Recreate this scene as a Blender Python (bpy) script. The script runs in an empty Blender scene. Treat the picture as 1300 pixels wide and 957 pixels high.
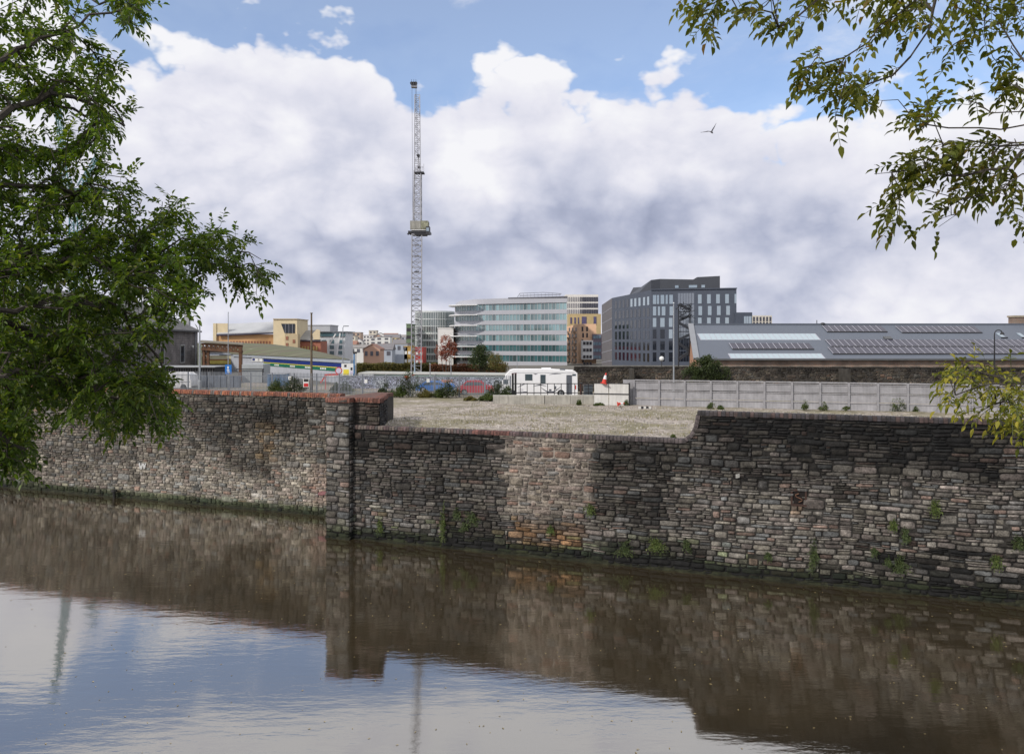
import bpy, bmesh, math, random
import numpy as np
from mathutils import Vector, Matrix, noise
R = random.Random(7)
rad = math.radians
sc = bpy.context.scene
COL = sc.collection
CAMZ = 11.9
YARD = 6.6

def W(px, py, d):
    """a point seen at photo pixel (px,py) standing at distance d"""
    return Vector(((px-650)/1000*d, d, CAMZ-(py-433)/1000*d))
def XY(px, d): return ((px-650)/1000*d, d)
def ZZ(py, d): return CAMZ-(py-433)/1000*d
def nz(x, y, z=0.0): return noise.noise(Vector((x, y, z)))

# ---------------------------------------------------------------- materials
_M = {}
def srgb(r, g, b):
    f = lambda c: (c/255/12.92) if c/255 <= 0.04045 else ((c/255+0.055)/1.055)**2.4
    return (f(r), f(g), f(b))
def newmat(name):
    m = bpy.data.materials.new(name); m.use_nodes = True
    nt = m.node_tree
    return m, nt, nt.nodes['Principled BSDF']
def N(nt, t, **kw):
    n = nt.nodes.new(t)
    for k, v in kw.items(): setattr(n, k, v)
    return n
def L(nt, a, b): nt.links.new(a, b)
def ramp(nt, stops, fac=None, interp='LINEAR'):
    r = N(nt, 'ShaderNodeValToRGB'); cr = r.color_ramp; cr.interpolation = interp
    while len(cr.elements) < len(stops): cr.elements.new(0.5)
    for e, (p, c) in zip(cr.elements, stops):
        e.position = p; e.color = (c[0], c[1], c[2], 1) if hasattr(c, '__len__') else (c, c, c, 1)
    if fac is not None: L(nt, fac, r.inputs['Fac'])
    return r
def M(name, col, rough=0.75, var=0.25, scale=1.5, bump=0.15, metal=0.0, streak=0.0, bscale=None, spec=0.4):
    """plain painted / mineral surface with uneven tone, grime and a little relief"""
    if name in _M: return _M[name]
    m, nt, b = newmat(name)
    tc = N(nt, 'ShaderNodeTexCoord')
    n1 = N(nt, 'ShaderNodeTexNoise'); n1.inputs['Scale'].default_value = scale; n1.inputs['Detail'].default_value = 6
    n1.inputs['Roughness'].default_value = 0.65
    L(nt, tc.outputs['Object'], n1.inputs['Vector'])
    lo = tuple(c*(1-var) for c in col); hi = tuple(min(1, c*(1+var*0.6)) for c in col)
    r = ramp(nt, [(0.3, lo), (0.7, hi)], n1.outputs['Fac'])
    out = r.outputs['Color']
    if streak > 0:
        mp = N(nt, 'ShaderNodeMapping'); mp.inputs['Scale'].default_value = (3, 3, 0.25)
        L(nt, tc.outputs['Object'], mp.inputs['Vector'])
        n2 = N(nt, 'ShaderNodeTexNoise'); n2.inputs['Scale'].default_value = 2.0; n2.inputs['Detail'].default_value = 4
        L(nt, mp.outputs['Vector'], n2.inputs['Vector'])
        r2 = ramp(nt, [(0.4, 1-streak), (0.65, 1.0)], n2.outputs['Fac'])
        mx = N(nt, 'ShaderNodeMixRGB', blend_type='MULTIPLY'); mx.inputs['Fac'].default_value = 1
        L(nt, out, mx.inputs[1]); L(nt, r2.outputs['Color'], mx.inputs[2]); out = mx.outputs[0]
    L(nt, out, b.inputs['Base Color'])
    b.inputs['Roughness'].default_value = rough; b.inputs['Metallic'].default_value = metal
    b.inputs['Specular IOR Level'].default_value = spec
    if bump > 0:
        n3 = N(nt, 'ShaderNodeTexNoise'); n3.inputs['Scale'].default_value = bscale or scale*8; n3.inputs['Detail'].default_value = 4
        L(nt, tc.outputs['Object'], n3.inputs['Vector'])
        bp = N(nt, 'ShaderNodeBump'); bp.inputs['Strength'].default_value = bump; bp.inputs['Distance'].default_value = 0.05
        L(nt, n3.outputs['Fac'], bp.inputs['Height']); L(nt, bp.outputs['Normal'], b.inputs['Normal'])
    _M[name] = m
    return m
def glass(name, col, rough=0.06, spec=1.0, var=0.35, panel=0.0):
    """window glass: dark body with a mirror skin; tone changes from pane to pane"""
    if name in _M: return _M[name]
    m, nt, b = newmat(name)
    g = N(nt, 'ShaderNodeNewGeometry')
    r = ramp(nt, [(0, tuple(c*(1-var) for c in col)), (1, tuple(min(1, c*(1+var)) for c in col))], g.outputs['Random Per Island'])
    L(nt, r.outputs['Color'], b.inputs['Base Color'])
    b.inputs['Roughness'].default_value = rough
    b.inputs['Specular IOR Level'].default_value = spec
    b.inputs['IOR'].default_value = 1.8
    tc = N(nt, 'ShaderNodeTexCoord'); n3 = N(nt, 'ShaderNodeTexNoise'); n3.inputs['Scale'].default_value = 0.6
    L(nt, tc.outputs['Object'], n3.inputs['Vector'])
    bp = N(nt, 'ShaderNodeBump'); bp.inputs['Strength'].default_value = 0.05; bp.inputs['Distance'].default_value = 0.1
    L(nt, n3.outputs['Fac'], bp.inputs['Height']); L(nt, bp.outputs['Normal'], b.inputs['Normal'])
    _M[name] = m
    return m
def brickmat(name, c1, c2, mortar, sx=1.0, rough=0.85, bw=0.45, bh=0.15, ms=0.02):
    if name in _M: return _M[name]
    m, nt, b = newmat(name)
    tc = N(nt, 'ShaderNodeTexCoord')
    sp = N(nt, 'ShaderNodeSeparateXYZ'); L(nt, tc.outputs['Object'], sp.inputs[0])
    ad = N(nt, 'ShaderNodeMath', operation='ADD'); L(nt, sp.outputs['X'], ad.inputs[0]); L(nt, sp.outputs['Y'], ad.inputs[1])
    cb = N(nt, 'ShaderNodeCombineXYZ'); L(nt, ad.outputs[0], cb.inputs[0]); L(nt, sp.outputs['Z'], cb.inputs[1])
    nn = N(nt, 'ShaderNodeTexNoise'); nn.inputs['Scale'].default_value = 1.3; L(nt, tc.outputs['Object'], nn.inputs['Vector'])
    vm = N(nt, 'ShaderNodeVectorMath', operation='MULTIPLY_ADD'); vm.inputs[1].default_value = (.12, .12, .12)
    L(nt, nn.outputs['Color'], vm.inputs[0]); L(nt, cb.outputs[0], vm.inputs[2])
    bt = N(nt, 'ShaderNodeTexBrick'); bt.inputs['Scale'].default_value = sx
    bt.inputs['Brick Width'].default_value = bw; bt.inputs['Row Height'].default_value = bh; bt.inputs['Mortar Size'].default_value = ms
    bt.inputs['Color1'].default_value = (*c1, 1); bt.inputs['Color2'].default_value = (*c2, 1); bt.inputs['Mortar'].default_value = (*mortar, 1)
    L(nt, vm.outputs[0], bt.inputs['Vector'])
    n1 = N(nt, 'ShaderNodeTexNoise'); n1.inputs['Scale'].default_value = 0.5; n1.inputs['Detail'].default_value = 7
    L(nt, tc.outputs['Object'], n1.inputs['Vector'])
    r = ramp(nt, [(0.35, 0.55), (0.65, 1.15)], n1.outputs['Fac'])
    mx = N(nt, 'ShaderNodeMixRGB', blend_type='MULTIPLY'); mx.inputs['Fac'].default_value = 1
    L(nt, bt.outputs['Color'], mx.inputs[1]); L(nt, r.outputs['Color'], mx.inputs[2])
    L(nt, mx.outputs[0], b.inputs['Base Color']); b.inputs['Roughness'].default_value = rough
    bp = N(nt, 'ShaderNodeBump'); bp.inputs['Strength'].default_value = 0.5; bp.inputs['Distance'].default_value = 0.03
    iv = N(nt, 'ShaderNodeMath', operation='SUBTRACT'); iv.inputs[0].default_value = 1; L(nt, bt.outputs['Fac'], iv.inputs[1])
    L(nt, iv.outputs[0], bp.inputs['Height']); L(nt, bp.outputs['Normal'], b.inputs['Normal'])
    _M[name] = m
    return m
def leafmat(name, stops, trans=0.35, rough=0.5):
    if name in _M: return _M[name]
    m, nt, b = newmat(name)
    g = N(nt, 'ShaderNodeNewGeometry')
    r = ramp(nt, stops, g.outputs['Random Per Island'])
    tc = N(nt, 'ShaderNodeTexCoord'); nn = N(nt, 'ShaderNodeTexNoise'); nn.inputs['Scale'].default_value = 0.9
    L(nt, tc.outputs['Object'], nn.inputs['Vector'])
    r2 = ramp(nt, [(0.35, 0.7), (0.65, 1.3)], nn.outputs['Fac'])
    mx = N(nt, 'ShaderNodeMixRGB', blend_type='MULTIPLY'); mx.inputs['Fac'].default_value = 1
    L(nt, r.outputs['Color'], mx.inputs[1]); L(nt, r2.outputs['Color'], mx.inputs[2])
    L(nt, mx.outputs[0], b.inputs['Base Color']); b.inputs['Roughness'].default_value = rough
    b.inputs['Specular IOR Level'].default_value = 0.35
    t = N(nt, 'ShaderNodeBsdfTranslucent'); 
    mc = N(nt, 'ShaderNodeMixRGB', blend_type='MULTIPLY'); mc.inputs['Fac'].default_value = 1; mc.inputs[2].default_value = (1.5, 1.6, 0.6, 1)
    L(nt, mx.outputs[0], mc.inputs[1]); L(nt, mc.outputs[0], t.inputs['Color'])
    ms = N(nt, 'ShaderNodeMixShader'); ms.inputs[0].default_value = trans
    L(nt, b.outputs[0], ms.inputs[1]); L(nt, t.outputs[0], ms.inputs[2])
    L(nt, ms.outputs[0], nt.nodes['Material Output'].inputs['Surface'])
    _M[name] = m
    return m

# ---------------------------------------------------------------- mesh builder
class MB:
    def __init__(s): s.v = []; s.f = []; s.m = []; s.mi = 0
    def add(s, vs, fs):
        o = len(s.v); s.v += [tuple(v) for v in vs]
        for f in fs: s.f.append(tuple(i+o for i in f)); s.m.append(s.mi)
    def box(s, x0, x1, y0, y1, z0, z1):
        s.add([(x0,y0,z0),(x1,y0,z0),(x1,y1,z0),(x0,y1,z0),(x0,y0,z1),(x1,y0,z1),(x1,y1,z1),(x0,y1,z1)],
              [(0,3,2,1),(4,5,6,7),(0,1,5,4),(1,2,6,5),(2,3,7,6),(3,0,4,7)])
    def obox(s, c, ux, uy, uz, hx, hy, hz):
        c = Vector(c); ux, uy, uz = Vector(ux), Vector(uy), Vector(uz); vs = []
        for k in (-1, 1):
            for a, b in ((-1,-1),(1,-1),(1,1),(-1,1)): vs.append(c+ux*hx*a+uy*hy*b+uz*hz*k)
        s.add(vs, [(0,3,2,1),(4,5,6,7),(0,1,5,4),(1,2,6,5),(2,3,7,6),(3,0,4,7)])
    def bar(s, a, b, w, h=None, n=4):
        a, b = Vector(a), Vector(b); h = h or w; d = b-a
        if d.length < 1e-6: return
        d.normalize(); up = Vector((0,0,1)) if abs(d.z) < 0.95 else Vector((0,1,0))
        x = d.cross(up).normalized(); y = x.cross(d).normalized()
        vs = []
        for p in (a, b):
            for i in range(n):
                t = 2*math.pi*(i+0.5)/n; k = (1/math.cos(math.pi/n)) if n == 4 else 1
                vs.append(p + x*math.cos(t)*w*k/2 + y*math.sin(t)*h*k/2)
        s.add(vs, [(i,(i+1)%n,n+(i+1)%n,n+i) for i in range(n)] + [tuple(range(n))[::-1], tuple(range(n,2*n))])
    def tube(s, pts, rs, n=6):
        rings = []; pts = [Vector(p) for p in pts]; o = len(s.v)
        for i, p in enumerate(pts):
            d = (pts[min(i+1,len(pts)-1)] - pts[max(i-1,0)]).normalized()
            up = Vector((0,0,1)) if abs(d.z) < 0.9 else Vector((0,1,0))
            x = d.cross(up).normalized(); y = x.cross(d)
            r = rs[i] if hasattr(rs, '__len__') else rs
            for k in range(n):
                t = 2*math.pi*k/n; s.v.append(tuple(p+x*math.cos(t)*r+y*math.sin(t)*r))
        for i in range(len(pts)-1):
            for k in range(n):
                s.f.append((o+i*n+k, o+i*n+(k+1)%n, o+(i+1)*n+(k+1)%n, o+(i+1)*n+k)); s.m.append(s.mi)
        s.f.append(tuple(o+k for k in range(n))[::-1]); s.m.append(s.mi)
        s.f.append(tuple(o+(len(pts)-1)*n+k for k in range(n))); s.m.append(s.mi)
    def prism(s, poly, z0, z1):
        n = len(poly); zs = z1 if hasattr(z1, '__len__') else [z1]*n
        s.add([(x,y,z0) for x,y in poly]+[(p[0],p[1],zs[i]) for i,p in enumerate(poly)],
              [(i,(i+1)%n,n+(i+1)%n,n+i) for i in range(n)]+[tuple(range(n))[::-1], tuple(range(n,2*n))])
    def plate(s, pts, nrm, t):
        """flat polygon (3D points) given a thickness t along nrm"""
        n = len(pts); nrm = Vector(nrm)
        s.add([Vector(p) for p in pts]+[Vector(p)+nrm*t for p in pts],
              [(i,(i+1)%n,n+(i+1)%n,n+i) for i in range(n)]+[tuple(range(n))[::-1], tuple(range(n,2*n))])
    def cone(s, c, r0, r1, h, n=12, ax=(0,0,1)):
        c = Vector(c); ax = Vector(ax).normalized(); s.tube([c, c+ax*h], [r0, r1], n)
    def ball(s, c, rx, ry, rz, n=10, m=6, jit=0):
        vs = []; fs = []
        for i in range(m+1):
            t = math.pi*i/m
            for k in range(n):
                a = 2*math.pi*k/n; q = 1+R.uniform(-jit, jit)
                vs.append((c[0]+rx*math.sin(t)*math.cos(a)*q, c[1]+ry*math.sin(t)*math.sin(a)*q, c[2]+rz*math.cos(t)*q))
        for i in range(m):
            for k in range(n): fs.append((i*n+k,(i+1)*n+k,(i+1)*n+(k+1)%n,i*n+(k+1)%n))
        s.add(vs, fs)
    def build(s, name, mat, parent=None, smooth=False, attr=None, origin=None):
        me = bpy.data.meshes.new(name)
        v = np.array(s.v, dtype=np.float64)
        if parent is not None: v = v - np.array(parent.location)
        elif origin is not None: v = v - np.array(origin)
        me.from_pydata(v.tolist(), [], s.f)
        mats = mat if isinstance(mat, (list, tuple)) else [mat]
        for m in mats: me.materials.append(m)
        if len(mats) > 1: me.polygons.foreach_set('material_index', s.m)
        if smooth: me.polygons.foreach_set('use_smooth', [True]*len(me.polygons))
        if attr is not None:
            a = me.color_attributes.new('tint', 'FLOAT_COLOR', 'POINT')
            a.data.foreach_set('color', np.array(attr, dtype=np.float32).ravel())
        me.update()
        o = bpy.data.objects.new(name, me); COL.objects.link(o)
        if parent is not None: o.parent = parent
        elif origin is not None: o.location = origin
        return o
def tag(o, label=None, cat=None, group=None, kind=None):
    if label: o['label'] = label
    if cat: o['category'] = cat
    if group: o['group'] = group
    if kind: o['kind'] = kind
    return o
def thing(name, loc, label, cat, group=None):
    o = bpy.data.objects.new(name, None); COL.objects.link(o); o.location = loc; o.empty_display_size = 0.3
    return tag(o, label, cat, group)
def struct(o): o['kind'] = 'structure'; return o
def kids(o): return [c for c in bpy.data.objects if c.parent == o]
def copytree(o, loc, label, rz=None, scale=None):
    c = o.copy(); COL.objects.link(c); c.location = loc
    if rz is not None: c.rotation_euler = (0, 0, rz)
    if scale: c.scale = (scale,)*3
    if label: c['label'] = label
    for k in kids(o):
        a = k.copy(); COL.objects.link(a); a.parent = c
        for g in kids(k):
            b = g.copy(); COL.objects.link(b); b.parent = a
    return c
def part_copy(o, delta):
    c = o.copy(); COL.objects.link(c); c.parent = o.parent; c.location = Vector(o.location)+Vector(delta); return c
def text_mesh(name, body, size, mat, parent, loc, rot, thick=0.01):
    cu = bpy.data.curves.new(name, 'FONT'); cu.body = body; cu.size = size; cu.extrude = thick; cu.align_x = 'CENTER'; cu.align_y = 'CENTER'
    t = bpy.data.objects.new(name+'_tmp', cu)
    me = bpy.data.meshes.new_from_object(t); bpy.data.objects.remove(t)
    me.materials.clear(); me.materials.append(mat); me.name = name
    o = bpy.data.objects.new(name, me); COL.objects.link(o); o.parent = parent
    o.location = Vector(loc)-parent.location; o.rotation_euler = rot
    return o

# ---------------------------------------------------------------- camera
cam = bpy.data.cameras.new('camera'); co = bpy.data.objects.new('camera', cam); COL.objects.link(co)
co.location = (0, 0, CAMZ); co.rotation_euler = (rad(90), 0, 0)
cam.sensor_width = 36; cam.lens = 36*1000/1300; cam.shift_y = -45.5/1300
cam.clip_start = 0.1; cam.clip_end = 8000
sc.camera = co
sc.view_settings.view_transform = 'Standard'; sc.view_settings.look = 'None'
sc.view_settings.exposure = 0; sc.view_settings.gamma = 1

# ---------------------------------------------------------------- sky and sun
SUN_EL, SUN_AZ = 34, 232      # compass-like: azimuth measured from +Y (view direction) clockwise
w = bpy.data.worlds.new('World'); sc.world = w; w.use_nodes = True
nt = w.node_tree; nt.nodes.clear()
def mth(op, a, b=None, c=None, clamp=False):
    n = N(nt, 'ShaderNodeMath', operation=op); n.use_clamp = clamp
    for i, x in enumerate((a, b, c)):
        if x is None: continue
        if isinstance(x, (int, float)): n.inputs[i].default_value = x
        else: L(nt, x, n.inputs[i])
    return n.outputs[0]
sky = N(nt, 'ShaderNodeTexSky', sky_type='NISHITA'); sky.sun_disc = False
sky.sun_elevation = rad(SUN_EL); sky.sun_rotation = rad(SUN_AZ); sky.air_density = 1.0; sky.dust_density = 0.6; sky.ozone_density = 1.6
tcw = N(nt, 'ShaderNodeTexCoord'); sx = N(nt, 'ShaderNodeSeparateXYZ'); L(nt, tcw.outputs['Generated'], sx.inputs[0])
X, Y, Z = sx.outputs
az = mth('ARCTAN2', X, Y)
hyp = mth('MAXIMUM', mth('SQRT', mth('ADD', mth('MULTIPLY', X, X), mth('MULTIPLY', Y, Y))), 0.05)
te = mth('DIVIDE', Z, hyp)
def warp(k):
    pass
cv = N(nt, 'ShaderNodeCombineXYZ'); L(nt, az, cv.inputs[0]); L(nt, mth('MULTIPLY', te, 1.35), cv.inputs[1])
def cnoise(scale, detail, rough, off=(0,0,0), dist=0.0):
    a = N(nt, 'ShaderNodeVectorMath', operation='ADD'); a.inputs[1].default_value = off; L(nt, cv.outputs[0], a.inputs[0])
    n = N(nt, 'ShaderNodeTexNoise'); n.inputs['Scale'].default_value = scale; n.inputs['Detail'].default_value = detail
    n.inputs['Roughness'].default_value = rough; n.inputs['Distortion'].default_value = dist
    L(nt, a.outputs[0], n.inputs['Vector']); return n.outputs['Fac']
def pxaz(px): return math.atan((px-650)/1000)
def pyte(px, py): return (433-py)/1000*math.cos(pxaz(px))
# upper edge of the cloud bank as a curve over azimuth
fc = N(nt, 'ShaderNodeFloatCurve')
pts = [(0,0),(90,35),(150,62),(180,70),(215,52),(260,38),(330,30),(400,28),(455,45),(480,82),(520,104),(580,108),(610,88),(650,84),(700,98),(730,108),(790,102),(830,96),(900,106),(950,134),(1010,140),(1060,125),(1150,112),(1300,105)]
A0, A1 = -0.7, 0.7; T1 = 0.6
azn = mth('DIVIDE', mth('SUBTRACT', az, A0), A1-A0, clamp=True)
L(nt, azn, fc.inputs['Value'])
cu = fc.mapping.curves[0]
cp = [((pxaz(x)-A0)/(A1-A0), pyte(x, y)/T1) for x, y in pts]
cp = [(0, cp[0][1])]+cp+[(1, cp[-1][1])]
while len(cu.points) < len(cp): cu.points.new(0.5, 0.5)
for p, q in zip(cu.points, cp): p.location = q; p.handle_type = 'AUTO'
fc.mapping.update()
edge = mth('MULTIPLY', fc.outputs[0], T1)
nb = cnoise(6.5, 8, 0.53, (3.1, 1.7, 0.3), 0.25)
nb2 = cnoise(6.5, 8, 0.53, (3.1-0.018, 1.7+0.03, 0.3), 0.25)
e = mth('ADD', mth('SUBTRACT', edge, te), mth('MULTIPLY', mth('SUBTRACT', nb, 0.5), 0.12))
bl0 = cnoise(11.0, 4, 0.50, (5.5, 3.3, 1.1), 0.0)
bill = mth('ABSOLUTE', mth('MULTIPLY_ADD', bl0, 2.0, -1.0))
bl1 = cnoise(5.0, 3, 0.45, (2.5, 8.3, 6.1), 0.0)
bill2 = mth('ABSOLUTE', mth('MULTIPLY_ADD', bl1, 2.0, -1.0))
e = mth('ADD', e, mth('MULTIPLY_ADD', bill, 0.16, -0.026)); e = mth('ADD', e, mth('MULTIPLY_ADD', bill2, 0.16, -0.022))
mr = N(nt, 'ShaderNodeMapRange', interpolation_type='SMOOTHSTEP'); mr.inputs['From Min'].default_value = -0.016; mr.inputs['From Max'].default_value = 0.018
L(nt, e, mr.inputs['Value']); cov = mr.outputs[0]
# thin veil, stronger towards the right, and cloud overhead outside the photograph
nv = cnoise(3.3, 8, 0.62, (7.7, 2.2, 4.0), 0.5)
veil_r = N(nt, 'ShaderNodeMapRange', interpolation_type='SMOOTHSTEP'); veil_r.inputs['From Min'].default_value = 0.22; veil_r.inputs['From Max'].default_value = 0.5
L(nt, az, veil_r.inputs['Value'])
hi_r = N(nt, 'ShaderNodeMapRange', interpolation_type='SMOOTHSTEP'); hi_r.inputs['From Min'].default_value = 0.41; hi_r.inputs['From Max'].default_value = 0.48
L(nt, te, hi_r.inputs['Value'])
vt = mth('SUBTRACT', 0.56, mth('ADD', mth('MULTIPLY', veil_r.outputs[0], 0.14), mth('MULTIPLY', hi_r.outputs[0], 0.42)))
vm_ = N(nt, 'ShaderNodeMapRange', interpolation_type='SMOOTHSTEP'); L(nt, nv, vm_.inputs['Value']); L(nt, vt, vm_.inputs['From Min'])
L(nt, mth('ADD', vt, 0.26), vm_.inputs['From Max'])
veil = mth('ADD', mth('MULTIPLY', vm_.outputs[0], 0.80), 0.18, clamp=True)
cover = mth('MAXIMUM', cov, veil)
# brightness inside the clouds: vertical profile by te, shifted by noise
fb = N(nt, 'ShaderNodeFloatCurve'); 
prof = [(0,0.84),(0.02,0.82),(0.055,0.72),(0.08,0.54),(0.11,0.43),(0.14,0.58),(0.18,0.76),(0.26,0.80),(0.32,0.80),(0.40,0.90),(0.6,0.85)]
nlo = cnoise(3.4, 4, 0.5, (0.4, 9.0, 2.0))
L(nt, mth('DIVIDE', mth('ADD', te, mth('MULTIPLY', mth('SUBTRACT', nlo, 0.5), 0.20)), T1, clamp=True), fb.inputs['Value'])
cu = fb.mapping.curves[0]
cp = [(t/T1, v) for t, v in prof]
while len(cu.points) < len(cp): cu.points.new(0.5, 0.5)
for p, q in zip(cu.points, cp): p.location = q; p.handle_type = 'AUTO'
fb.mapping.update()
# lighter towards the right end, dull on the far left
side = N(nt, 'ShaderNodeMapRange', interpolation_type='SMOOTHSTEP'); side.inputs['From Min'].default_value = 0.28; side.inputs['From Max'].default_value = 0.6
L(nt, az, side.inputs['Value'])
rim = mth('SUBTRACT', nb, nb2)
nd = cnoise(14, 6, 0.6, (1.0, 5.0, 7.0), 0.4)
tb = mth('ADD', fb.outputs[0], mth('MULTIPLY', rim, 0.9))
tb = mth('ADD', tb, mth('MULTIPLY', mth('SUBTRACT', nb, 0.5), 0.30))
tb = mth('ADD', tb, mth('MULTIPLY_ADD', bill, 0.55, -0.09)); tb = mth('ADD', tb, mth('MULTIPLY_ADD', bill2, 0.75, -0.13))
tb = mth('ADD', tb, mth('MULTIPLY', mth('SUBTRACT', nd, 0.5), 0.10))
tb = mth('ADD', tb, mth('MULTIPLY', side.outputs[0], 0.10))
er = N(nt, 'ShaderNodeMapRange'); er.inputs['From Min'].default_value = 0.0; er.inputs['From Max'].default_value = 0.09; er.inputs['To Min'].default_value = 0.16; er.inputs['To Max'].default_value = 0
L(nt, e, er.inputs['Value'])
tb = mth('ADD', tb, er.outputs[0], clamp=True)
cr = ramp(nt, [(0.0, srgb(148,156,181)), (0.3, srgb(178,184,206)), (0.55, srgb(208,211,227)), (0.8, srgb(232,232,242)), (1.0, srgb(246,246,250))], tb)
b1 = N(nt, 'ShaderNodeBackground'); b1.inputs['Strength'].default_value = 0.15
hs = N(nt, 'ShaderNodeHueSaturation'); hs.inputs['Saturation'].default_value = 0.95; hs.inputs['Value'].default_value = 1.0
L(nt, sky.outputs[0], hs.inputs['Color'])
tn = N(nt, 'ShaderNodeMixRGB', blend_type='MULTIPLY'); tn.inputs[0].default_value = 1; tn.inputs[2].default_value = (0.92, 1.04, 1.20, 1); L(nt, hs.outputs[0], tn.inputs[1]); L(nt, tn.outputs[0], b1.inputs['Color'])
b2 = N(nt, 'ShaderNodeBackground'); b2.inputs['Strength'].default_value = 1.0; L(nt, cr.outputs[0], b2.inputs['Color'])
ms = N(nt, 'ShaderNodeMixShader'); L(nt, cover, ms.inputs[0]); L(nt, b1.outputs[0], ms.inputs[1]); L(nt, b2.outputs[0], ms.inputs[2])
wo = N(nt, 'ShaderNodeOutputWorld'); L(nt, ms.outputs[0], wo.inputs['Surface'])
w.cycles.sampling_method = 'MANUAL'; w.cycles.sample_map_resolution = 1024

sl = bpy.data.lights.new('sun', 'SUN'); so = bpy.data.objects.new('sun', sl); COL.objects.link(so)
sl.energy = 3.0; sl.angle = rad(3); sl.color = (1.0, 0.94, 0.86)
a, el = rad(SUN_AZ), rad(SUN_EL)
sd = Vector((math.sin(a)*math.cos(el), math.cos(a)*math.cos(el), math.sin(el)))
so.rotation_euler = (-sd).to_track_quat('-Z', 'Y').to_euler(); so.location = (0, -20, 60)
# ================================================================ quay walls, stone by stone
TX = Vector((0.9383, -0.3455, 0)); NX = Vector((-0.3455, -0.9383, 0))
FO = Vector((-9.76, 47.6, 0)); LO = Vector((-12.6, 53.6, 0))
def s_at(O, px, off=0.0, T=TX, NN=NX):
    u = (px-650)/1000; P = O+NN*off
    # P.x + s T.x = u (P.y + s T.y)
    return (u*P.y-P.x)/(T.x-u*T.y)
def proj(p): return (650+1000*p.x/p.y, 433+1000*(CAMZ-p.z)/p.y)
def sm(a, b, x):
    t = min(1, max(0, (x-a)/(b-a))) if b != a else float(x > a); return t*t*(3-2*t)
def blob(px, py, x0, x1, y0, y1, soft=12):
    return sm(x0-soft, x0+soft, px)*(1-sm(x1-soft, x1+soft, px))*sm(y0-soft, y0+soft, py)*(1-sm(y1-soft, y1+soft, py))
def fbm(x, y, o=4):
    v = 0; a = 0.5
    for i in range(o): v += a*nz(x, y, i*7.3); x *= 2.1; y *= 2.1; a *= 0.55
    return v
PAL = [(q[0]*.91, q[1]*.93, q[2]*.95) for q in [(0.150,0.134,0.116), (0.128,0.120,0.112), (0.170,0.152,0.128), (0.148,0.124,0.110), (0.122,0.122,0.118), (0.160,0.138,0.122), (0.19,0.172,0.148), (0.135,0.120,0.098)]]
def stain_front(p):
    """soot, moss and repair patches of the right-hand wall: (multiply rgb), mortar lightness"""
    px, py = proj(p); s = (p-FO).dot(TX); z = p.z
    f = fbm(s*0.35, z*0.5); f2 = fbm(s*1.4+9, z*1.6+3)
    wx = px+f2*26; wy = py+f*36
    k = 1.12+f*0.6+f2*0.6
    patch = blob(px+f2*16+14*nz(z*2.3, 5), py+f2*24, 642, 752, 545, 655, 5)*(0.72+0.28*sm(-.1, .2, f))
    soot = 0
    soot = max(soot, 0.88*sm(655, 540, wy+f*40-0.03*(px-890))*sm(870, 900, px))
    soot = max(soot, 0.72*blob(wx, wy, 440, 640, 530, 585, 16))
    soot = max(soot, 0.66*blob(wx, wy, 752, 880, 550, 615, 22))
    soot = max(soot, 0.5*blob(wx, wy, 752, 860, 620, 660, 16))
    soot = max(soot, 0.45*blob(wx, wy, 440, 640, 585, 640, 20))
    soot = max(soot, 0.62*blob(wx, wy, 555, 640, 640, 700, 14))
    soot = max(soot, 0.7*blob(wx, wy, 760, 900, 690, 740, 12))
    soot = max(soot, 0.78*sm(0.0, 0.3, f2+0.12+f*0.6)*sm(1070, 1120, px)*sm(655, 700, py))
    soot = max(soot, 0.6*sm(0.02, 0.25, f2)*sm(900, 960, px)*sm(690, 715, py-0.1*(px-880)))
    soot = soot*(0.95+0.55*f2)+0.10
    soot = max(0, min(0.95, soot))*(1-patch)
    dr = fbm(s*1.5+3, z*0.16+7, 3); k *= 1-0.55*sm(0.10, 0.34, dr)*(1-patch*.5)
    k *= (1-soot)
    if px > 880: k *= 1+0.10*blob(wx, wy, 900, 1300, 600, 700, 20)
    tint = Vector((1, 1, 1))
    if patch > 0: k = k*(1-patch)+(1.22+f2*0.8)*patch; tint = tint.lerp(Vector((1.05, 0.98, 0.93)), patch)
    rust = blob(wx, wy, 655, 742, 662, 702, 8)*sm(-0.2, 0.15, f2+0.1)
    rust = max(rust, blob(px, py, 1008, 1020, 640, 656, 3)*0.5, 0.5*blob(wx, wy, 690, 740, 660, 700, 5))
    tint = tint.lerp(Vector((1.25, 0.78, 0.45)), min(1, rust)); 
    low = 1-sm(0.35, 0.9+f2*0.8, z)              # wet foot of the wall
    k *= (1-0.86*low); tint = tint.lerp(Vector((0.72, 1.05, 0.5)), low*0.8)
    ms = sm(0.12, 0.3, f2+f*0.5)*(1-sm(1.2, 2.6, z))
    tint = tint.lerp(Vector((0.75, 1.0, 0.55)), ms*0.6)
    return Vector((k*tint.x, k*tint.y, k*tint.z)), patch
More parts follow.
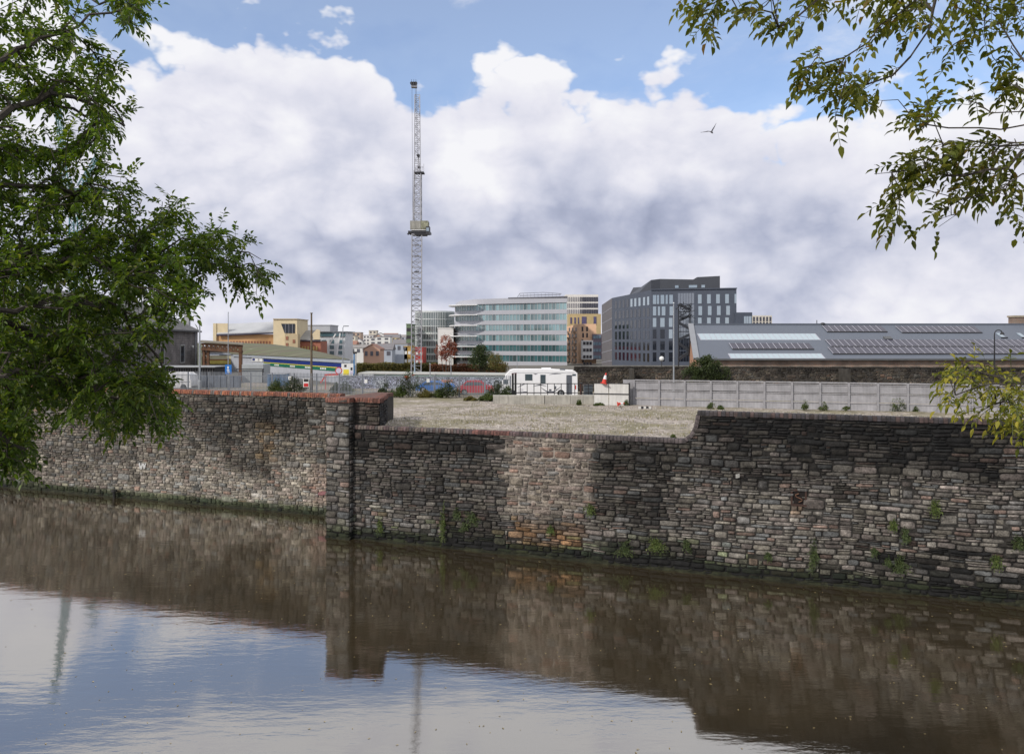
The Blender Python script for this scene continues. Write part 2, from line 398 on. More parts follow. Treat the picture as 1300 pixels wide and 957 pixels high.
def stain_left(p):
    px, py = proj(p); s = (p-LO).dot(TX); z = p.z
    f = fbm(s*0.3+40, z*0.45); f2 = fbm(s*1.3+50, z*1.5)
    wx = px+f2*40; wy = py+f*40
    k = 1.22+f*1.0+f2*0.8-0.5*sm(0.10, 0.34, fbm(s*1.4+30, z*0.18, 3))
    soot = 0.82*blob(wx, wy, 255, 410, 500, 560, 16)
    soot = max(soot, 0.6*blob(wx, wy, 150, 270, 498, 540, 16))
    soot = max(soot, 0.55*blob(wx, wy, 270, 345, 565, 602, 12))
    soot = max(soot, 0.5*sm(0.05, 0.25, f)*sm(1, 2, z))
    k *= 1-max(0, min(0.9, soot*(0.85+0.5*f2)))
    k *= 1+0.45*blob(wx, wy, 160, 400, 585, 650, 14)+0.3*blob(wx, wy, 385, 420, 505, 640, 10)
    tint = Vector((1.01, 0.985, 0.93))
    tint = tint.lerp(Vector((1.5, 1.1, 0.6)), blob(wx, py, 330, 346, 535, 585, 3)*0.6)
    tint = tint.lerp(Vector((1.5, 0.85, 0.75)), blob(px+f2*10, py, 395, 420, 590, 640, 4)*0.2)
    low = 1-sm(0.25, 0.75+f2*0.7, z)
    k *= (1-0.85*low); tint = tint.lerp(Vector((0.72, 1.05, 0.5)), low*0.8)
    return Vector((k*tint.x, k*tint.y, k*tint.z)), 0.35*sm(560, 600, py)

def stone_material():
    m, nt, b = newmat('rubble_stone')
    at = N(nt, 'ShaderNodeAttribute'); at.attribute_name = 'tint'
    tc = N(nt, 'ShaderNodeTexCoord')
    n1 = N(nt, 'ShaderNodeTexNoise'); n1.inputs['Scale'].default_value = 2.6; n1.inputs['Detail'].default_value = 10; n1.inputs['Roughness'].default_value = 0.72
    L(nt, tc.outputs['Object'], n1.inputs['Vector'])
    r = ramp(nt, [(0.30, 0.28), (0.5, 0.92), (0.72, 1.9)], n1.outputs['Fac'])
    mx = N(nt, 'ShaderNodeMixRGB', blend_type='MULTIPLY'); mx.inputs['Fac'].default_value = 1
    L(nt, at.outputs['Color'], mx.inputs[1]); L(nt, r.outputs['Color'], mx.inputs[2])
    n2 = N(nt, 'ShaderNodeTexNoise'); n2.inputs['Scale'].default_value = 14; n2.inputs['Detail'].default_value = 6
    L(nt, tc.outputs['Object'], n2.inputs['Vector'])
    r2 = ramp(nt, [(0.3, 0.6), (0.7, 1.4)], n2.outputs['Fac'])
    m2 = N(nt, 'ShaderNodeMixRGB', blend_type='MULTIPLY'); m2.inputs['Fac'].default_value = 1
    L(nt, mx.outputs[0], m2.inputs[1]); L(nt, r2.outputs['Color'], m2.inputs[2])
    # pale lichen flecks
    n3 = N(nt, 'ShaderNodeTexNoise'); n3.inputs['Scale'].default_value = 5.5; n3.inputs['Detail'].default_value = 8; n3.inputs['Roughness'].default_value = .8
    L(nt, tc.outputs['Object'], n3.inputs['Vector'])
    r3 = ramp(nt, [(0.66, 0), (0.72, 0.55)], n3.outputs['Fac'])
    m3 = N(nt, 'ShaderNodeMixRGB'); L(nt, r3.outputs['Color'], m3.inputs[0]); L(nt, m2.outputs[0], m3.inputs[1]); m3.inputs[2].default_value = (0.20, 0.20, 0.175, 1)
    L(nt, m3.outputs[0], b.inputs['Base Color']); b.inputs['Roughness'].default_value = 0.88; b.inputs['Specular IOR Level'].default_value = 0.25
    bp = N(nt, 'ShaderNodeBump'); bp.inputs['Strength'].default_value = 0.7; bp.inputs['Distance'].default_value = 0.06
    L(nt, n1.outputs['Fac'], bp.inputs['Height']); 
    bp2 = N(nt, 'ShaderNodeBump'); bp2.inputs['Strength'].default_value = 0.4; bp2.inputs['Distance'].default_value = 0.02
    L(nt, n2.outputs['Fac'], bp2.inputs['Height']); L(nt, bp.outputs['Normal'], bp2.inputs['Normal'])
    L(nt, bp2.outputs['Normal'], b.inputs['Normal'])
    return m
STONE = stone_material()

def masonry(parent, O, T, NN, s0, s1, zb, ztop, stain, hmin=0.12, hmax=0.30, lmin=0.25, lmax=0.95, seed=1, holes=(), pale=0.0, style=None):
    """coursed rubble: every stone a bevelled, slightly twisted block; mortar behind it"""
    rr = random.Random(seed); mb = MB(); tint = []
    def P(s, z, n): return O+T*s+NN*n+Vector((0, 0, z))
    z = zb; zmax = max(ztop(s0+(s1-s0)*i/40) for i in range(41))
    stones = []
    while z < zmax+0.25:
        h = rr.uniform(hmin, hmax); 
        if rr.random() < 0.10: h *= 1.35
        s = s0 - rr.uniform(0, 0.2); prev = None
        seg = 0
        while s < s1:
            l = rr.uniform(lmin, lmax)*(0.75+h*1.2)
            if style: hh, ll = style(s, z); l *= ll
            a, b_ = max(s, s0), min(s+l, s1); s += l
            if b_-a < 0.07: continue
            if b_-a > 0.22 and rr.random() < 0.30 and h > 0.17:      # two thin stones in one course
                q = rr.uniform(0.35, 0.65); stones.append((a, b_, z, z+h*q)); 
                if b_-a > 0.6 and rr.random() < .5:
                    c = a+(b_-a)*rr.uniform(.35,.65); stones.append((a, c, z+h*q, z+h)); stones.append((c, b_, z+h*q, z+h))
                else: stones.append((a, b_, z+h*q, z+h))
            else: stones.append((a, b_, z, z+h))
        z += h
    und = lambda s, z: 0.15*nz(s*0.2, z*0.35, seed)+0.07*nz(s*0.8, z*0.8, seed+5)
    bigs = []
    for _ in range(int((s1-s0)*(zmax-zb)*0.33)):
        bw_, bh_ = (rr.uniform(.35, .7), rr.uniform(.26, .42)) if rr.random() < .75 else (rr.uniform(.6, 1.2), rr.uniform(.3, .5))
        bs, bz = rr.uniform(s0, s1-bw_), rr.uniform(zb, zmax-.5)
        if bz+bh_ > ztop(bs+bw_/2)-.1 or bw_ > (s1-s0)*.8: continue
        if any(bs < x1+.02 and bs+bw_ > x0-.02 and bz < y1+.02 and bz+bh_ > y0-.02 for x0, x1, y0, y1 in bigs): continue
        bigs.append((bs, bs+bw_, bz, bz+bh_))
    keep = []
    for st_ in stones:
        a, b_, z0, z1 = st_
        for x0, x1, y0, y1 in bigs:
            if a < x1 and b_ > x0 and z0 < y1-.02 and z1 > y0+.02:
                ov = (min(b_, x1)-max(a, x0)); ovz = min(z1, y1)-max(z0, y0)
                if a < x0-.08: b_ = min(b_, x0)
                elif b_ > x1+.08: a = max(a, x1)
                elif z0 < y0-.05: z1 = min(z1, y0)
                elif z1 > y1+.05: z0 = max(z0, y1)
                else: a = b_
        if b_-a > .07 and z1-z0 > .04: keep.append((a, b_, z0, z1))
    stones = keep+bigs
    for (a, b_, z0, z1) in stones:
        sc_, zc = (a+b_)/2, (z0+z1)/2
        uz = und(sc_, zc)
        zt = ztop(sc_)
        if z0+uz > zt-0.05: continue
        z1 = min(z1, zt-uz); 
        if any(h0 < sc_ < h1 and g0 < zc+uz < g1 for h0, h1, g0, g1 in holes): continue
        w_, h_ = (b_-a), (z1-z0)
        if h_ < 0.03: continue
        g = rr.uniform(0.009, 0.026)
        hw, hh = w_/2-g, h_/2-g*0.8
        if hw < 0.02 or hh < 0.01: continue
        Nn = 12; ring = []
        ex = rr.uniform(0.22, 0.5)
        rot = rr.uniform(-0.035, 0.035)
        for i in range(Nn):
            t = 2*math.pi*(i+0.5)/Nn
            cx = math.copysign(abs(math.cos(t))**ex, math.cos(t)); cy = math.copysign(abs(math.sin(t))**ex, math.sin(t))
            x = cx*hw*rr.uniform(0.93, 1.02); y = cy*hh*rr.uniform(0.84, 1.03)
            ring.append((x-y*rot, y+x*rot))
        dep = rr.uniform(0.0, 0.055)+(0.03 if rr.random() < 0.08 else 0)
        tx, ty = rr.uniform(-0.04, 0.04), rr.uniform(-0.12, 0.12)
        o = len(mb.v)
        inn = min(hw, hh)
        for (x, y), lev in [(q, 0) for q in ring]+[(q, 1) for q in ring]+[(q, 2) for q in ring]:
            if lev == 0: k = 1.0; n = -0.07
            elif lev == 1: k = 0.97; n = dep-0.018
            else: k = 1-0.32*min(1, 0.06/inn) - 0.05; n = dep+0.008+tx*x+ty*y+rr.uniform(-0.007, 0.007)
            xx, yy = x*k, y*k
            s_, z_ = sc_+xx, zc+yy+und(sc_+xx*0.6, zc)
            mb.v.append(tuple(P(s_, z_, n)))
        c = P(sc_, zc+uz, dep+rr.uniform(0.006, 0.03)); mb.v.append(tuple(c))
        for i in range(Nn):
            j = (i+1) % Nn
            mb.f.append((o+i, o+j, o+Nn+j, o+Nn+i)); mb.m.append(0)
            mb.f.append((o+Nn+i, o+Nn+j, o+2*Nn+j, o+2*Nn+i)); mb.m.append(0)
            mb.f.append((o+2*Nn+i, o+2*Nn+j, o+3*Nn)); mb.m.append(0)
        base = rr.choice(PAL); v = rr.uniform(0.80, 1.14)
        if rr.random() < 0.06: v *= 1.35
        if rr.random() < 0.08: v *= 0.65
        if rr.random() < 0.05: base = (0.15, 0.108, 0.09)
        st, pt = stain(c)
        col = [min(0.6, max(0.010, base[i]*v*st[i])) for i in range(3)]
        tint += [(*col, 1)]*(3*Nn+1)
    ob = mb.build('masonry', STONE, parent, smooth=True, attr=tint)
    # bed of mortar the stones are set in
    mb = MB(); tint = []; ns = max(2, int((s1-s0)/0.35)); nzv = 28
    for i in range(ns+1):
        s = s0+(s1-s0)*i/ns; zt = ztop(s)
        for k in range(nzv+1):
            zz = zb+(zt-zb)*k/nzv; p = P(s, zz, -0.028); mb.v.append(tuple(p))
            st, pt = stain(p); m_ = 0.034+0.17*pt+pale
            tint.append((*[min(0.5, max(0.008, m_*c_*q)) for c_, q in zip(st, (1, .93, .84))], 1))
    for i in range(ns):
        for k in range(nzv):
            a = i*(nzv+1)+k; mb.f.append((a, a+nzv+1, a+nzv+2, a+1)); mb.m.append(0)
    mb.build('mortar', STONE, parent, attr=tint)
    return ob

def coping(parent, O, T, NN, path, wid, thk, bl, cols, seed, mat, over=0.05, top_extra=0.0):
    """brick-on-edge coping: a row of bullnosed bricks along path [(s,z)...]"""
    rr = random.Random(seed); mb = MB(); tint = []
    pts = [Vector((s, z)) for s, z in path]
    for i in range(len(pts)-1):
        a, b_ = pts[i], pts[i+1]; d = b_-a; ln = d.length; n = max(1, round(ln/bl)); d = d/ln; up = Vector((-d.y, d.x))
        for k in range(n):
            c = a+d*ln*(k+0.5)/n; hw = ln/n/2-0.016
            jz = rr.uniform(-0.008, 0.008)
            prof = []
            for q in range(7):         # half round nose towards the water
                t = math.pi/2*q/6
                prof.append((over+0.0-thk*0.45*(1-math.sin(t)) if False else over-thk*0.45+thk*0.45*math.cos(t), thk*0.55+thk*0.45*math.sin(t)))
            prof = [(over, 0.0)]+prof+[(-wid, thk)]+[(-wid, 0.0)]
            o = len(mb.v); m_ = len(prof)
            for e in (-hw, hw):
                for (n_, z_) in prof:
                    q = c+d*e+up*(z_+jz); p = O+T*q.x+NN*(n_+jz)+Vector((0, 0, q.y)); mb.v.append(tuple(p))
            for j in range(m_): 
                mb.f.append((o+j, o+(j+1) % m_, o+m_+(j+1) % m_, o+m_+j)); mb.m.append(0)
            mb.f.append(tuple(o+j for j in range(m_))[::-1]); mb.f.append(tuple(o+m_+j for j in range(m_))); mb.m += [0, 0]
            col = cols(c.x, rr); tint += [(*col, 1)]*(2*m_)
        o = len(mb.v)       # dark jointing between the bricks
        for e in (a, b_):
            for (n_, z_) in [(over-0.02, 0.01), (over-0.02, thk*0.5), (over-thk*0.42, thk*0.9), (-wid+.02, thk-.02), (-wid+.02, .01)]:
                q = e+up*z_; p = O+T*q.x+NN*n_+Vector((0, 0, q.y)); mb.v.append(tuple(p)); tint.append((.02, .018, .016, 1))
        for j in range(5): mb.f.append((o+j, o+(j+1) % 5, o+5+(j+1) % 5, o+5+j)); mb.m.append(0)
    return mb.build('coping', mat, parent, attr=tint)

# ---- right-hand quay wall
s_curve0, s_curve1 = s_at(FO, 866), s_at(FO, 889)
ZL, ZH = 6.62, 8.08       # masonry tops, coping adds 0.2
def ztop_front(s):
    if s < s_curve0: return ZL+0.03*nz(s*0.3, 0)
    if s > s_curve1: return ZH+0.04*nz(s*0.2, 3)
    t = (s-s_curve0)/(s_curve1-s_curve0); return ZL+(ZH-ZL)*(1-math.sqrt(max(0, 1-t**1.6)))
S_P0, S_P1 = s_at(FO, 414, 0.35), s_at(FO, 444, 0.35)
fw = thing('quay_wall', (2, 43, 0), 'high rubble stone quay wall with a stepped coping below the gravel yard', 'stone wall')
nic = s_at(FO, 1014); nz0, nz1 = ZZ(641, (FO+TX*nic).y), ZZ(622, (FO+TX*nic).y)
hole1 = s_at(FO, 493)
def style_f(s, z):
    return 1, 1.0
masonry(fw, FO, TX, NX, S_P1-0.05, 62, -0.5, ztop_front, stain_front, seed=11, hmin=0.14, hmax=0.29, lmin=0.28, lmax=1.05,
        holes=[(nic-0.34, nic+0.34, nz0, nz1)])
mb = MB()   # solid body behind the facing
q0 = FO+TX*(S_P1-0.3); q1 = FO+TX*s_curve1; q2 = FO+TX*62
for (a, b_, zt) in ((q0, q1, ZL-0.02), (q1, q2, ZH-0.02)):
    m1 = -0.06; f1 = a+NX*m1; f2 = b_+NX*m1; g1 = a-NX*0.55; g2 = b_-NX*0.55
    mb.prism([(f1.x, f1.y), (f2.x, f2.y), (g2.x, g2.y), (g1.x, g1.y)], -2, zt)
# the swept step of the wall
cs = [(s_curve0, ZL-0.3)]+[(s_curve0+(s_curve1-s_curve0)*i/10, ztop_front(s_curve0+(s_curve1-s_curve0)*i/10)-0.02) for i in range(11)]+[(s_curve1, ZL-0.3)]
mb.plate([FO+TX*s+NX*(-0.059)+Vector((0, 0, z)) for s, z in cs], -NX, 0.48)
CORE = M('wall_core', (0.05, 0.045, 0.04), 0.95, 0.4, 2, 0.4)
mb.build('wall_core', CORE, fw)
COP, cnt, cb_ = newmat('coping_brick')
at = N(cnt, 'ShaderNodeAttribute'); at.attribute_name = 'tint'; tc_ = N(cnt, 'ShaderNodeTexCoord')
nn_ = N(cnt, 'ShaderNodeTexNoise'); nn_.inputs['Scale'].default_value = 6; nn_.inputs['Detail'].default_value = 8; L(cnt, tc_.outputs['Object'], nn_.inputs['Vector'])
rr_ = ramp(cnt, [(0.3, 0.45), (0.7, 1.5)], nn_.outputs['Fac']); mm_ = N(cnt, 'ShaderNodeMixRGB', blend_type='MULTIPLY'); mm_.inputs[0].default_value = 1
L(cnt, at.outputs['Color'], mm_.inputs[1]); L(cnt, rr_.outputs['Color'], mm_.inputs[2]); L(cnt, mm_.outputs[0], cb_.inputs['Base Color']); cb_.inputs['Roughness'].default_value = 0.8
def cop_low(s, rr):
    v = rr.uniform(0.55, 1.25); c = rr.choice([(0.095,0.062,0.055), (0.085,0.056,0.056), (0.075,0.065,0.062), (0.11,0.088,0.075)])
    px = proj(FO+TX*s)[0]
    if px > 755: v *= 0.7; c = (0.10, 0.08, 0.08)
    if 600 < px < 645: c = (0.13, 0.055, 0.045)
    return [q*v for q in c]
def cop_high(s, rr):
    v = rr.uniform(0.4, 1.3); c = rr.choice([(0.032,0.028,0.032), (0.042,0.034,0.035), (0.055,0.035,0.032)]); return [q*v for q in c]
path = [(S_P1, ZL), (s_curve0, ZL)]
for i in range(1, 9):
    s = s_curve0+(s_curve1-s_curve0)*i/8; path.append((s, ztop_front(s)))
coping(fw, FO, TX, NX, path, 0.42, 0.22, 0.19, cop_low, 3, COP)
coping(fw, FO, TX, NX, [(s_curve1-0.15, ZH+0.005), (62, ZH+0.005)], 0.5, 0.23, 0.2, cop_high, 4, COP)
# mooring niche with its iron hook
RUST = M('rusty_iron', (0.15, 0.075, 0.045), 0.85, 0.6, 6, 0.4)
DARKHOLE = M('niche_brick', (0.045, 0.024, 0.018), 0.9, 0.5, 5, 0.4)
nc = FO+TX*nic
tg = tag(thing('mooring_niche', tuple(nc+Vector((0, 0, nz0))), None, None)) if False else None
mb = MB(); zc = (nz0+nz1)/2; up = Vector((0, 0, 1))
mb.obox(nc+NX*(-0.03)+up*zc-TX*0.33, TX, NX, up, 0.045, 0.06, (nz1-nz0)/2)
mb.obox(nc+NX*(-0.03)+up*zc+TX*0.33, TX, NX, up, 0.045, 0.06, (nz1-nz0)/2)
mb.obox(nc+NX*(-0.03)+up*(nz1+0.0), TX, NX, up, 0.37, 0.06, 0.05)
mb.obox(nc+NX*(-0.03)+up*(nz0), TX, NX, up, 0.37, 0.07, 0.05)
nch = mb.build('niche', DARKHOLE, fw)
mb = MB(); mb.obox(nc+NX*(-0.05)+up*zc, TX, NX, up, 0.284, 0.024, (nz1-nz0)/2-.052); mb.build('niche_back', M('niche_shade', (.010,.007,.006), .95, .4, 5, .2), fw)  # flat near-black panel: shade of the recess painted as colour
hk = MB(); pts = []
for i in range(22):
    t = i/21; a_ = math.pi*1.6*t*(1 if t < .5 else 1)
    x = 0.16*math.sin(2*math.pi*(t-0.5))*(1.0); zz = 0.26*(0.5-t)*1.6
    pts.append(nc+TX*(x)+NX*0.06+up*(zc+zz))
hk.tube(pts, 0.025, 6); 
h_ = hk.build('hook', RUST, fw)
# round drain mouth
hc = FO+TX*hole1+up*ZZ(628, (FO+TX*hole1).y)
mb = MB()
for i in range(20):
    a0, a1 = 2*math.pi*i/20, 2*math.pi*(i+1)/20
    v = []
    for a_, r_, n_ in ((a0,.27,.07),(a1,.27,.07),(a1,.19,.07),(a0,.19,.07),(a0,.27,-.05),(a1,.27,-.05),(a1,.19,-.05),(a0,.19,-.05)):
        v.append(hc+TX*math.cos(a_)*r_+up*math.sin(a_)*r_+NX*n_)
    mb.add(v, [(0,1,2,3),(4,5,1,0),(2,6,7,3)])
mb.build('drain_mouth', M('drain_clay', (0.035, 0.03, 0.027), 0.8, 0.4, 5, 0.3), fw)
mb = MB(); mb.tube([hc+NX*0.035, hc+NX*0.062], [.19, .19], 16); mb.build('drain_bore', M('drain_dark', (0.008, 0.008, 0.008), 1.0, 0.1, 2, 0), fw)

# ---- buttress with the high brick-topped block
bt = thing('quay_wall_buttress', tuple(FO+TX*S_P0), 'tall stone buttress with a terracotta brick cap, standing where the two quay walls meet', 'stone pier')
masonry(bt, FO+NX*0.35, TX, NX, S_P0, S_P1, -0.5, lambda s: 8.22, lambda p: (stain_front(p)[0]*1.0*(1.05 if p.z > 0.9 else 1) if True else 0, 0.05), seed=21, hmin=0.2, hmax=0.42, lmin=0.45, lmax=0.95)
sb = s_at(FO, 482, -0.2)
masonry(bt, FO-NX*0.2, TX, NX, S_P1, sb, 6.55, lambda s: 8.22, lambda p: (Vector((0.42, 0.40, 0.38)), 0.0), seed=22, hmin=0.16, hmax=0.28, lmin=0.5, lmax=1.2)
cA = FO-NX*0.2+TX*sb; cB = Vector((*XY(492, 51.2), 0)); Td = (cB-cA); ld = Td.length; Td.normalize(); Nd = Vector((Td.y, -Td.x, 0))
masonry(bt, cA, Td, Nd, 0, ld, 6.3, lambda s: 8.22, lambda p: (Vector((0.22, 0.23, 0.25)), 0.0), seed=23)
mb = MB()
pl = FO+TX*(S_P0+0.06)+NX*0.29; pr = FO+TX*(S_P1-0.06)+NX*0.29; pr2 = FO+TX*(S_P1-0.06)-NX*0.26; c1 = cA-TX*0.06-NX*0.06; c2 = cB-TX*0.06; bl_ = FO+TX*(S_P0+0.06)-NX*5.6
mb.prism([(pl.x,pl.y),(pr.x,pr.y),(pr2.x,pr2.y),(bl_.x+1.2,bl_.y-0.4),(bl_.x,bl_.y)], -2, 8.2)
mb.prism([(pr2.x-.3,pr2.y+.05),(c1.x,c1.y),(c2.x,c2.y),(bl_.x+1.2,bl_.y-0.4)], 5.5, 8.197)
mb.build('wall_core', CORE, bt)
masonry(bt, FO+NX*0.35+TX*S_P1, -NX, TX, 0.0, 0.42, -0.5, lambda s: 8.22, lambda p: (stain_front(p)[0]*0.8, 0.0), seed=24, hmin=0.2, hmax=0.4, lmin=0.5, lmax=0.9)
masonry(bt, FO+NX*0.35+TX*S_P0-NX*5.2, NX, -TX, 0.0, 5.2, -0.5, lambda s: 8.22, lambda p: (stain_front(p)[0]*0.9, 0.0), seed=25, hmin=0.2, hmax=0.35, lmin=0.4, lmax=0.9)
def cop_terra(s, rr):
    v = rr.uniform(0.65, 1.2); c = rr.choice([(0.22,0.072,0.036), (0.19,0.062,0.035), (0.15,0.058,0.038), (0.24,0.09,0.045)])
    if rr.random() < 0.12: c = (0.12, 0.10, 0.09)
    return [q*v for q in c]
def cop_pink(s, rr):
    v = rr.uniform(0.55, 1.1); c = rr.choice([(0.19,0.068,0.042), (0.15,0.058,0.04), (0.17,0.07,0.048)]); return [q*v for q in c]
coping(bt, FO+NX*0.35, TX, NX, [(S_P0-0.04, 8.2), (S_P1+0.02, 8.2)], 0.5, 0.28, 0.17, cop_pink, 5, COP)
coping(bt, FO-NX*0.2, TX, NX, [(S_P1+0.03, 8.2), (sb+0.05, 8.2)], 0.45, 0.28, 0.17, cop_pink, 6, COP)
coping(bt, cA, Td, Nd, [(0, 8.2), (ld, 8.2)], 0.4, 0.28, 0.17, cop_pink, 7, COP)
mb = MB()   # brick paving of the block top
mb.prism([(p.x, p.y) for p in (FO+TX*(S_P0+.05)-NX*0.1, FO+TX*(S_P1)-NX*0.1, FO+TX*(S_P1)-NX*0.6, cA-NX*0.38-TX*.36, cB-TX*0.36, Vector((bl_.x+1.2, bl_.y-.4, 0)), bl_+Vector((.02,0,0)))], 8.201, 8.44)
mb.build('block_top', M('top_terracotta', (0.13, 0.065, 0.05), 0.85, 0.45, 3, 0.4), bt)

# ---- left-hand quay wall
lw = thing('quay_wall', (-40, 60, 0), 'long rubble stone quay wall topped with orange terracotta bricks, left of the buttress', 'stone wall')
ZT = 8.05
SL1 = s_at(LO, 418)
masonry(lw, LO, TX, NX, -52, SL1+1.0, -0.5, lambda s: ZT, stain_left, seed=31, hmin=0.13, hmax=0.30, lmin=0.22, lmax=0.75, pale=0.03)
mb = MB(); a = LO+TX*(-90)-NX*0.06; b_ = LO+TX*(SL1+1.0)-NX*0.06; mb.prism([(a.x,a.y),(b_.x,b_.y),(b_.x-NX.x*.6,b_.y-NX.y*.6),(a.x-NX.x*.6,a.y-NX.y*.6)], -2, ZT-0.02); mb.build('wall_core', CORE, lw)
coping(lw, LO, TX, NX, [(-52, ZT), (SL1+0.9, ZT)], 0.6, 0.28, 0.17, cop_terra, 8, COP)

# green weed shelf at the foot of both walls
def foot(O, s0, s1, seed, parent):
    rr = random.Random(seed); mb = MB(); n = int((s1-s0)/0.25); tint = []
    for i in range(n+1):
        s = s0+(s1-s0)*i/n; o = max(.02, 0.16+0.22*nz(s*0.5, seed)+0.12*nz(s*2.3, seed)); h = 0.05+0.13*nz(s*0.5+5, seed)+0.08*nz(s*2.9, seed)
        for (q, z) in ((o, -0.4), (o*0.9, h*0.5), (o*0.35, h), (-0.02, h+0.12)):
            mb.v.append(tuple(O+TX*s+NX*q+up*z)); g = rr.uniform(.6, 1.3); g *= 1+.8*nz(s*.7, seed+2); tint.append((0.018*g, 0.019*g, 0.010*g, 1))
    for i in range(n):
        for k in range(3): a = i*4+k; mb.f.append((a, a+4, a+5, a+1)); mb.m.append(0)
    return mb.build('weed_ledge', STONE, parent, smooth=True, attr=tint)
foot(FO, S_P1, 62, 2, fw); foot(LO, -52, SL1+1, 6, lw); foot(FO+NX*0.35, S_P0-.05, S_P1+.05, 9, bt)

# white painted mark on the left wall and a faded pink one
def mark(parent, O, pxl, col, name, t=0.012, base=0.075):
    m_ = M(name+'_paint', col, 0.7, 0.35, 9, 0.1)
    mb = MB()
    for poly in pxl:
        P = []
        for (x, y) in poly:
            s = s_at(O, x, base); g = O+TX*s+NX*base; P.append(Vector((g.x, g.y, ZZ(y, g.y))))
        mb.plate(P, NX, t)
    return mb.build(name, m_, parent)
mark(lw, LO, [[(176,589),(177.5,587),(179.5,594),(178,596)], [(178.5,594),(180.5,587),(181.5,589),(180,596)], [(181,589),(182.5,587.5),(183.6,593),(182.2,595.5)], [(182.6,594),(184.3,587),(185.5,588.5),(184,595)]], (0.45, 0.45, 0.44), 'painted_letter')
mark(lw, LO, [[(404,625),(409,623),(415,624),(416,627),(409,628.5),(404,628)]], (0.20, 0.085, 0.09), 'pink_splash')
mark(fw, FO, [[(934,602),(939,601),(939,606),(934,607)]], (0.28,0.28,0.26), 'white_fleck')

# small iron fender post at the water line
q = LO+TX*s_at(LO, 145, .3)+NX*0.3
po = thing('mooring_post', tuple(q), 'short black iron mooring post standing in the water against the left quay wall', 'post')
mb = MB(); mb.tube([q-up*0.6, q+up*0.52], [0.11, 0.11], 8); mb.build('post', M('black_iron', (0.012,0.011,0.010), .7, .4, 4, .2), po)
mb = MB(); mb.tube([q+up*0.50, q+up*0.62], [0.24, 0.2], 10); mb.build('cap', _M['black_iron'], po)

# ================================================================ water, ground
m, nt, b = newmat('canal_water')
nt.nodes.remove(b)
tc = N(nt, 'ShaderNodeTexCoord'); mp = N(nt, 'ShaderNodeMapping'); mp.inputs['Scale'].default_value = (0.55, 1.6, 1); mp.inputs['Rotation'].default_value = (0, 0, rad(-12))
L(nt, tc.outputs['Object'], mp.inputs['Vector'])
n1 = N(nt, 'ShaderNodeTexNoise'); n1.inputs['Scale'].default_value = 1.1; n1.inputs['Detail'].default_value = 5; n1.inputs['Roughness'].default_value = .55; L(nt, mp.outputs[0], n1.inputs['Vector'])
n2 = N(nt, 'ShaderNodeTexNoise'); n2.inputs['Scale'].default_value = 0.12; n2.inputs['Detail'].default_value = 3; L(nt, tc.outputs['Object'], n2.inputs['Vector'])
rA = ramp(nt, [(0.35, 0.35), (0.65, 1.0)], n2.outputs['Fac'])
hm = N(nt, 'ShaderNodeMath', operation='MULTIPLY'); L(nt, n1.outputs['Fac'], hm.inputs[0]); L(nt, rA.outputs['Color'], hm.inputs[1])
bp = N(nt, 'ShaderNodeBump'); bp.inputs['Strength'].default_value = 0.26; bp.inputs['Distance'].default_value = 0.035; L(nt, hm.outputs[0], bp.inputs['Height'])
gl = N(nt, 'ShaderNodeBsdfGlossy'); gl.inputs['Roughness'].default_value = 0.045; gl.inputs['Color'].default_value = (0.93, 0.92, 0.90, 1); L(nt, bp.outputs[0], gl.inputs['Normal'])
df = N(nt, 'ShaderNodeBsdfDiffuse'); 
n4 = N(nt, 'ShaderNodeTexNoise'); n4.inputs['Scale'].default_value = 0.25; n4.inputs['Detail'].default_value = 5; L(nt, tc.outputs['Object'], n4.inputs['Vector'])
rD = ramp(nt, [(0.3, (0.036, 0.027, 0.014)), (0.7, (0.056, 0.042, 0.023))], n4.outputs['Fac']); L(nt, rD.outputs[0], df.inputs['Color'])
fr = N(nt, 'ShaderNodeFresnel'); fr.inputs['IOR'].default_value = 1.9; L(nt, bp.outputs[0], fr.inputs['Normal'])
ma = N(nt, 'ShaderNodeMath', operation='MULTIPLY_ADD'); ma.use_clamp = True; ma.inputs[1].default_value = 0.85; ma.inputs[2].default_value = 0.30; L(nt, fr.outputs[0], ma.inputs[0])
ms = N(nt, 'ShaderNodeMixShader'); L(nt, ma.outputs[0], ms.inputs[0]); L(nt, df.outputs[0], ms.inputs[1]); L(nt, gl.outputs[0], ms.inputs[2])
L(nt, ms.outputs[0], nt.nodes['Material Output'].inputs['Surface'])
mb = MB(); mb.add([(-400, -60, 0), (400, -60, 0), (400, 260, 0), (-400, 260, 0)], [(0,1,2,3)])
struct(mb.build('water', m))
# floating leaves
mb = MB(); rr = random.Random(4)
for i in range(480):
    y = rr.uniform(20, 46); x = rr.uniform(-.66, .66)*y
    if (Vector((x, y, 0))-FO).dot(NX) < 0.6 and x > -11: continue
    r_ = rr.uniform(.02, .05); a_ = rr.uniform(0, 6.3)
    P = [(x+math.cos(a_+k)*r_*q, y+math.sin(a_+k)*r_*q, 0.006+0.012*(q == .5)) for k, q in ((0,1.3),(1.2,.5),(3.14,1.3),(4.4,.5))]
    mb.add(P, [(0,1,2,3)])
tag(mb.build('floating_leaves', M('fallen_leaf', (0.30, 0.24, 0.12), .7, .5, 3, 0)), 'scattered fallen leaves and specks floating on the brown water', 'leaves', kind='stuff')

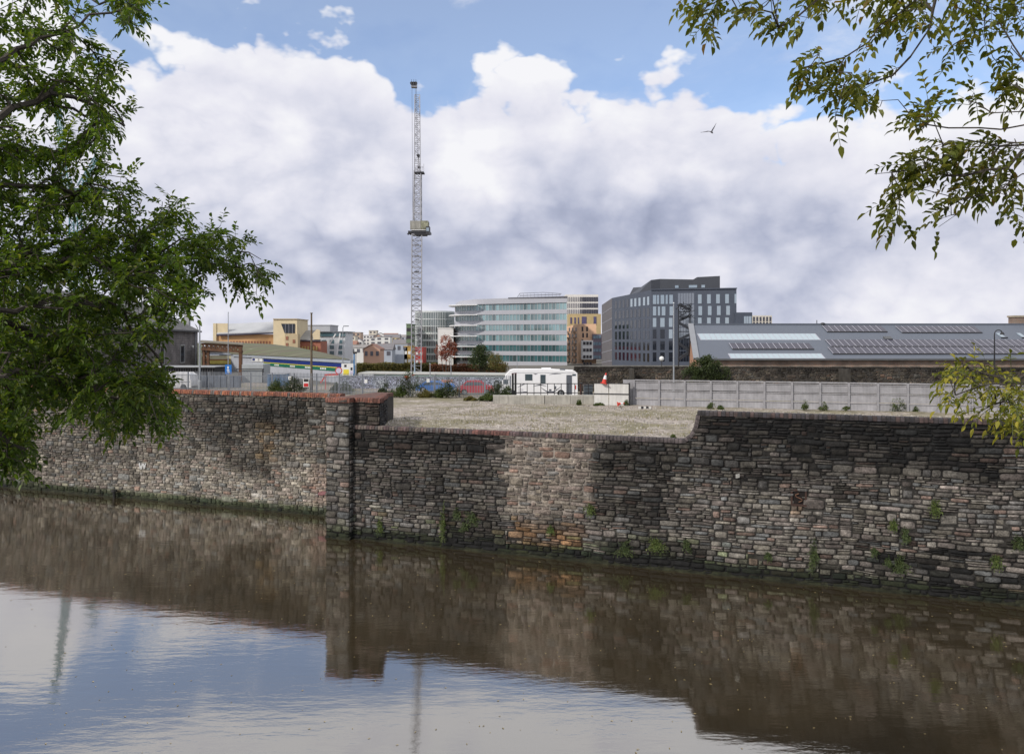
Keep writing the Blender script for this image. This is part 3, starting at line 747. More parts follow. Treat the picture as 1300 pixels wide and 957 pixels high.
GRND = M('yard_earth', (0.13, 0.12, 0.10), 0.95, 0.35, 0.4, 0.5)
e1 = LO+TX*(-300)-NX*0.5; e2 = LO+TX*(SL1+0.3)-NX*0.5; e3 = FO+TX*(S_P0+.3)-NX*0.4; e4 = FO+TX*400-NX*0.4
poly = [(e1.x, e1.y), (e2.x, e2.y), (e3.x, e3.y), (e4.x, e4.y), (e4.x, 172), (e1.x, 172)]
mb = MB(); mb.add([(x, y, YARD) for x, y in poly], [tuple(range(6))])
mb.add([(e3.x, e3.y, YARD-8), (e4.x, e4.y, YARD-8), (e4.x, e4.y, YARD), (e3.x, e3.y, YARD)], [(0,1,2,3)])
mb.add([(e1.x, 172, YARD), (e4.x, 172, YARD), (e4.x, 178, .8), (e1.x, 178, .8)], [(0,1,2,3)])
mb.add([(-5000, 178, .8), (5000, 178, .8), (5000, 5000, .8), (-5000, 5000, .8)], [(0,1,2,3)])
struct(mb.build('ground', GRND))
# gravel yard
m, nt, b = newmat('gravel')
tc = N(nt, 'ShaderNodeTexCoord')
vo = N(nt, 'ShaderNodeTexVoronoi'); vo.inputs['Scale'].default_value = 7; L(nt, tc.outputs['Object'], vo.inputs['Vector'])
cr_ = ramp(nt, [(0, (0.20,0.17,0.145)), (0.5, (0.345,0.298,0.255)), (0.8, (0.42,0.368,0.318)), (1, (0.54,0.49,0.44))], None)
sp = N(nt, 'ShaderNodeSeparateColor'); L(nt, vo.outputs['Color'], sp.inputs[0]); L(nt, sp.outputs[0], cr_.inputs['Fac'])
nA = N(nt, 'ShaderNodeTexNoise'); nA.inputs['Scale'].default_value = 0.22; nA.inputs['Detail'].default_value = 8; nA.inputs['Roughness'].default_value = .7; L(nt, tc.outputs['Object'], nA.inputs['Vector'])
rG = ramp(nt, [(0.44, 0), (0.58, 0.9)], nA.outputs['Fac'])
mxg = N(nt, 'ShaderNodeMixRGB'); L(nt, rG.outputs[0], mxg.inputs[0]); L(nt, cr_.outputs[0], mxg.inputs[1]); mxg.inputs[2].default_value = (0.19, 0.17, 0.095, 1)
nB = N(nt, 'ShaderNodeTexNoise'); nB.inputs['Scale'].default_value = 1.6; nB.inputs['Detail'].default_value = 8; nB.inputs['Roughness'].default_value = .8; L(nt, tc.outputs['Object'], nB.inputs['Vector'])
rB = ramp(nt, [(0.35, 0.6), (0.65, 1.25)], nB.outputs['Fac'])
mxb = N(nt, 'ShaderNodeMixRGB', blend_type='MULTIPLY'); mxb.inputs[0].default_value = 1; L(nt, mxg.outputs[0], mxb.inputs[1]); L(nt, rB.outputs[0], mxb.inputs[2])
L(nt, mxb.outputs[0], b.inputs['Base Color']); b.inputs['Roughness'].default_value = 0.95
bp = N(nt, 'ShaderNodeBump'); bp.inputs['Strength'].default_value = 0.8; bp.inputs['Distance'].default_value = 0.06; L(nt, vo.outputs['Distance'], bp.inputs['Height']); L(nt, bp.outputs[0], b.inputs['Normal'])
mb = MB(); NU, NV = 130, 60
for j in range(NV+1):
    for i in range(NU+1):
        f = FO+TX*(S_P0+0.6+60*i/NU)-NX*(0.5+(40*j/NV)*1.0)
        h = 0.05+0.05*nz(f.x*.35, f.y*.35)+0.03*nz(f.x*1.7, f.y*1.7)+0.02*nz(f.x*5, f.y*5)
        mb.v.append((f.x, f.y, YARD+max(0.004, h)))
for j in range(NV):
    for i in range(NU): a = j*(NU+1)+i; mb.f.append((a, a+1, a+NU+2, a+NU+1)); mb.m.append(0)
o0 = len(mb.v); NU2, NV2 = 60, 40
for j in range(NV2+1):
    for i in range(NU2+1):
        f = FO+TX*(-50+(S_P0+0.9+50)*i/NU2)-NX*(6.0+(34.5*j/NV2)); mb.v.append((f.x, f.y, YARD+.045+0.03*nz(f.x*.35, f.y*.35)))
for j in range(NV2):
    for i in range(NU2): a = o0+j*(NU2+1)+i; mb.f.append((a, a+1, a+NU2+2, a+NU2+1)); mb.m.append(0)
struct(mb.build('gravel_yard', m, smooth=True))
# loose rubble and thin yellow grass on the yard
mb = MB(); rr = random.Random(12)
for i in range(5200):
    s = rr.uniform(S_P0+1, 45); q = rr.uniform(0.6, 21); f = FO+TX*s-NX*q; r_ = rr.uniform(.025, .075)*(1.6 if rr.random() < .05 else 1)
    o = len(mb.v); zc = YARD+0.05+0.05*nz(f.x*.35, f.y*.35)+r_*.3
    for (a_, b2_, c_) in ((1,0,0),(0,1,0),(-1,0,0),(0,-1,0),(0,0,1)):
        mb.v.append((f.x+a_*r_*rr.uniform(.7,1.3), f.y+b2_*r_*rr.uniform(.7,1.3), zc+c_*r_*.7-(0 if c_ else r_*.5)))
    for t in ((0,1,4),(1,2,4),(2,3,4),(3,0,4)): mb.f.append(tuple(o+k for k in t)); mb.m.append(0)
m, nt, b = newmat('loose_stone'); g = N(nt, 'ShaderNodeNewGeometry'); r = ramp(nt, [(0, (0.10,.095,.09)), (.6, (.34,.31,.275)), (1, (.46,.43,.39))], g.outputs['Random Per Island']); L(nt, r.outputs[0], b.inputs['Base Color']); b.inputs['Roughness'].default_value = .9
tag(mb.build('loose_stones', m), 'loose grey and buff stones strewn over the gravel yard', 'gravel', kind='stuff')
GRASS = leafmat('yellow_grass', [(0, (0.10,0.11,0.03)), (.5, (0.17,0.15,0.055)), (1, (0.25,0.20,0.09))], .25, .7)
mb = MB()
for i in range(15000):
    s = rr.uniform(S_P0+.8, 44); q = rr.uniform(0.5, 14) if rr.random() < .75 else rr.uniform(.5, 21); f = FO+TX*s-NX*q
    if nz(f.x*.28, f.y*.5, 2)+0.5*nz(f.x*1.2, f.y*1.2, 5) < 0.06: continue
    h = rr.uniform(.06, .26); a_ = rr.uniform(0, 6.3); w_ = .014; dx, dy = math.cos(a_)*w_, math.sin(a_)*w_; lx, ly = rr.uniform(-.06,.06), rr.uniform(-.06,.06)
    z0 = YARD+0.04+0.05*nz(f.x*.35, f.y*.35)
    mb.add([(f.x-dx, f.y-dy, z0), (f.x+dx, f.y+dy, z0), (f.x+lx, f.y+ly, z0+h)], [(0,1,2)])
tag(mb.build('dry_grass', GRASS), 'thin yellowing grass growing through the gravel yard', 'grass', kind='stuff')
# near bank under the photographer
mb = MB(); mb.prism([(-60, -40), (60, -40), (60, 2.6), (-60, 2.6)], -2, 10.3)
struct(mb.build('near_bank', M('bank_paving', (0.16, 0.15, 0.13), .9, .3, .8, .3)))
# ================================================================ yard furniture
CONC = M('fence_concrete', (0.33, 0.325, 0.34), 0.9, 0.30, 0.9, 0.3, streak=0.12)
# --- long concrete panel fence
f0, f1 = Vector((*XY(805, 64.4), 0)), Vector((*XY(1300, 56.4), 0)); fd = (f1-f0).normalized(); fn = Vector((fd.y, -fd.x, 0))
cf = thing('panel_fence', (f0.x, f0.y, YARD), 'long grey concrete panel fence at the far side of the gravel yard', 'fence')
H = 2.12; bay = 2.03; nb_ = 24
def fpt(s, n=0, z=0): return f0+fd*s+fn*n+Vector((0, 0, YARD+z))
mb = MB(); mb.obox(fpt(0, 0, H/2-.1), fd, fn, up, .075, .13, H/2+.13); post0 = mb.build('post', CONC, cf)
mb = MB(); mb.obox(fpt(bay/2, 0.01, H-0.0), fd, fn, up, bay/2-.08, .06, .05); rail0 = mb.build('cap_rail', CONC, cf)
boards = []
for k in range(3):
    mb = MB(); h0, h1 = k*(H-.06)/3-0.03, (k+1)*(H-.06)/3-0.03
    mb.obox(fpt(bay/2, 0, (h0+h1)/2-.004), fd, fn, up, bay/2-.078, .025, (h1-h0)/2-.026)
    mb.obox(fpt(bay/2, 0.045, h1-.06), fd, fn, up, bay/2-.08, .035, .032)
    boards.append(mb.build('board', CONC, cf))
for i in range(1, nb_+1):
    part_copy(post0, fd*bay*i)
    if i < nb_:
        part_copy(rail0, fd*bay*i)
        for b_ in boards: part_copy(b_, fd*bay*i+Vector((0, 0, R.uniform(-.012, .012)))+fn*R.uniform(-.01, .01))
mb = MB(); mb.obox(fpt(-0.5, 0, H/2), fd, fn, up, .4, .04, H/2+.02); mb.build('end_panel', CONC, cf)

# --- white hoarding at its left end
WH = M('white_board', (0.62, 0.61, 0.58), 0.6, 0.12, 1.5, 0.08, streak=0.15)
DK = M('dark_frame', (0.03, 0.03, 0.032), 0.5, 0.3, 3, 0.1)
GREYST = M('galvanised_steel', (0.33, 0.35, 0.37), 0.45, 0.2, 3, 0.1, metal=0.5)
h0, h1 = Vector((*XY(754, 64.6), 0)), Vector((*XY(799, 63.9), 0)); hd = (h1-h0); hl = hd.length; hd.normalize(); hn = Vector((hd.y, -hd.x, 0))
hb = thing('hoarding', (h0.x, h0.y, YARD), 'white boarded site hoarding in four sheets beside the end of the grey panel fence', 'hoarding')
ztop = ZZ(486.5, 64.3)-YARD
for i in range(2):
    for j in range(2):
        mb = MB(); s_, z_ = hl*(0.42 if i == 0 else 1)-hl*(.21 if i == 0 else .29), ztop*(0.28 if j == 0 else .76)
        mb.obox(h0+hd*s_+up*(YARD+z_), hd, hn, up, hl*(.2 if i == 0 else .28), .03, ztop*(.24 if j == 0 else .21)); mb.build('board', WH, hb)
mb = MB(); mb.obox(h0+hd*hl/2+up*(YARD+ztop*.53)+hn*.03, hd, hn, up, hl/2, .03, .045); mb.obox(h0+hd*hl+up*(YARD+ztop/2), hd, hn, up, .06, .06, ztop/2+.05)
mb.obox(h0+hd*hl/2+up*(YARD+ztop*.99), hd, hn, up, hl/2, .035, .035); mb.build('frame', DK, hb)

# --- traffic cones
CR, CW = M('cone_red', (0.62, 0.05, 0.03), .5, .2, 6, .05), M('cone_white', (0.75, 0.75, 0.75), .5, .1, 6, .05)
def cone_obj(loc, ax, label, s=1.0):
    c = thing('traffic_cone', tuple(loc), label, 'traffic cone', 'red and white traffic cones')
    ax = Vector(ax).normalized(); l = Vector(loc); t = ax.cross(Vector((0.3,1,0.1))).normalized(); t2 = ax.cross(t)
    mb = MB(); mb.obox(l+ax*.02*s, t, t2, ax, .2*s, .2*s, .02*s); mb.build('base', CR, c)
    mb = MB(); mb.tube([l+ax*.04*s, l+ax*.3*s], [.15*s, .11*s], 12); mb.tube([l+ax*.56*s, l+ax*.72*s], [.062*s, .03*s], 12); mb.build('body', CR, c)
    mb = MB(); mb.tube([l+ax*.3*s, l+ax*.56*s], [.112*s, .064*s], 12); mb.build('sleeve', CW, c)
cone_obj(W(766.5, 487, 64.2), (0.22, 0, 1), 'red and white traffic cone perched on top of the white hoarding', 1.25)
cone_obj(W(515, 480, 74.0), (0.9, 0, 0.35), 'red and white traffic cone lying tipped on the palisade fence beside the crane mast', 1.2)
cone_obj(W(784, 514.5, 62.6)+up*.1, (0.95, .1, 0.1), 'red traffic cone lying flat on the gravel before the white hoarding', .8)

# black and white kerb piece on the gravel
kb = thing('kerb_marker', tuple(W(811, 516, 61.5)), 'low black and white striped kerb block lying in front of the grey panel fence', 'kerb block')
for i in range(5):
    mb = MB(); p = W(812+i*3.2, 516, 61.3); mb.obox(Vector((p.x, p.y, YARD+.12)), (1,0,0), (0,1,0), up, .095, .1, .1); mb.build('stripe', WH if i % 2 == 0 else DK, kb)

# --- concrete block barrier, railing, gate posts
BLK = M('barrier_concrete', (0.44, 0.42, 0.37), 0.9, 0.25, 1.6, 0.3, streak=0.2)
bx = [626, 645, 691, 724, 759]
for i in range(4):
    l, r_ = XY(bx[i], 66), XY(bx[i+1], 66)
    o = MB(); w_ = r_[0]-l[0]; c = Vector((0, 0, 0.38))
    prof = [(-.3,0),(.3,0),(.3,.72),(.26,.76),(-.26,.76),(-.3,.72)]
    vs = [(-w_/2+.015, y, z) for y, z in prof]+[(w_/2-.015, y, z) for y, z in prof]
    o.add(vs, [(k,(k+1)%6,6+(k+1)%6,6+k) for k in range(6)]+[tuple(range(6))[::-1], tuple(range(6,12))])
    for zz in (0.25, 0.5): pass
    ob = o.build('concrete_block', BLK); ob.location = ((l[0]+r_[0])/2, 66+R.uniform(-.06,.06), YARD+.02); ob.rotation_euler = (0, 0, R.uniform(-.02,.02))
    tag(ob, ['short end concrete barrier block under the dark gate posts, left of the black railing', 'long concrete barrier block below the left half of the motorhome', 'concrete barrier block below the rear of the motorhome', 'concrete barrier block with a weed beside it, nearest the white hoarding'][i], 'barrier block', 'concrete blocks along the edge of the gravel yard')
BLKM = M('black_steel', (0.015, 0.015, 0.017), 0.45, 0.3, 3, 0.05)
rl = thing('railing', (*XY(652, 67), YARD), 'black steel railing behind the concrete blocks in front of the white motorhome', 'railing')
a, b_ = W(652, 487, 67), W(747, 488, 67)
for z_, nm in ((a.z, 'top_rail'), (a.z-.78, 'lower_rail')):
    mb = MB(); mb.bar((a.x, a.y, z_), (b_.x, b_.y, z_), .06); mb.build(nm, BLKM, rl)
mb = MB(); mb.bar((a.x, a.y, YARD), (a.x, a.y, a.z+.02), .06); p0 = mb.build('upright', BLKM, rl)
for i in range(1, 12): part_copy(p0, ((b_.x-a.x)*i/11, 0, 0))
for px, nm in ((651, 'left'), (654.5, 'right')):
    q = XY(px, 68); g = thing('gate_post', (*q, YARD), 'dark steel gate post at the front of the motorhome, the %s one of the pair' % nm, 'gate post', 'pair of dark gate posts')
    mb = MB(); mb.box(q[0]-.09, q[0]+.09, q[1]-.09, q[1]+.09, YARD, ZZ(474.5, 68)); mb.build('post', BLKM, g)
    mb = MB(); mb.box(q[0]-.10, q[0]+.10, q[1]-.10, q[1]+.10, ZZ(474.4, 68), ZZ(473.6, 68)); mb.build('red_band' if False else 'cap', M('dull_red', (.12,.02,.02), .6, .3, 3, .1), g)

# --- white motorhome
CV = M('caravan_white', (0.80, 0.80, 0.81), 0.35, 0.07, 1, 0.02); WIN = glass('tinted_window', (0.05, 0.075, 0.09), .08)
GRAPH = M('dark_graphic', (0.03, 0.035, 0.06), .4, .1, 3, 0)
dC = 75; px2x = lambda px: (px-650)/1000*dC; py2z = lambda py: ZZ(py, dC)
cvn = thing('motorhome', (px2x(690), dC, YARD), 'white motorhome with dark swoosh graphics parked behind the black railing', 'motorhome')
prof = [(636.5,498),(636,491),(638,485),(641,481),(641.5,478),(648,470.8),(652,470),(700,470),(729,471.5),(732,474),(732.5,500),(724,501.5),(636.5,501.5)]
mb = MB(); n = len(prof); vs = []
for y in (dC, dC+2.2):
    for (x, yy) in prof: vs.append((px2x(x), y, py2z(yy)))
mb.add(vs, [(k, (k+1) % n, n+(k+1) % n, n+k) for k in range(n)]+[tuple(range(n)), tuple(range(n, 2*n))[::-1]])
bod = mb.build('body', CV, cvn)
bv = bod.modifiers.new('bevel', 'BEVEL'); bv.width = .07; bv.segments = 3; bv.limit_method = 'ANGLE'; bv.angle_limit = rad(40)
def cvpanel(name, x0, x1, y0, y1, mat, proud=.02, par=cvn, sk=0):
    mb = MB(); mb.plate([(px2x(x0)+sk, dC-.005, py2z(y1)), (px2x(x1)+sk, dC-.005, py2z(y1)), (px2x(x1), dC-.005, py2z(y0)), (px2x(x0), dC-.005, py2z(y0))], (0, -1, 0), proud); return mb.build(name, mat, par)
cvpanel('window', 666.6, 675.8, 475, 483, WIN); cvpanel('window', 686, 692.5, 475.7, 487, WIN); cvpanel('window', 726.5, 731, 474.8, 477, WIN, .02)
cvpanel('side_door', 719, 726, 476, 500.5, M('door_grey', (.10,.11,.13), .5, .2, 2, 0))
cvpanel('hatch', 704, 706, 490, 494, M('door_grey', (.10,.11,.13)), .02)
cvpanel('skirt_band', 640, 716, 498, 499, GRAPH, .012)
cvpanel('tail_lamp', 729.8, 731.2, 489, 494, CR, .02); cvpanel('locker_door', 658, 664, 493, 497.6, M('caravan_panel', (.62,.62,.64), .4, .1, 1, 0), .01); cvpanel('roof_line', 652, 729, 473, 473.3, M('door_grey', (.10,.11,.13)), .008); cvpanel('vent_grille', 697, 700, 494, 496.5, M('door_grey', (.10,.11,.13)), .01)
cvpanel('cab_window', 639.5, 644.5, 482, 487.5, WIN, .02)
def swoosh(pts, w0, w1):
    mb = MB()
    for i in range(len(pts)-1):
        k0, k1 = [w0+(w1-w0)*abs(2*t/(len(pts)-1)-1) for t in (i, i+1)]
        (x0, y0), (x1, y1) = pts[i], pts[i+1]
        mb.plate([(px2x(x0), dC-.004, py2z(y0+k0)), (px2x(x1), dC-.004, py2z(y1+k1)), (px2x(x1), dC-.004, py2z(y1-k1)), (px2x(x0), dC-.004, py2z(y0-k0))], (0, -1, 0), .008)
    return mb.build('swoosh_graphic', GRAPH, cvn)
swoosh([(677+i*1.0, 490.5-1.8*math.sin(i/17*3.1)) for i in range(18)], .7, .15)
swoosh([(686+i*1.6, 491+7*math.sin(i/16*3.14)) for i in range(17)], 1.0, .2)
swoosh([(657+i*1.2, 492-5.5*math.sin(i/12*1.6)) for i in range(12)], .55, .15)
swoosh([(697+i*1.3, 475.5-1.5*math.sin(i/13*2.4)+i*.03) for i in range(13)], .55, .1)
swoosh([(658+i*1.1, 499-1.6*math.sin(i/11*1.7)) for i in range(11)], .7, .3)
swoosh([(677+i*.7, 474.3+.6*math.sin(i/8*3.1)) for i in range(9)], .6, .05)
for px in (650, 712):
    mb = MB(); mb.tube([(px2x(px), dC-.03, YARD+.34), (px2x(px), dC+.22, YARD+.34)], [.34, .34], 20); wh = mb.build('wheel', M('tyre', (.012,.012,.012), .8, .2, 5, .1), cvn)
    mb = MB(); mb.tube([(px2x(px), dC-.045, YARD+.34), (px2x(px), dC-.031, YARD+.34)], [.19, .19], 14); o = mb.build('rim', GREYST, cvn); o.parent = wh; o.location = Vector((0,0,0))
mb = MB(); p = W(694, 470, dC); mb.obox((p.x, dC+1, p.z+.12), (1,0,0), (0,1,0), up, .45, .3, .09); mb.build('roof_box', CV, cvn)
mb = MB(); p = W(715, 470.5, dC); mb.obox((p.x, dC+1, p.z+.06), (1,0,0), (0,1,0), up, .25, .25, .07); mb.build('roof_vent', M('door_grey', (.1,.11,.13)), cvn)

# --- palisade fence
PAL_M = M('palisade_steel', (0.19, 0.205, 0.23), 0.5, 0.2, 2, .05, metal=0.4)
g0, g1 = Vector((*XY(188, 83.5), 0)), Vector((*XY(648, 72.5), 0)); gd = (g1-g0); gl_ = gd.length; gd.normalize(); gn = Vector((gd.y, -gd.x, 0))
pf = thing('palisade_fence', (g0.x, g0.y, YARD), 'grey steel palisade fence running behind the left quay wall to the gate posts', 'fence')
nby = 16; bw = gl_/nby
def mkbay(hgt, name):
    mb = MB(); k = int(bw/.155)
    for i in range(k):
        s = .12+i*.155; c = g0+gd*s
        mb.obox(c+up*(YARD+hgt/2+.04)+gn*.03, gd, gn, up, .030, .008, hgt/2)
        mb.plate([c+gn*.038+gd*-.03+up*(YARD+hgt+.04), c+gn*.038+gd*.03+up*(YARD+hgt+.04), c+gn*.038+up*(YARD+hgt+.11)], -gn, .014)
    for z_ in (.35, hgt-.3): mb.obox(g0+gd*bw/2+up*(YARD+z_), gd, gn, up, bw/2, .02, .03)
    return mb.build(name, PAL_M, pf)
bay0 = mkbay(2.05, 'picket_panel'); mb = MB(); mb.obox(g0+up*(YARD+1.05), gd, gn, up, .05, .05, 1.06); ps0 = mb.build('post', PAL_M, pf)
for i in range(1, nby+1):
    part_copy(ps0, gd*bw*i)
    if i < nby: part_copy(bay0, gd*bw*i)
SG = M('sign_white', (.72,.72,.7), .5, .08, 3, 0); SR = M('sign_red', (.5,.03,.03), .5, .1, 3, 0); SB = M('sign_blue', (.02,.16,.50), .5, .1, 3, 0); SY = M('sign_yellow', (.75,.62,.05), .5, .08, 3, 0)
def onfence(px, n=.06):
    u = (px-650)/1000; s = (u*g0.y-g0.x)/(gd.x-u*gd.y); return g0+gd*s+gn*n
def plate_at(name, px0, px1, py0, py1, d, mat, parent=None, t=.02, off=0):
    a = W(px0, py1, d); b_ = W(px1, py0, d); mb = MB(); mb.box(a.x, b_.x, d-off-t, d-off, a.z, b_.z)
    return mb.build(name, mat, parent, origin=None if parent else tuple(a))
for px, py, lb in ((464.5, 484, 'small blank white notice on the palisade fence, left of the tower crane mast'), (543.5, 483, 'small blank white notice on the palisade fence, right of the tower crane mast'), (368, 480, 'small blank white notice on the palisade fence near the brown pole')):
    d = onfence(px).y-.1; o = plate_at('fence_notice', px-1.9, px+1.9, py-2.3, py+2.3, d, SG); tag(o, lb, 'notice', 'small notices on the palisade fence')
d = onfence(388.5).y-.12; wn = thing('warning_sign', tuple(W(388.5, 492, d)), 'white notice with red panels on the palisade fence beside the brown pole', 'sign')
plate_at('board', 385, 392, 480.5, 491.5, d, SG, wn); plate_at('red_panel', 385.7, 391.3, 486.5, 490.8, d-.022, SR, wn); plate_at('dark_panel', 385.7, 391.3, 481, 484.5, d-.022, DK, wn)

# --- signs and lamps along the fence
def lamp(px, ytop, d, r, mat, label, head='plain', ybase=None, name='street_lamp', cat='street lamp', group='lamp posts behind the quay wall', armdir=1):
    p = W(px, ytop, d); t = thing(name, (p.x, p.y, YARD), label, cat, group)
    mb = MB(); mb.tube([(p.x, p.y, YARD), (p.x, p.y, YARD+1.2), (p.x, p.y, YARD+1.25), (p.x, p.y, p.z)], [r*1.35, r*1.35, r, r*.65], 10); mb.build('post', mat, t)
    if head == 'arm':
        mb = MB(); mb.tube([(p.x, p.y, p.z-.05), (p.x+.25*armdir, p.y, p.z+.12), (p.x+.9*armdir, p.y, p.z+.16)], [r*.6, r*.5, r*.4], 6); mb.build('arm', mat, t)
        mb = MB(); mb.obox((p.x+1.05*armdir, p.y, p.z+.14), (1,0,0), (0,1,0), up, .3, .12, .06); mb.build('lamp_head', GREYST, t)
    elif head == 'globe':
        mb = MB(); mb.ball((p.x, p.y, p.z+.15), .28, .28, .28, 14, 10); mb.build('globe', SG, t, smooth=True)
    elif head == 'hook':
        pts = [(p.x+.45*armdir*(1-math.cos(a_)), p.y, p.z+.45*math.sin(a_)) for a_ in [i*math.pi/8 for i in range(8)]]
        mb = MB(); mb.tube(pts, r*.6, 6); mb.build('arm', mat, t)
        q = pts[-1]; mb = MB(); mb.tube([(q[0], q[1], q[2]+.05), (q[0], q[1], q[2]-.25)], [.1, .28], 10); mb.build('lamp_head', mat, t)
    elif head == 'cap':
        mb = MB(); mb.tube([(p.x, p.y, p.z), (p.x, p.y, p.z+.08)], [r*1.3, r*.9], 8); mb.build('cap', mat, t)
    return t
TIM = M('brown_timber', (.13,.10,.065), .85, .35, 3, .3)
lamp(253.5, 413, 81, .11, GREYST, 'thick grey steel lamp post standing right beside the dark stone building', 'cap')
lamp(289.7, 397, 82.5, .055, GREYST, 'slender grey post carrying the blue sign in front of the rusty gantry', 'cap', name='sign_post', cat='post', group=None)
lamp(395.4, 398, 80, .13, TIM, 'plain brown timber telegraph pole in front of the blue and green striped warehouse', 'cap', name='telegraph_pole', cat='pole', group=None)
lamp(435.3, 415.5, 92, .07, GREYST, 'thin grey lamp post with a short arm in front of the white glazed building', 'arm', armdir=.35)
lamp(526.5, 452, 96, .09, M('pale_blue_post', (.28,.36,.42), .5, .2, 3, 0), 'short pale blue post right of the tower crane mast', 'cap', name='steel_post', cat='post', group=None)
lamp(546, 462, 92, .06, GREYST, 'thin grey post in front of the hedge between the crane and the red tree', 'cap', name='steel_post', cat='post', group=None)
lamp(572.5, 457, 92, .06, GREYST, 'thin grey post below the red-leaved tree', 'cap', name='steel_post', cat='post', group=None)
lamp(656.5, 450, 92, .04, GREYST, 'very thin grey post in front of the curved glass office', 'cap', name='steel_post', cat='post', group=None)
lamp(855.3, 385, 70, .075, GREYST, 'tall slim grey floodlight pole in front of the dark angular office', 'cap', name='floodlight_pole', cat='pole', group=None)
lamp(840, 457, 90, .06, DK, 'small globe lamp above the old stone wall in front of the dark angular office', 'globe')
lamp(1262.5, 424, 88, .09, BLKM, 'black lamp post with a hooked top in front of the solar panelled roof', 'hook', armdir=1)
bs = thing('parking_sign', tuple(W(289.7, 475, 82)), 'blue sign with a white symbol on the slender post before the rusty gantry', 'sign')
plate_at('board', 285.8, 294, 463, 475, 82.2, SB, bs, .03)
plate_at('symbol', 288.6, 290.4, 465, 468.3, 82.2-.032, SG, bs, .006); plate_at('symbol', 288, 291.2, 469.3, 470.8, 82.2-.032, SG, bs, .006); plate_at('symbol', 288.6, 291.6, 471.8, 473, 82.2-.032, SG, bs, .006)
rs = thing('round_sign', tuple(W(430, 480, 84)), 'round white traffic sign with a red rim left of the white poster board', 'sign')
p = W(430, 470.5, 84); mb = MB(); mb.tube([p, p+Vector((0,.03,0))], [.38,.38], 20); mb.build('rim', SR, rs); mb = MB(); mb.tube([p-Vector((0,.012,0)), p-Vector((0,.001,0))], [.29,.29], 20); mb.build('face', M('sign_lilac', (.55,.5,.62), .5, .1, 3, 0), rs)
mb = MB(); mb.tube([(p.x, p.y+.06, YARD), (p.x, p.y+.06, p.z+.3)], [.04,.04], 8); mb.build('post', GREYST, rs)
pb = thing('poster_board', tuple(W(440, 480, 90)), 'white poster board with a yellow square at the end of the striped warehouse', 'poster board')
plate_at('board', 433.5, 449, 461.5, 480, 90, SG, pb, .05); plate_at('yellow_sheet', 436, 443, 469, 476, 90-.052, SY, pb, .008); plate_at('dark_figure', 437, 440, 463, 466, 90-.052, DK, pb, .008)
plate_at('dark_figure', 445, 447.5, 466.5, 470, 90-.052, DK, pb, .008); plate_at('lilac_sheet', 444.5, 448, 471, 475, 90-.052, M('sign_lilac', (.4,.3,.5)), pb, .008)
for x in (434, 448.6):
    a = W(x, 480, 90); mb = MB(); mb.box(a.x-.05, a.x+.05, 90.001, 90.1, YARD, a.z+1.7); mb.build('leg', GREYST, pb)
p = W(450.5, 449, 88); bp_ = thing('signal_post', (p.x, p.y, YARD), 'blue and grey double post at the right end of the striped warehouse', 'post')
mb = MB(); mb.box(p.x-.17, p.x-.02, 88, 88.12, YARD, p.z); mb.build('post', M('post_blue', (.05,.17,.36), .5, .2, 3, 0), bp_)
mb = MB(); mb.box(p.x+.06, p.x+.15, 88, 88.1, YARD, p.z-.1); mb.build('post', GREYST, bp_)
mb = MB(); mb.box(p.x-.2, p.x+.2, 87.95, 88.2, p.z-.02, p.z+.22); mb.build('signal_head', DK, bp_)
# red entrance canopy
p0_, p1_ = W(412, 476, 86), W(431, 475, 86)
ra = thing('barrier_gate', (p0_.x, p0_.y, YARD), 'red and white barrier with sloping rail right of the brown pole', 'barrier')
mb = MB(); mb.bar(p0_, p1_, .34, .2); mb.build('boom', CR, ra); mb = MB(); mb.bar(W(416, 477.5, 85.9), W(427, 477, 85.9), .12, .2); mb.build('white_stripe', CW, ra)
mb = MB(); mb.bar(W(412.5, 478, 86), W(407, 486, 86), .14); mb.bar((W(413.5, 480, 86).x, 86, YARD), W(413.5, 478, 86), .1); mb.build('leg', CR, ra)

# --- graffiti wall
m, nt, b = newmat('graffiti')
tc = N(nt, 'ShaderNodeTexCoord'); mp = N(nt, 'ShaderNodeMapping'); mp.inputs['Scale'].default_value = (1.0, 1, 1.6); L(nt, tc.outputs['Object'], mp.inputs[0])
wv = N(nt, 'ShaderNodeTexWave', wave_type='RINGS'); wv.inputs['Scale'].default_value = 0.5; wv.inputs['Distortion'].default_value = 26; wv.inputs['Detail'].default_value = 4; wv.inputs['Detail Scale'].default_value = 2.2; L(nt, mp.outputs[0], wv.inputs[0])
n1 = N(nt, 'ShaderNodeTexNoise'); n1.inputs['Scale'].default_value = .35; n1.inputs['Detail'].default_value = 2; L(nt, tc.outputs['Object'], n1.inputs[0])
c1 = ramp(nt, [(.3, (.06,.08,.11)), (.45, (.10,.13,.17)), (.55, (.09,.07,.11)), (.62, (.07,.11,.11)), (.7, (.12,.13,.16))], n1.outputs['Fac'])
c2 = ramp(nt, [(.35, (.55,.60,.66)), (.6, (.40,.42,.60)), (.8, (.5,.55,.5))], n1.outputs['Fac'])
w2 = ramp(nt, [(.62, 0), (.72, .8)], wv.outputs['Fac']); w3 = ramp(nt, [(.16, .9), (.26, 0)], wv.outputs['Fac'])
mxa = N(nt, 'ShaderNodeMixRGB'); L(nt, w2.outputs[0], mxa.inputs[0]); L(nt, c1.outputs[0], mxa.inputs[1]); L(nt, c2.outputs[0], mxa.inputs[2])
mxc = N(nt, 'ShaderNodeMixRGB'); L(nt, w3.outputs[0], mxc.inputs[0]); L(nt, mxa.outputs[0], mxc.inputs[1]); mxc.inputs[2].default_value = (.025,.025,.035,1)
L(nt, mxc.outputs[0], b.inputs['Base Color']); b.inputs['Roughness'].default_value = .7
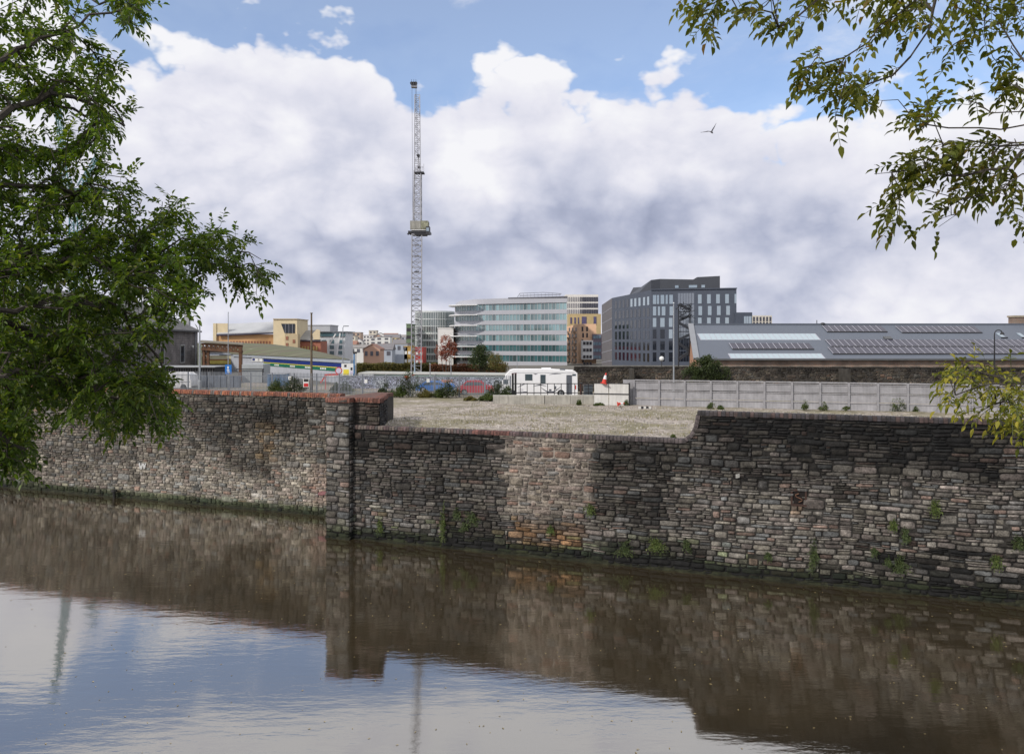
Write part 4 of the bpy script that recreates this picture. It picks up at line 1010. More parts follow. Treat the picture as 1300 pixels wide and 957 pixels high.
gw = thing('graffiti_wall', (*XY(440, 88), YARD), 'low wall covered in blue-grey graffiti behind the palisade fence', 'wall')
mb = MB(); a = XY(432, 88); c = XY(655, 84); mb.prism([a, c, (c[0], c[1]+.2), (a[0], a[1]+.2)], YARD, 8.0); mb.build('painted_face', m, gw)
mb = MB(); mb.prism([(a[0], a[1]-.05), (c[0], c[1]-.05), (c[0], c[1]+.25), (a[0], a[1]+.25)], 8.003, 8.06); mb.build('coping', GREYST, gw)
# --- low shed with green fascia
gs = thing('low_shed', (*XY(540, 92), YARD), 'long low shed with a pale roof edge and green fascia behind the graffiti wall', 'shed')
mb = MB(); a = W(455, 480, 95); c = W(652, 480, 90)
def strip(name, x0, x1, y0, y1, d0, d1, mat, thick=.15, off=0):
    a, c = XY(x0, d0), XY(x1, d1); mb = MB(); z0, z1 = ZZ(y1, d0), ZZ(y0, d0)
    mb.prism([(a[0], a[1]-off), (c[0], c[1]-off), (c[0], c[1]+thick-off), (a[0], a[1]+thick-off)], z0, z1); return mb.build(name, mat, gs)
strip('wall', 455, 648, 478, 486, 95, 90, M('shed_grey', (.32,.33,.35), .7, .2, 1, .1), 5)
strip('roof_sheet', 455, 648, 473.2, 474.6, 95.2, 90.2, M('shed_roof', (.42,.42,.39), .8, .2, 1, .2), 5.2, .1)
strip('fascia', 476, 648, 474.7, 475.7, 95, 90, DK, .1, .18)
strip('fascia_band', 476, 648, 475.8, 478.8, 95, 90, M('pale_green', (.20,.38,.27), .6, .25, .5, .05), .1, .16)
strip('end_panel', 455, 475, 474.8, 478.8, 95, 94.5, M('shed_light', (.45,.46,.48), .7, .1, 1, 0), .1, .16)

# --- cars
def car(cx, d, l, h, wdt, col, label, mat):
    t = thing('parked_car', (cx, d, YARD), label, 'car', 'cars parked behind the palisade fence')
    body = [(-.5,.22),(-.5,.50),(-.47,.58),(-.33,.64),(.26,.66),(.44,.60),(.5,.5),(.5,.22)]; cab = [(-.40,.62),(-.26,.97),(-.05,1.0),(.14,.98),(.32,.64)]
    def ex(poly, y0, y1, inset=0):
        mb = MB(); n = len(poly); vs = [(cx+x*l, d+y0, YARD+z*h) for x, z in poly]+[(cx+x*l, d+y1, YARD+z*h) for x, z in poly]
        mb.add(vs, [(k,(k+1)%n,n+(k+1)%n,n+k) for k in range(n)]+[tuple(range(n)), tuple(range(n,2*n))[::-1]]); return mb
    o = ex(body, -wdt/2, wdt/2).build('body', mat, t); q = o.modifiers.new('bevel', 'BEVEL'); q.width = .06; q.segments = 3
    o = ex(cab, -wdt/2+.1, wdt/2-.1).build('cabin', mat, t); q = o.modifiers.new('bevel', 'BEVEL'); q.width = .05; q.segments = 2
    for poly in ([(-.345,.66),(-.235,.92),(-.07,.945),(-.07,.66)], [(-.05,.66),(-.05,.945),(.12,.93),(.265,.66)]):
        mb = MB(); mb.plate([(cx+x*l, d-wdt/2+.1-.003, YARD+z*h) for x, z in poly], (0,-1,0), .012); mb.build('side_window', WIN, t)
    for x in (-.31, .31):
        mb = MB(); mb.tube([(cx+x*l, d-wdt/2-.02, YARD+.29), (cx+x*l, d-wdt/2+.2, YARD+.29)], [.3,.3], 18); w_ = mb.build('wheel', _M['tyre'], t)
        mb = MB(); mb.tube([(cx+x*l, d-wdt/2-.035, YARD+.29), (cx+x*l, d-wdt/2-.021, YARD+.29)], [.19,.19], 14); o = mb.build('rim', GREYST, t); o.parent = w_; o.location = (0,0,0)
        mb = MB(); mb.box(cx+x*1.57*l-.02, cx+x*1.57*l+.02, d-wdt/2+.1, d-wdt/2+.35, YARD+.45*h, YARD+.55*h); mb.build('lamp', SR if x < 0 else SG, t)
car(XY(604, 78)[0], 78, 3.5, 1.36, 1.6, None, 'red hatchback parked behind the palisade fence left of the motorhome', M('paint_red', (.42,.03,.045), .25, .1, 1, 0, spec=.6))
car(XY(552, 82)[0], 82, 3.7, 1.1, 1.6, None, 'low blue car parked behind the palisade fence right of the tower crane', M('paint_blue', (.06,.18,.48), .25, .1, 1, 0, spec=.6))
bt_ = thing('market_canopy', tuple(W(569, 492, 83)), 'small blue canopy on poles with an orange board behind the palisade fence', 'canopy')
a = W(559, 491, 83.2); c = W(578, 487, 83.2); mb = MB(); mb.plate([(a.x, 83, a.z), (c.x, 83, a.z), (c.x-.25, 83, c.z), (a.x+.25, 83, c.z)], (0,1,0), .9); mb.build('canopy_sheet', M('tarp_blue', (.03,.17,.50), .6, .2, 3, .1), bt_)
for x in (a.x+.1, c.x-.1): mb = MB(); mb.box(x-.03, x+.03, 83.05, 83.1, YARD, a.z); mb.build('pole', GREYST, bt_)
plate_at('board', 560, 575, 482, 485.5, 83.9, M('orange_board', (.5,.22,.14), .7, .2, 3, 0), bt_)
# white van by the stone building
dv = 85; vv = thing('white_van', (*XY(222, dv), YARD), 'white van parked behind the palisade fence in front of the dark clad shed', 'van')
prof = [(192,490),(192,479),(196,475.5),(204,474),(236,474),(240,476.5),(241.5,484),(241.5,491),(192,491)]
mb = MB(); n = len(prof); mb.add([(*XY(x, dv), ZZ(y, dv)) for x, y in prof]+[(XY(x, dv)[0], dv+2, ZZ(y, dv)) for x, y in prof], [(k,(k+1)%n,n+(k+1)%n,n+k) for k in range(n)]+[tuple(range(n)), tuple(range(n,2*n))[::-1]])
o = mb.build('body', CV, vv); q = o.modifiers.new('bevel', 'BEVEL'); q.width = .12; q.segments = 3; q.limit_method = 'ANGLE'
def vplate(nm, x0, x1, y0, y1, mt): mb = MB(); a, c = W(x0, y1, dv), W(x1, y0, dv); mb.box(a.x, c.x, dv-.02, dv-.003, a.z, c.z); return mb.build(nm, mt, vv)
vplate('window', 194, 201, 477.5, 483, WIN); vplate('door_seam', 231, 231.3, 475, 490, DK); vplate('trim', 203, 241, 484.6, 485.1, DK)
for x in (199, 233):
    mb = MB(); c = XY(x, dv); mb.tube([(c[0], dv-.03, YARD+.33), (c[0], dv+.2, YARD+.33)], [.33,.33], 16); mb.build('wheel', _M['tyre'], vv)

# ================================================================ old stone wall behind the yard
OLD = brickmat('old_wall_stone', (.105,.090,.072), (.065,.056,.047), (.035,.030,.025), 1.0, bw=.55, bh=.22, ms=.03)
ow = thing('boundary_wall', (*XY(900, 80), YARD), 'long dark weathered stone boundary wall rising behind the grey concrete panel fence', 'stone wall')
mb = MB(); a0, a1 = XY(729, 82), XY(1310, 78); nseg = 60; topz = []
pts = []
for i in range(nseg+1):
    t = i/nseg; x = a0[0]+(a1[0]+25-a0[0])*t; y = a0[1]+(a1[1]-a0[1])*t; z = 9.17+.06*nz(x*.5, 1)+.04*nz(x*2, 5); pts.append((x, y, z))
for i in range(nseg):
    (x0,y0,z0),(x1,y1,z1) = pts[i], pts[i+1]
    mb.add([(x0,y0,YARD-1),(x1,y1,YARD-1),(x1,y1,z1),(x0,y0,z0),(x0,y0+.6,YARD-1),(x1,y1+.6,YARD-1),(x1,y1+.6,z1),(x0,y0+.6,z0)], [(0,1,2,3),(5,4,7,6),(3,2,6,7)])
mb.build('wall_core', CORE, ow)
OWO = Vector((a0[0], a0[1], 0)); OWT = Vector((a1[0]+25-a0[0], a1[1]-a0[1], 0)); OWL = OWT.length; OWT.normalize(); OWN = Vector((OWT.y, -OWT.x, 0))
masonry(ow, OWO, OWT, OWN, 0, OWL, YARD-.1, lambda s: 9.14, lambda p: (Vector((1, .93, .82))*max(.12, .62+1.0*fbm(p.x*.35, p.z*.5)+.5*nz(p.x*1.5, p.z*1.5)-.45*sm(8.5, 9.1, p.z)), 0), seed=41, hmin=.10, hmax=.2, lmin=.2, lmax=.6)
mb = MB()
for i in range(nseg*3):
    t = (i+.5)/(nseg*3); j = min(nseg-1, int(t*nseg)); x0,y0,z0 = pts[j]; x1,y1,z1 = pts[j+1]; f = t*nseg-j
    x = x0+(x1-x0)*f; y = y0+(y1-y0)*f; z = z0+(z1-z0)*f; wd = (pts[-1][0]-pts[0][0])/(nseg*3)/2*R.uniform(.8,1.0)
    mb.obox((x, y+.3, z+.05+R.uniform(-.02,.02)), (1,0,0), (0,1,0), up, wd, .36, .06)
mb.build('coping', M('old_coping', (.05,.045,.038), .95, .5, 1.5, .4), ow)
for px in (801, 911, 1063):
    p = W(px, 467, 81); mb = MB(); mb.box(p.x-.12, p.x+.12, 80.0-(px-729)*.0045*1.3, 81.6, YARD, 9.1); mb.build('pier', M('old_coping', (.05,.045,.038)), ow)
# bin and post near the caravan
o = thing('steel_cabinet', (*XY(747, 72), YARD), 'small dark grey metal cabinet between the motorhome and the white hoarding', 'cabinet')
a = W(741.5, 504, 72); c = W(752.5, 489.5, 72); mb = MB(); mb.box(a.x, c.x, 72, 72.6, YARD, c.z); mb.build('body', M('cabinet_grey', (.07,.085,.10), .5, .25, 2, .1), o)
mb = MB(); mb.box(a.x-.04, c.x+.04, 71.95, 72.65, c.z+.002, c.z+.07); mb.build('lid', DK, o)
for k in range(3): mb = MB(); mb.box(a.x+.05, c.x-.05, 71.975, 71.998, YARD+.25+k*.33, YARD+.29+k*.33); mb.build('rib', DK, o)
o = thing('timber_post', (*XY(737.5, 71), YARD), 'short brown post behind the last railing bay', 'post'); a = W(736.3, 487, 71); c = W(739, 487, 71)
mb = MB(); mb.box(a.x, c.x, 71, 71.2, YARD, a.z); mb.build('post', M('brown_rust', (.07,.03,.02), .8, .4, 4, .2), o); mb = MB(); mb.box(a.x-.03, c.x+.03, 70.97, 71.23, a.z+.002, a.z+.08); mb.build('cap', DK, o)
# ================================================================ buildings
SLATE = M('slate_roof', (.17,.165,.16), .8, .3, .7, .2, streak=.15)
def facing(p0, p1):
    """frame of a vertical facade seen from the camera: origin, along, outward"""
    a, b_ = Vector((p0[0], p0[1], 0)), Vector((p1[0], p1[1], 0)); t = (b_-a); l = t.length; t.normalize(); n = Vector((t.y, -t.x, 0))
    if n.dot(-a) < 0: n = -n
    return a, t, n, l
def u_at(a, t, px):
    u = (px-650)/1000; return (u*a.y-a.x)/(t.x-u*t.y)
def win(parent, a, t, n, px0, px1, z0, z1, gl, fr=None, name='window', t_=.04, fw_=.0):
    s0, s1 = u_at(a, t, px0), u_at(a, t, px1); mb = MB()
    mb.obox(a+t*(s0+s1)/2+up*(z0+z1)/2+n*t_/2, t, n, up, (s1-s0)/2, t_/2+.002, (z1-z0)/2)
    if fr is not None:
        mb.mi = 1; f = fw_ or .08
        for q, w_ in ((s0, f), (s1, f)): mb.obox(a+t*q+up*(z0+z1)/2+n*.08, t, n, up, w_/2, .08, (z1-z0)/2+f/2)
        for z_ in (z0, z1): mb.obox(a+t*(s0+s1)/2+up*z_+n*.08, t, n, up, (s1-s0)/2-f/2-.002, .078, f/2)
        return mb.build(name, [gl, fr], parent)
    return mb.build(name, gl, parent)

# --- dark angular office
DO = M('charcoal_cladding', (.066,.078,.105), .5, .12, .25, .0, spec=.4); DO2 = M('charcoal_roof_storey', (.050,.055,.067), .55, .1, .3, 0)
DOL = M('brown_grey_cladding', (.13,.12,.125), .6, .12, .3, 0)
GL_D = glass('dark_pane', (.008,.011,.018), .05, .35); GL_L = glass('bright_pane', (.22,.28,.33), .04, 1.0, .5)
dO = thing('dark_office', (*XY(850, 215), 4), 'charcoal clad office block with angled roofline and rows of tall narrow windows', 'office building')
A_, B_, C_, D_ = XY(764, 262), XY(777, 238), XY(827, 210), XY(935, 205)
zT = 25.5
mb = MB(); mb.prism([B_, C_, D_, (D_[0]+4, 246), (A_[0]+8, 285), (B_[0]+3, 262)], 3, [24.9, zT, zT, zT, 24.5, 24.5]); mb.build('wall', DO, dO)
mb = MB(); mb.prism([A_, (B_[0]-.01, B_[1]), (B_[0]+3, 262), (A_[0]+8, 285)], 3, [23.9, 24.9, 24.9, 23.9]); mb.build('side_wing', DOL, dO)
a, t, n, l = facing(A_, B_)
for k in range(6):
    z = 21.9-k*3.2; mb = MB(); mb.plate([a+n*.01+up*(z-1.2), a+t*l+n*.01+up*(z), a+t*l+n*.01+up*(z+.25), a+n*.01+up*(z-.95)], n, .05); mb.build('string_course', M('pale_line', (.25,.25,.28), .6, .1, 1, 0), dO)
a, t, n, l = facing(B_, C_)
rows = [21.6, 18.55, 15.5, 12.45, 9.4, 6.35]
for ri, z in enumerate(rows):
    for ci, px in enumerate((782, 787, 791.8, 796.8, 801.8, 806.7, 812, 817.8, 823)):
        z0, z1 = z, z+2.25
        lit = ri == 0 and ci >= 4
        win(dO, a, t, n, px-1.25, px+1.25, z0, z1, GL_L if lit else GL_D, None)
a, t, n, l = facing(C_, D_)
def rw(px, w_, ri, g, h=2.4): win(dO, a, t, n, px-w_/2, px+w_/2, rows[ri]+.15, rows[ri]+.15+h, g, None)
for px, w_ in ((831,4.2),(835.4,2.8),(841,4.6),(846.4,2.6),(852,4.4)): rw(px, w_, 0, GL_L)
for px, w_ in ((831,4.2),(836.6,2.8),(842.4,4.6),(852.3,4.4)): rw(px, w_, 1, GL_L)
for px, w_ in ((831,4.4),(841,5.5),(851.5,4.6)):
    rw(px, w_, 2, GL_L)
    for r_ in (3, 4, 5): rw(px, w_, r_, GL_L if (r_ == 3 and px > 850) else GL_D)
for r_ in range(3):
    for px in ((888.4,900,911.5,923), (889,901,912.5,924.3), (888.4,900,911.5,923))[r_]: rw(px, 4.6, r_, GL_L)
rw(933.7, 2.4, 0, GL_L); 
GLc = glass('shaft_glass', (.12,.14,.17), .05, .9, .6)
for i in range(6):
    for r_ in range(6):
        x0 = 860.5+i*3.5
        if x0 > 878: continue
        rw(x0+1.7, 3.0, r_, GLc if r_ < 4 else GL_D, 2.8)
mb = MB(); e_ = u_at(a, t, 809)
c0 = XY(811, 219); c1 = (C_[0], C_[1]-.0); 
up_poly = [XY(812,218.2), XY(826.5,210.4), XY(838,210.6), XY(880,208.6), XY(885,208.3), XY(914,206.9), (XY(914,206.9)[0], 232), (XY(826,210)[0], 240), (XY(812,218)[0], 238)]
mb.prism(up_poly, zT-.5, [25.55, 28.2, 28.5, 28.2, 28.8, 29.0, 29.0, 28.2, 25.6]); mb.build('roof_storey', DO2, dO)
mb = MB(); a, t, n, l = facing(C_, D_); mb.obox(a+t*l/2+up*(zT+.12)+n*.12, t, n, up, l/2+.15, .2, .14); mb.build('parapet', DO, dO)
a, t, n, l = facing(XY(838,210.6), XY(914,206.9))
for px0, px1 in ((857,861.5),(874.5,885),(890.5,895)): win(dO, a, t, n, px0, px1, 26.0, 26.7, GL_L, None, t_=.12)
mb = MB(); mb.prism([XY(934,203.5), XY(955,203), (XY(955,203)[0], 225), (XY(934,203)[0], 225)], 3, 19.3); mb.build('low_wing', DO, dO)
a, t, n, l = facing(XY(934,203.5), XY(955,203))
for x0, x1 in ((944.5,947),(947.4,950),(950.4,954)): win(dO, a, t, n, x0, x1, 15.4, 18.3, GL_L, None)

# --- zigzag steel lattice in front of it
SD = M('dark_steelwork', (.035,.038,.045), .5, .3, 1, .05)
lt = thing('lattice_stair_tower', (*XY(869, 150), YARD), 'dark steel zigzag stair tower in front of the glazed shaft of the charcoal office', 'steel tower')
for px in (861.5, 876): mb = MB(); p = W(px, 388, 150); mb.bar((p.x,150,YARD), p, .22); mb.build('upright', SD, lt)
zz = [(862,386,877,394),(877,400,862,407),(862,410,877,418),(877,424,862,431),(862,436,876,446),(876,446,862,456)]
for x0,y0,x1,y1 in zz: mb = MB(); mb.bar(W(x0,y0,150), W(x1,y1,150), .34, .5); mb.build('stair_flight', SD, lt)
for y_ in (388,396,403,412,421,430,440,450): mb = MB(); mb.bar(W(861,y_,150.3), W(876.5,y_,150.3), .16); mb.build('landing', SD, lt)
mb = MB()
for i in range(46):
    q = W(R.uniform(860,878), R.uniform(385,404), 149.5); mb.bar(q, q+Vector((R.uniform(-.8,.8), R.uniform(-.3,.3), R.uniform(-.5,.5))), .12)
mb.build('bracing', SD, lt)

# --- striped block far behind
def striped(name, x0, x1, y0, d, label, cW, ratio=.5, n_=8, zb=4, y1=None):
    t_ = thing(name, (*XY((x0+x1)/2, d), zb), label, 'apartment block'); p, q = XY(x0, d), XY(x1, d); z = ZZ(y0, d)
    mb = MB(); mb.box(p[0], q[0], d, d+14, zb, z); mb.build('wall', cW, t_)
    return t_, p, q, z
CREAM = M('cream_cladding', (.62,.58,.50), .7, .08, .3, 0); SLIT = M('window_slit', (.07,.07,.09), .3, .3, 1, 0)
t_, p, q, z = striped('striped_block', 955, 980, 400.5, 400, 'small cream block with dark vertical window slits behind the right wing of the charcoal office', CREAM)
for i in range(6):
    for r_ in range(2):
        mb = MB(); x = p[0]+(i+.5)*(q[0]-p[0])/6; mb.box(x-.45, x+.45, 399.85, 399.99, z-.8-2.1-r_*2.6, z-.7-r_*2.6); mb.build('window', SLIT, t_)
# --- white tower, gold block, peach block and small infill blocks
t_, p, q, z = striped('striped_tower', 718, 759.5, 374, 420, 'tall white apartment tower with dark vertical window strips right of the curved glass office', M('tower_white', (.70,.67,.63), .7, .06, .2, 0))
for i in range(14):
    x = p[0]+(i+.5)*(q[0]-p[0])/14
    for r_ in range(4):
        mb = MB(); w_ = .38 if i < 7 else .55; mb.box(x-w_, x+w_, 419.8, 419.99, z-6.6-r_*3.3+3.3-.4, z-2.2-r_*3.3+.9); mb.build('window', SLIT if i >= 6 else M('window_grey', (.28,.27,.28), .4, .2, 1, 0), t_)
GOLD = M('gold_brick', (.46,.36,.19), .75, .12, .5, .05); PEACH = M('peach_brick', (.66,.42,.27), .75, .1, .5, .05)
t_, p, q, z = striped('gold_block', 722, 763, 398.5, 367, 'gold brick apartment storeys above the peach block, below the white tower', GOLD)
for x0, x1, y0, y1 in ((738.5,744.5,402,413.5),(753.5,757,402,413),(724,726,403,411),(729,731,403,411),(733.5,735,403,411)):
    mb = MB(); a_, c_ = W(x0, y1, 367), W(x1, y0, 367); mb.box(a_.x, c_.x, 366.8, 366.99, a_.z, c_.z); mb.build('window', M('violet_glass', (.10,.09,.17), .2, .3, 1, 0), t_)
t_ = thing('peach_block', (*XY(735, 345), 4), 'peach brick apartment block with projecting balconies right of the curved glass office', 'apartment block')
E_, F_, G_ = XY(719.5, 362), XY(734, 346), XY(757, 344)
mb = MB(); mb.prism([E_, F_, G_, (G_[0], 351), (E_[0]+3, 366)], 2, [18.6, 19.4, 19.4, 19.4, 18.6]); mb.build('wall', PEACH, t_)
a, t, n, l = facing(E_, F_)
DKW = M('dark_window', (.05,.045,.05), .3, .3, 1, 0)
for r_ in range(6):
    for px in (723, 727, 731.3):
        z0 = 16.2-r_*2.75; win(t_, a, t, n, px-.9, px+.9, z0, z0+1.7, DKW)
    for px in (722, 729.5):
        s_ = u_at(a, t, px); mb = MB(); mb.obox(a+t*s_+n*.7+up*(16.0-r_*2.75), t, n, up, 1.3, .7, .45); mb.build('balcony', M('balcony_peach', (.42,.30,.22), .7, .15, 1, 0), t_)
a, t, n, l = facing(F_, G_)
for r_ in range(6):
    for px in (739.5+ (.8 if r_ % 2 else 0), 745.3): 
        if px > 744 and r_ > 1: continue
        z0 = 16.2-r_*2.75; win(t_, a, t, n, px-1.1, px+1.1, z0, z0+2.0, DKW)
for x0,x1,y0,d,mt,lb in ((739.5,753,432,338,M('render_white', (.72,.70,.68), .6, .06, .4, 0),'small white rendered block tucked in front of the peach block'),(752.5,764,424,341,M('dark_balcony_block', (.17,.14,.17), .6, .3, .3, 0),'narrow dark block with balconies between the white block and the charcoal office')):
    t_, p, q, z = striped('infill_block', x0, x1, y0, d, lb, mt)
    for r_ in range(4):
        for i in range(3):
            x = p[0]+(i+.6)*(q[0]-p[0])/3.4; mb = MB(); mb.box(x-.5, x+.5, d-.2, d-.01, z-1.9-r_*2.9, z-.6-r_*2.9); mb.build('window', DKW if x0 < 745 else M('blue_grey_glass', (.2,.27,.33), .2, .4, 1, 0), t_)

# --- curved glass office
go = thing('glass_office', (*XY(650, 310), 2), 'curved glass office with pale spandrel bands and projecting balcony slabs at its prow', 'office building')
TEAL = glass('teal_glass', (.13,.215,.23), .05, .8, .55); TEALD = glass('teal_dark', (.035,.11,.12), .05, .8, .5)
SPN = M('spandrel_grey', (.36,.365,.40), .45, .05, .2, 0, spec=.5); SLB = M('slab_white', (.70,.70,.70), .5, .05, .3, 0)
foot_ = []
cR = XY(720, 300); cL = XY(603, 316)
prow = [XY(603,316), XY(592,318), XY(583,321.5), XY(578,326), XY(577,331), XY(582,340)]
outer = [cR, cL]+prow[1:]
def offs(poly, o):
    c = Vector((XY(650, 330)[0], 330)); res = []
    for p in poly:
        v = Vector(p)-c; l = v.length; res.append(tuple(c+v*(1+o/l)))
    return res
back = [(XY(600,352)[0], 352), (XY(720,300)[0]+1, 345)]
def ringprism(name, z0, z1, mat, o=0.0, poly=None):
    mb = MB(); mb.prism(offs(poly or outer, o)[::-1]+[back[1], back[0]] if False else [tuple(p) for p in offs(poly or outer, o)]+back, z0, z1); return mb.build(name, mat, go)
zr = [ZZ(y, 300) for y in (384.5, 398, 411.4, 424.8, 438.2, 451.6)]
tops = zr
for i, zt in enumerate(tops):
    zb_ = zt-2.4
    zn = tops[i+1] if i < 5 else 2
    ringprism('spandrel', zn+.002, zb_-.002, SPN, 0)
    mb = MB(); mb.prism([tuple(p) for p in offs(outer, -.35)]+back, zb_, zt); mb.mi = 1; P = offs(outer, -.25)
    for k in range(len(P)-1):
        p, q = Vector(P[k]), Vector(P[k+1]); nseg = max(1, round((q-p).length/1.5))
        for j in range(nseg):
            c = p+(q-p)*j/nseg; mb.box(c.x-.05, c.x+.05, c.y-.12, c.y+.05, zb_, zt)
    # individual bright panes behind the mullions
    mb.mi = 2; p, q = Vector(P[0]), Vector(P[1]); nseg = round((q-p).length/1.5); dv_ = (q-p)/nseg; rr = random.Random(i)
    nn2 = Vector((dv_.y, -dv_.x)).normalized(); 
    if nn2.y > 0: nn2 = -nn2
    for j in range(nseg):
        if rr.random() < .92:
            c = p+dv_*(j+.5)-nn2*.08; mb.obox((c.x, c.y, (zb_+zt)/2), dv_.normalized().to_3d(), nn2.to_3d(), up, .66, .03, 1.1)
    mb.build('glass_band', [TEAL if i < 4 else TEALD, SLB if i < 4 else SPN, TEAL if i < 4 else TEALD], go)
# balcony slabs round the prow
slabp = [cL]+prow[1:]
for i in range(6):
    z = zr[i]+.1 if i == 0 else zr[i-1]-2.4-.1-(.55 if i else 0)
    z = ZZ([387.6, 400, 413.3, 426.6, 439.5, 452.5][i], 318)
    mb = MB(); P = [XY(606, 312.3), XY(585, 313), XY(572 if i else 569.5, 318), XY(569.5+i*.4, 325), XY(574, 334), XY(600, 330)]
    mb.prism(P, z-.22, z+.12); mb.build('balcony_slab', SLB, go)
    if i:
        mb = MB()
        for k in range(3):
            p, q = Vector(P[k]), Vector(P[k+1]); 
            mb.bar((p.x, p.y+.1, z+1.1), (q.x, q.y+.1, z+1.1), .07)
        mb.build('balcony_rail', GREYST, go)
mb = MB(); ro = offs([cR, XY(645, 310.5)], .3); 
zf = ZZ(384.0, 300); rp = [cR, XY(646, 309.5), XY(603, 316), XY(585, 321), XY(579, 327)]
mb.prism([tuple(p) for p in offs(rp, .15)]+[(XY(600,352)[0], 345), (cR[0], 340)], zf+.004, [ZZ(378, 300), ZZ(378.6, 309.5), ZZ(380, 316), ZZ(382, 321), ZZ(385, 327), 27.5, 28.4]); mb.build('roof_fascia', SPN, go)
mb = MB(); mb.prism([XY(720.5, 299.4), XY(645, 309.3), (XY(647,330)[0], 330), (XY(719,320)[0], 325)], ZZ(377.4, 300), ZZ(376, 300)); mb.build('roof_canopy', M('roof_dark', (.12,.12,.14), .6, .1, 1, 0), go)
mb = MB(); p, q = W(660, 376, 308), W(712, 374.5, 304)
mb.bar(p+up*.2, q+up*.2, .25); mb.tube([W(657,377,309), W(660,372.5,308), W(690,371.3,306), W(713,372.8,304)], .09, 6)
for i in range(12): c = W(660+i*4.6, 372, 307); mb.bar((c.x, c.y, 29), (c.x, c.y, c.z-.1), .07)
mb.build('roof_plant', M('roof_dark', (.12,.12,.14)), go)

# --- round green-white tower block and its neighbours
rb = thing('round_block', (*XY(552, 340), 2), 'round pale green office block with white vertical fins right behind the tower crane mast', 'office building')
cx, cy, r_ = XY(552, 349)[0], 349, 8.3; zt = ZZ(394.5, 341)
cyl = [(cx+r_*math.cos(a_), cy+r_*math.sin(a_)) for a_ in [2*math.pi*i/40 for i in range(40)]]
mb = MB(); mb.prism(cyl, 2, zt-.6); drum = mb
for k in range(8):
    mb = MB(); z = zt-.5-k*3.0; R_ = r_+.22; c2 = [(cx+R_*math.cos(a_), cy+R_*math.sin(a_)) for a_ in [2*math.pi*i/40 for i in range(40)]]
    mb.prism(c2, z-.28-(.35 if k > 2 else 0), z+(.5 if k == 0 else .1)); mb.build('floor_band', M('band_white', (.60,.63,.62), .5, .05, .5, 0), rb)
mb = drum; mb.mi = 2
for i in range(70):
    a_ = 2*math.pi*i/70
    if math.sin(a_) > .3: continue
    c = Vector((cx+(r_+.3)*math.cos(a_), cy+(r_+.3)*math.sin(a_))); mb.box(c.x-.08, c.x+.08, c.y-.12, c.y+.12, 3, zt-.1)
mb.mi = 1; rr = random.Random(3)
for k in range(3, 8):
    for i in range(40):
        a_ = math.pi+math.pi*(i+.5)/40
        if rr.random() < .35: continue
        c = Vector((cx+(r_+.06)*math.cos(a_), cy+(r_+.06)*math.sin(a_), zt-.5-k*3+1.6)); tt = Vector((-math.sin(a_), math.cos(a_), 0)); mb.obox(c, tt, Vector((math.cos(a_), math.sin(a_), 0)), up, .22, .06, .85)
mb.build('glass_drum', [glass('green_grey_glass', (.16,.21,.21), .08, .8, .3), DKW, M('band_white', (.6,.63,.62))], rb)
def simple_block(name, x0, x1, y0, d, mat, label, dep=12, zb=2, wins=None, wm=None, cat='building', roof=None):
    t_ = thing(name, (*XY((x0+x1)/2, d), zb), label, cat); p, q = XY(x0, d), XY(x1, d); z = ZZ(y0, d)
    mb = MB(); mb.box(p[0], q[0], d, d+dep, zb, z); mb.build('wall', mat, t_)
    mb = MB(); mb.box(p[0]-.15, q[0]+.15, d-.15, d+dep+.15, z+.003, z+.35 if roof is None else z+roof[0]); mb.build('roof', roof[1] if roof else mat, t_)
    if wins:
        nx, nz_, ww, wh_ = wins
        for i in range(nx):
            for j in range(nz_):
                cx_ = p[0]+(i+.5)*(q[0]-p[0])/nx; cz = z-(j+.7)*3.1; mb = MB(); mb.box(cx_-ww/2, cx_+ww/2, d-.1, d-.005, cz-wh_/2, cz+wh_/2); mb.build('window', wm or DKW, t_)
    return t_
simple_block('white_annex', 556, 575.5, 417, 322, M('render_white', (.72,.7,.68)), 'blank white block between the round green block and the curved glass office')
simple_block('balcony_stack', 515.8, 522.5, 412, 330, M('leaf_green_clad', (.14,.20,.12), .7, .2, .4, 0), 'narrow block with green balcony stack left of the crane mast', wins=(2,5,1.0,1.4))
simple_block('red_block', 522, 537, 442, 318, M('red_panel', (.42,.05,.045), .6, .25, .4, 0), 'low building with red panels behind the foot of the crane mast', wins=(3,2,.9,1.2), wm=SG)
simple_block('ochre_block', 513, 522, 440.5, 300, M('ochre_panel', (.48,.30,.08), .6, .25, .4, 0), 'ochre and pink low building left of the red panelled building', wins=(2,2,.9,1.2), wm=SG)

# --- railway shed with solar roof
sh = thing('railway_shed', (*XY(900, 125), YARD), 'long grey roofed shed with solar panels and skylight strips behind the old stone wall', 'shed')
ROOFM = M('standing_seam_roof', (.108,.124,.155), .6, .06, .15, 0, spec=.5); BRK = brickmat('shed_brick', (.34,.21,.15), (.27,.20,.15), (.25,.22,.19), 1, bw=.6, bh=.25, ms=.03)
rL = W(877, 411.8, 136); rR = Vector((125, 136, rL.z)); eL = W(884, 455.8, 123); eR = Vector((125, 123, eL.z)); bL = Vector((W(873.5, 450, 149).x, 149, eL.z)); bR = Vector((125, 149, eL.z))
mb = MB(); nr = (eR-eL).cross(rL-eL).normalized(); nr = nr if nr.z > 0 else -nr
mb.plate([eL, eR, rR, rL], -nr, .12); nb__ = Vector((0, .28, .96)); mb.plate([rL, rR, bR, bL], Vector((0,0,-1)), .12); mb.build('roof', ROOFM, sh)
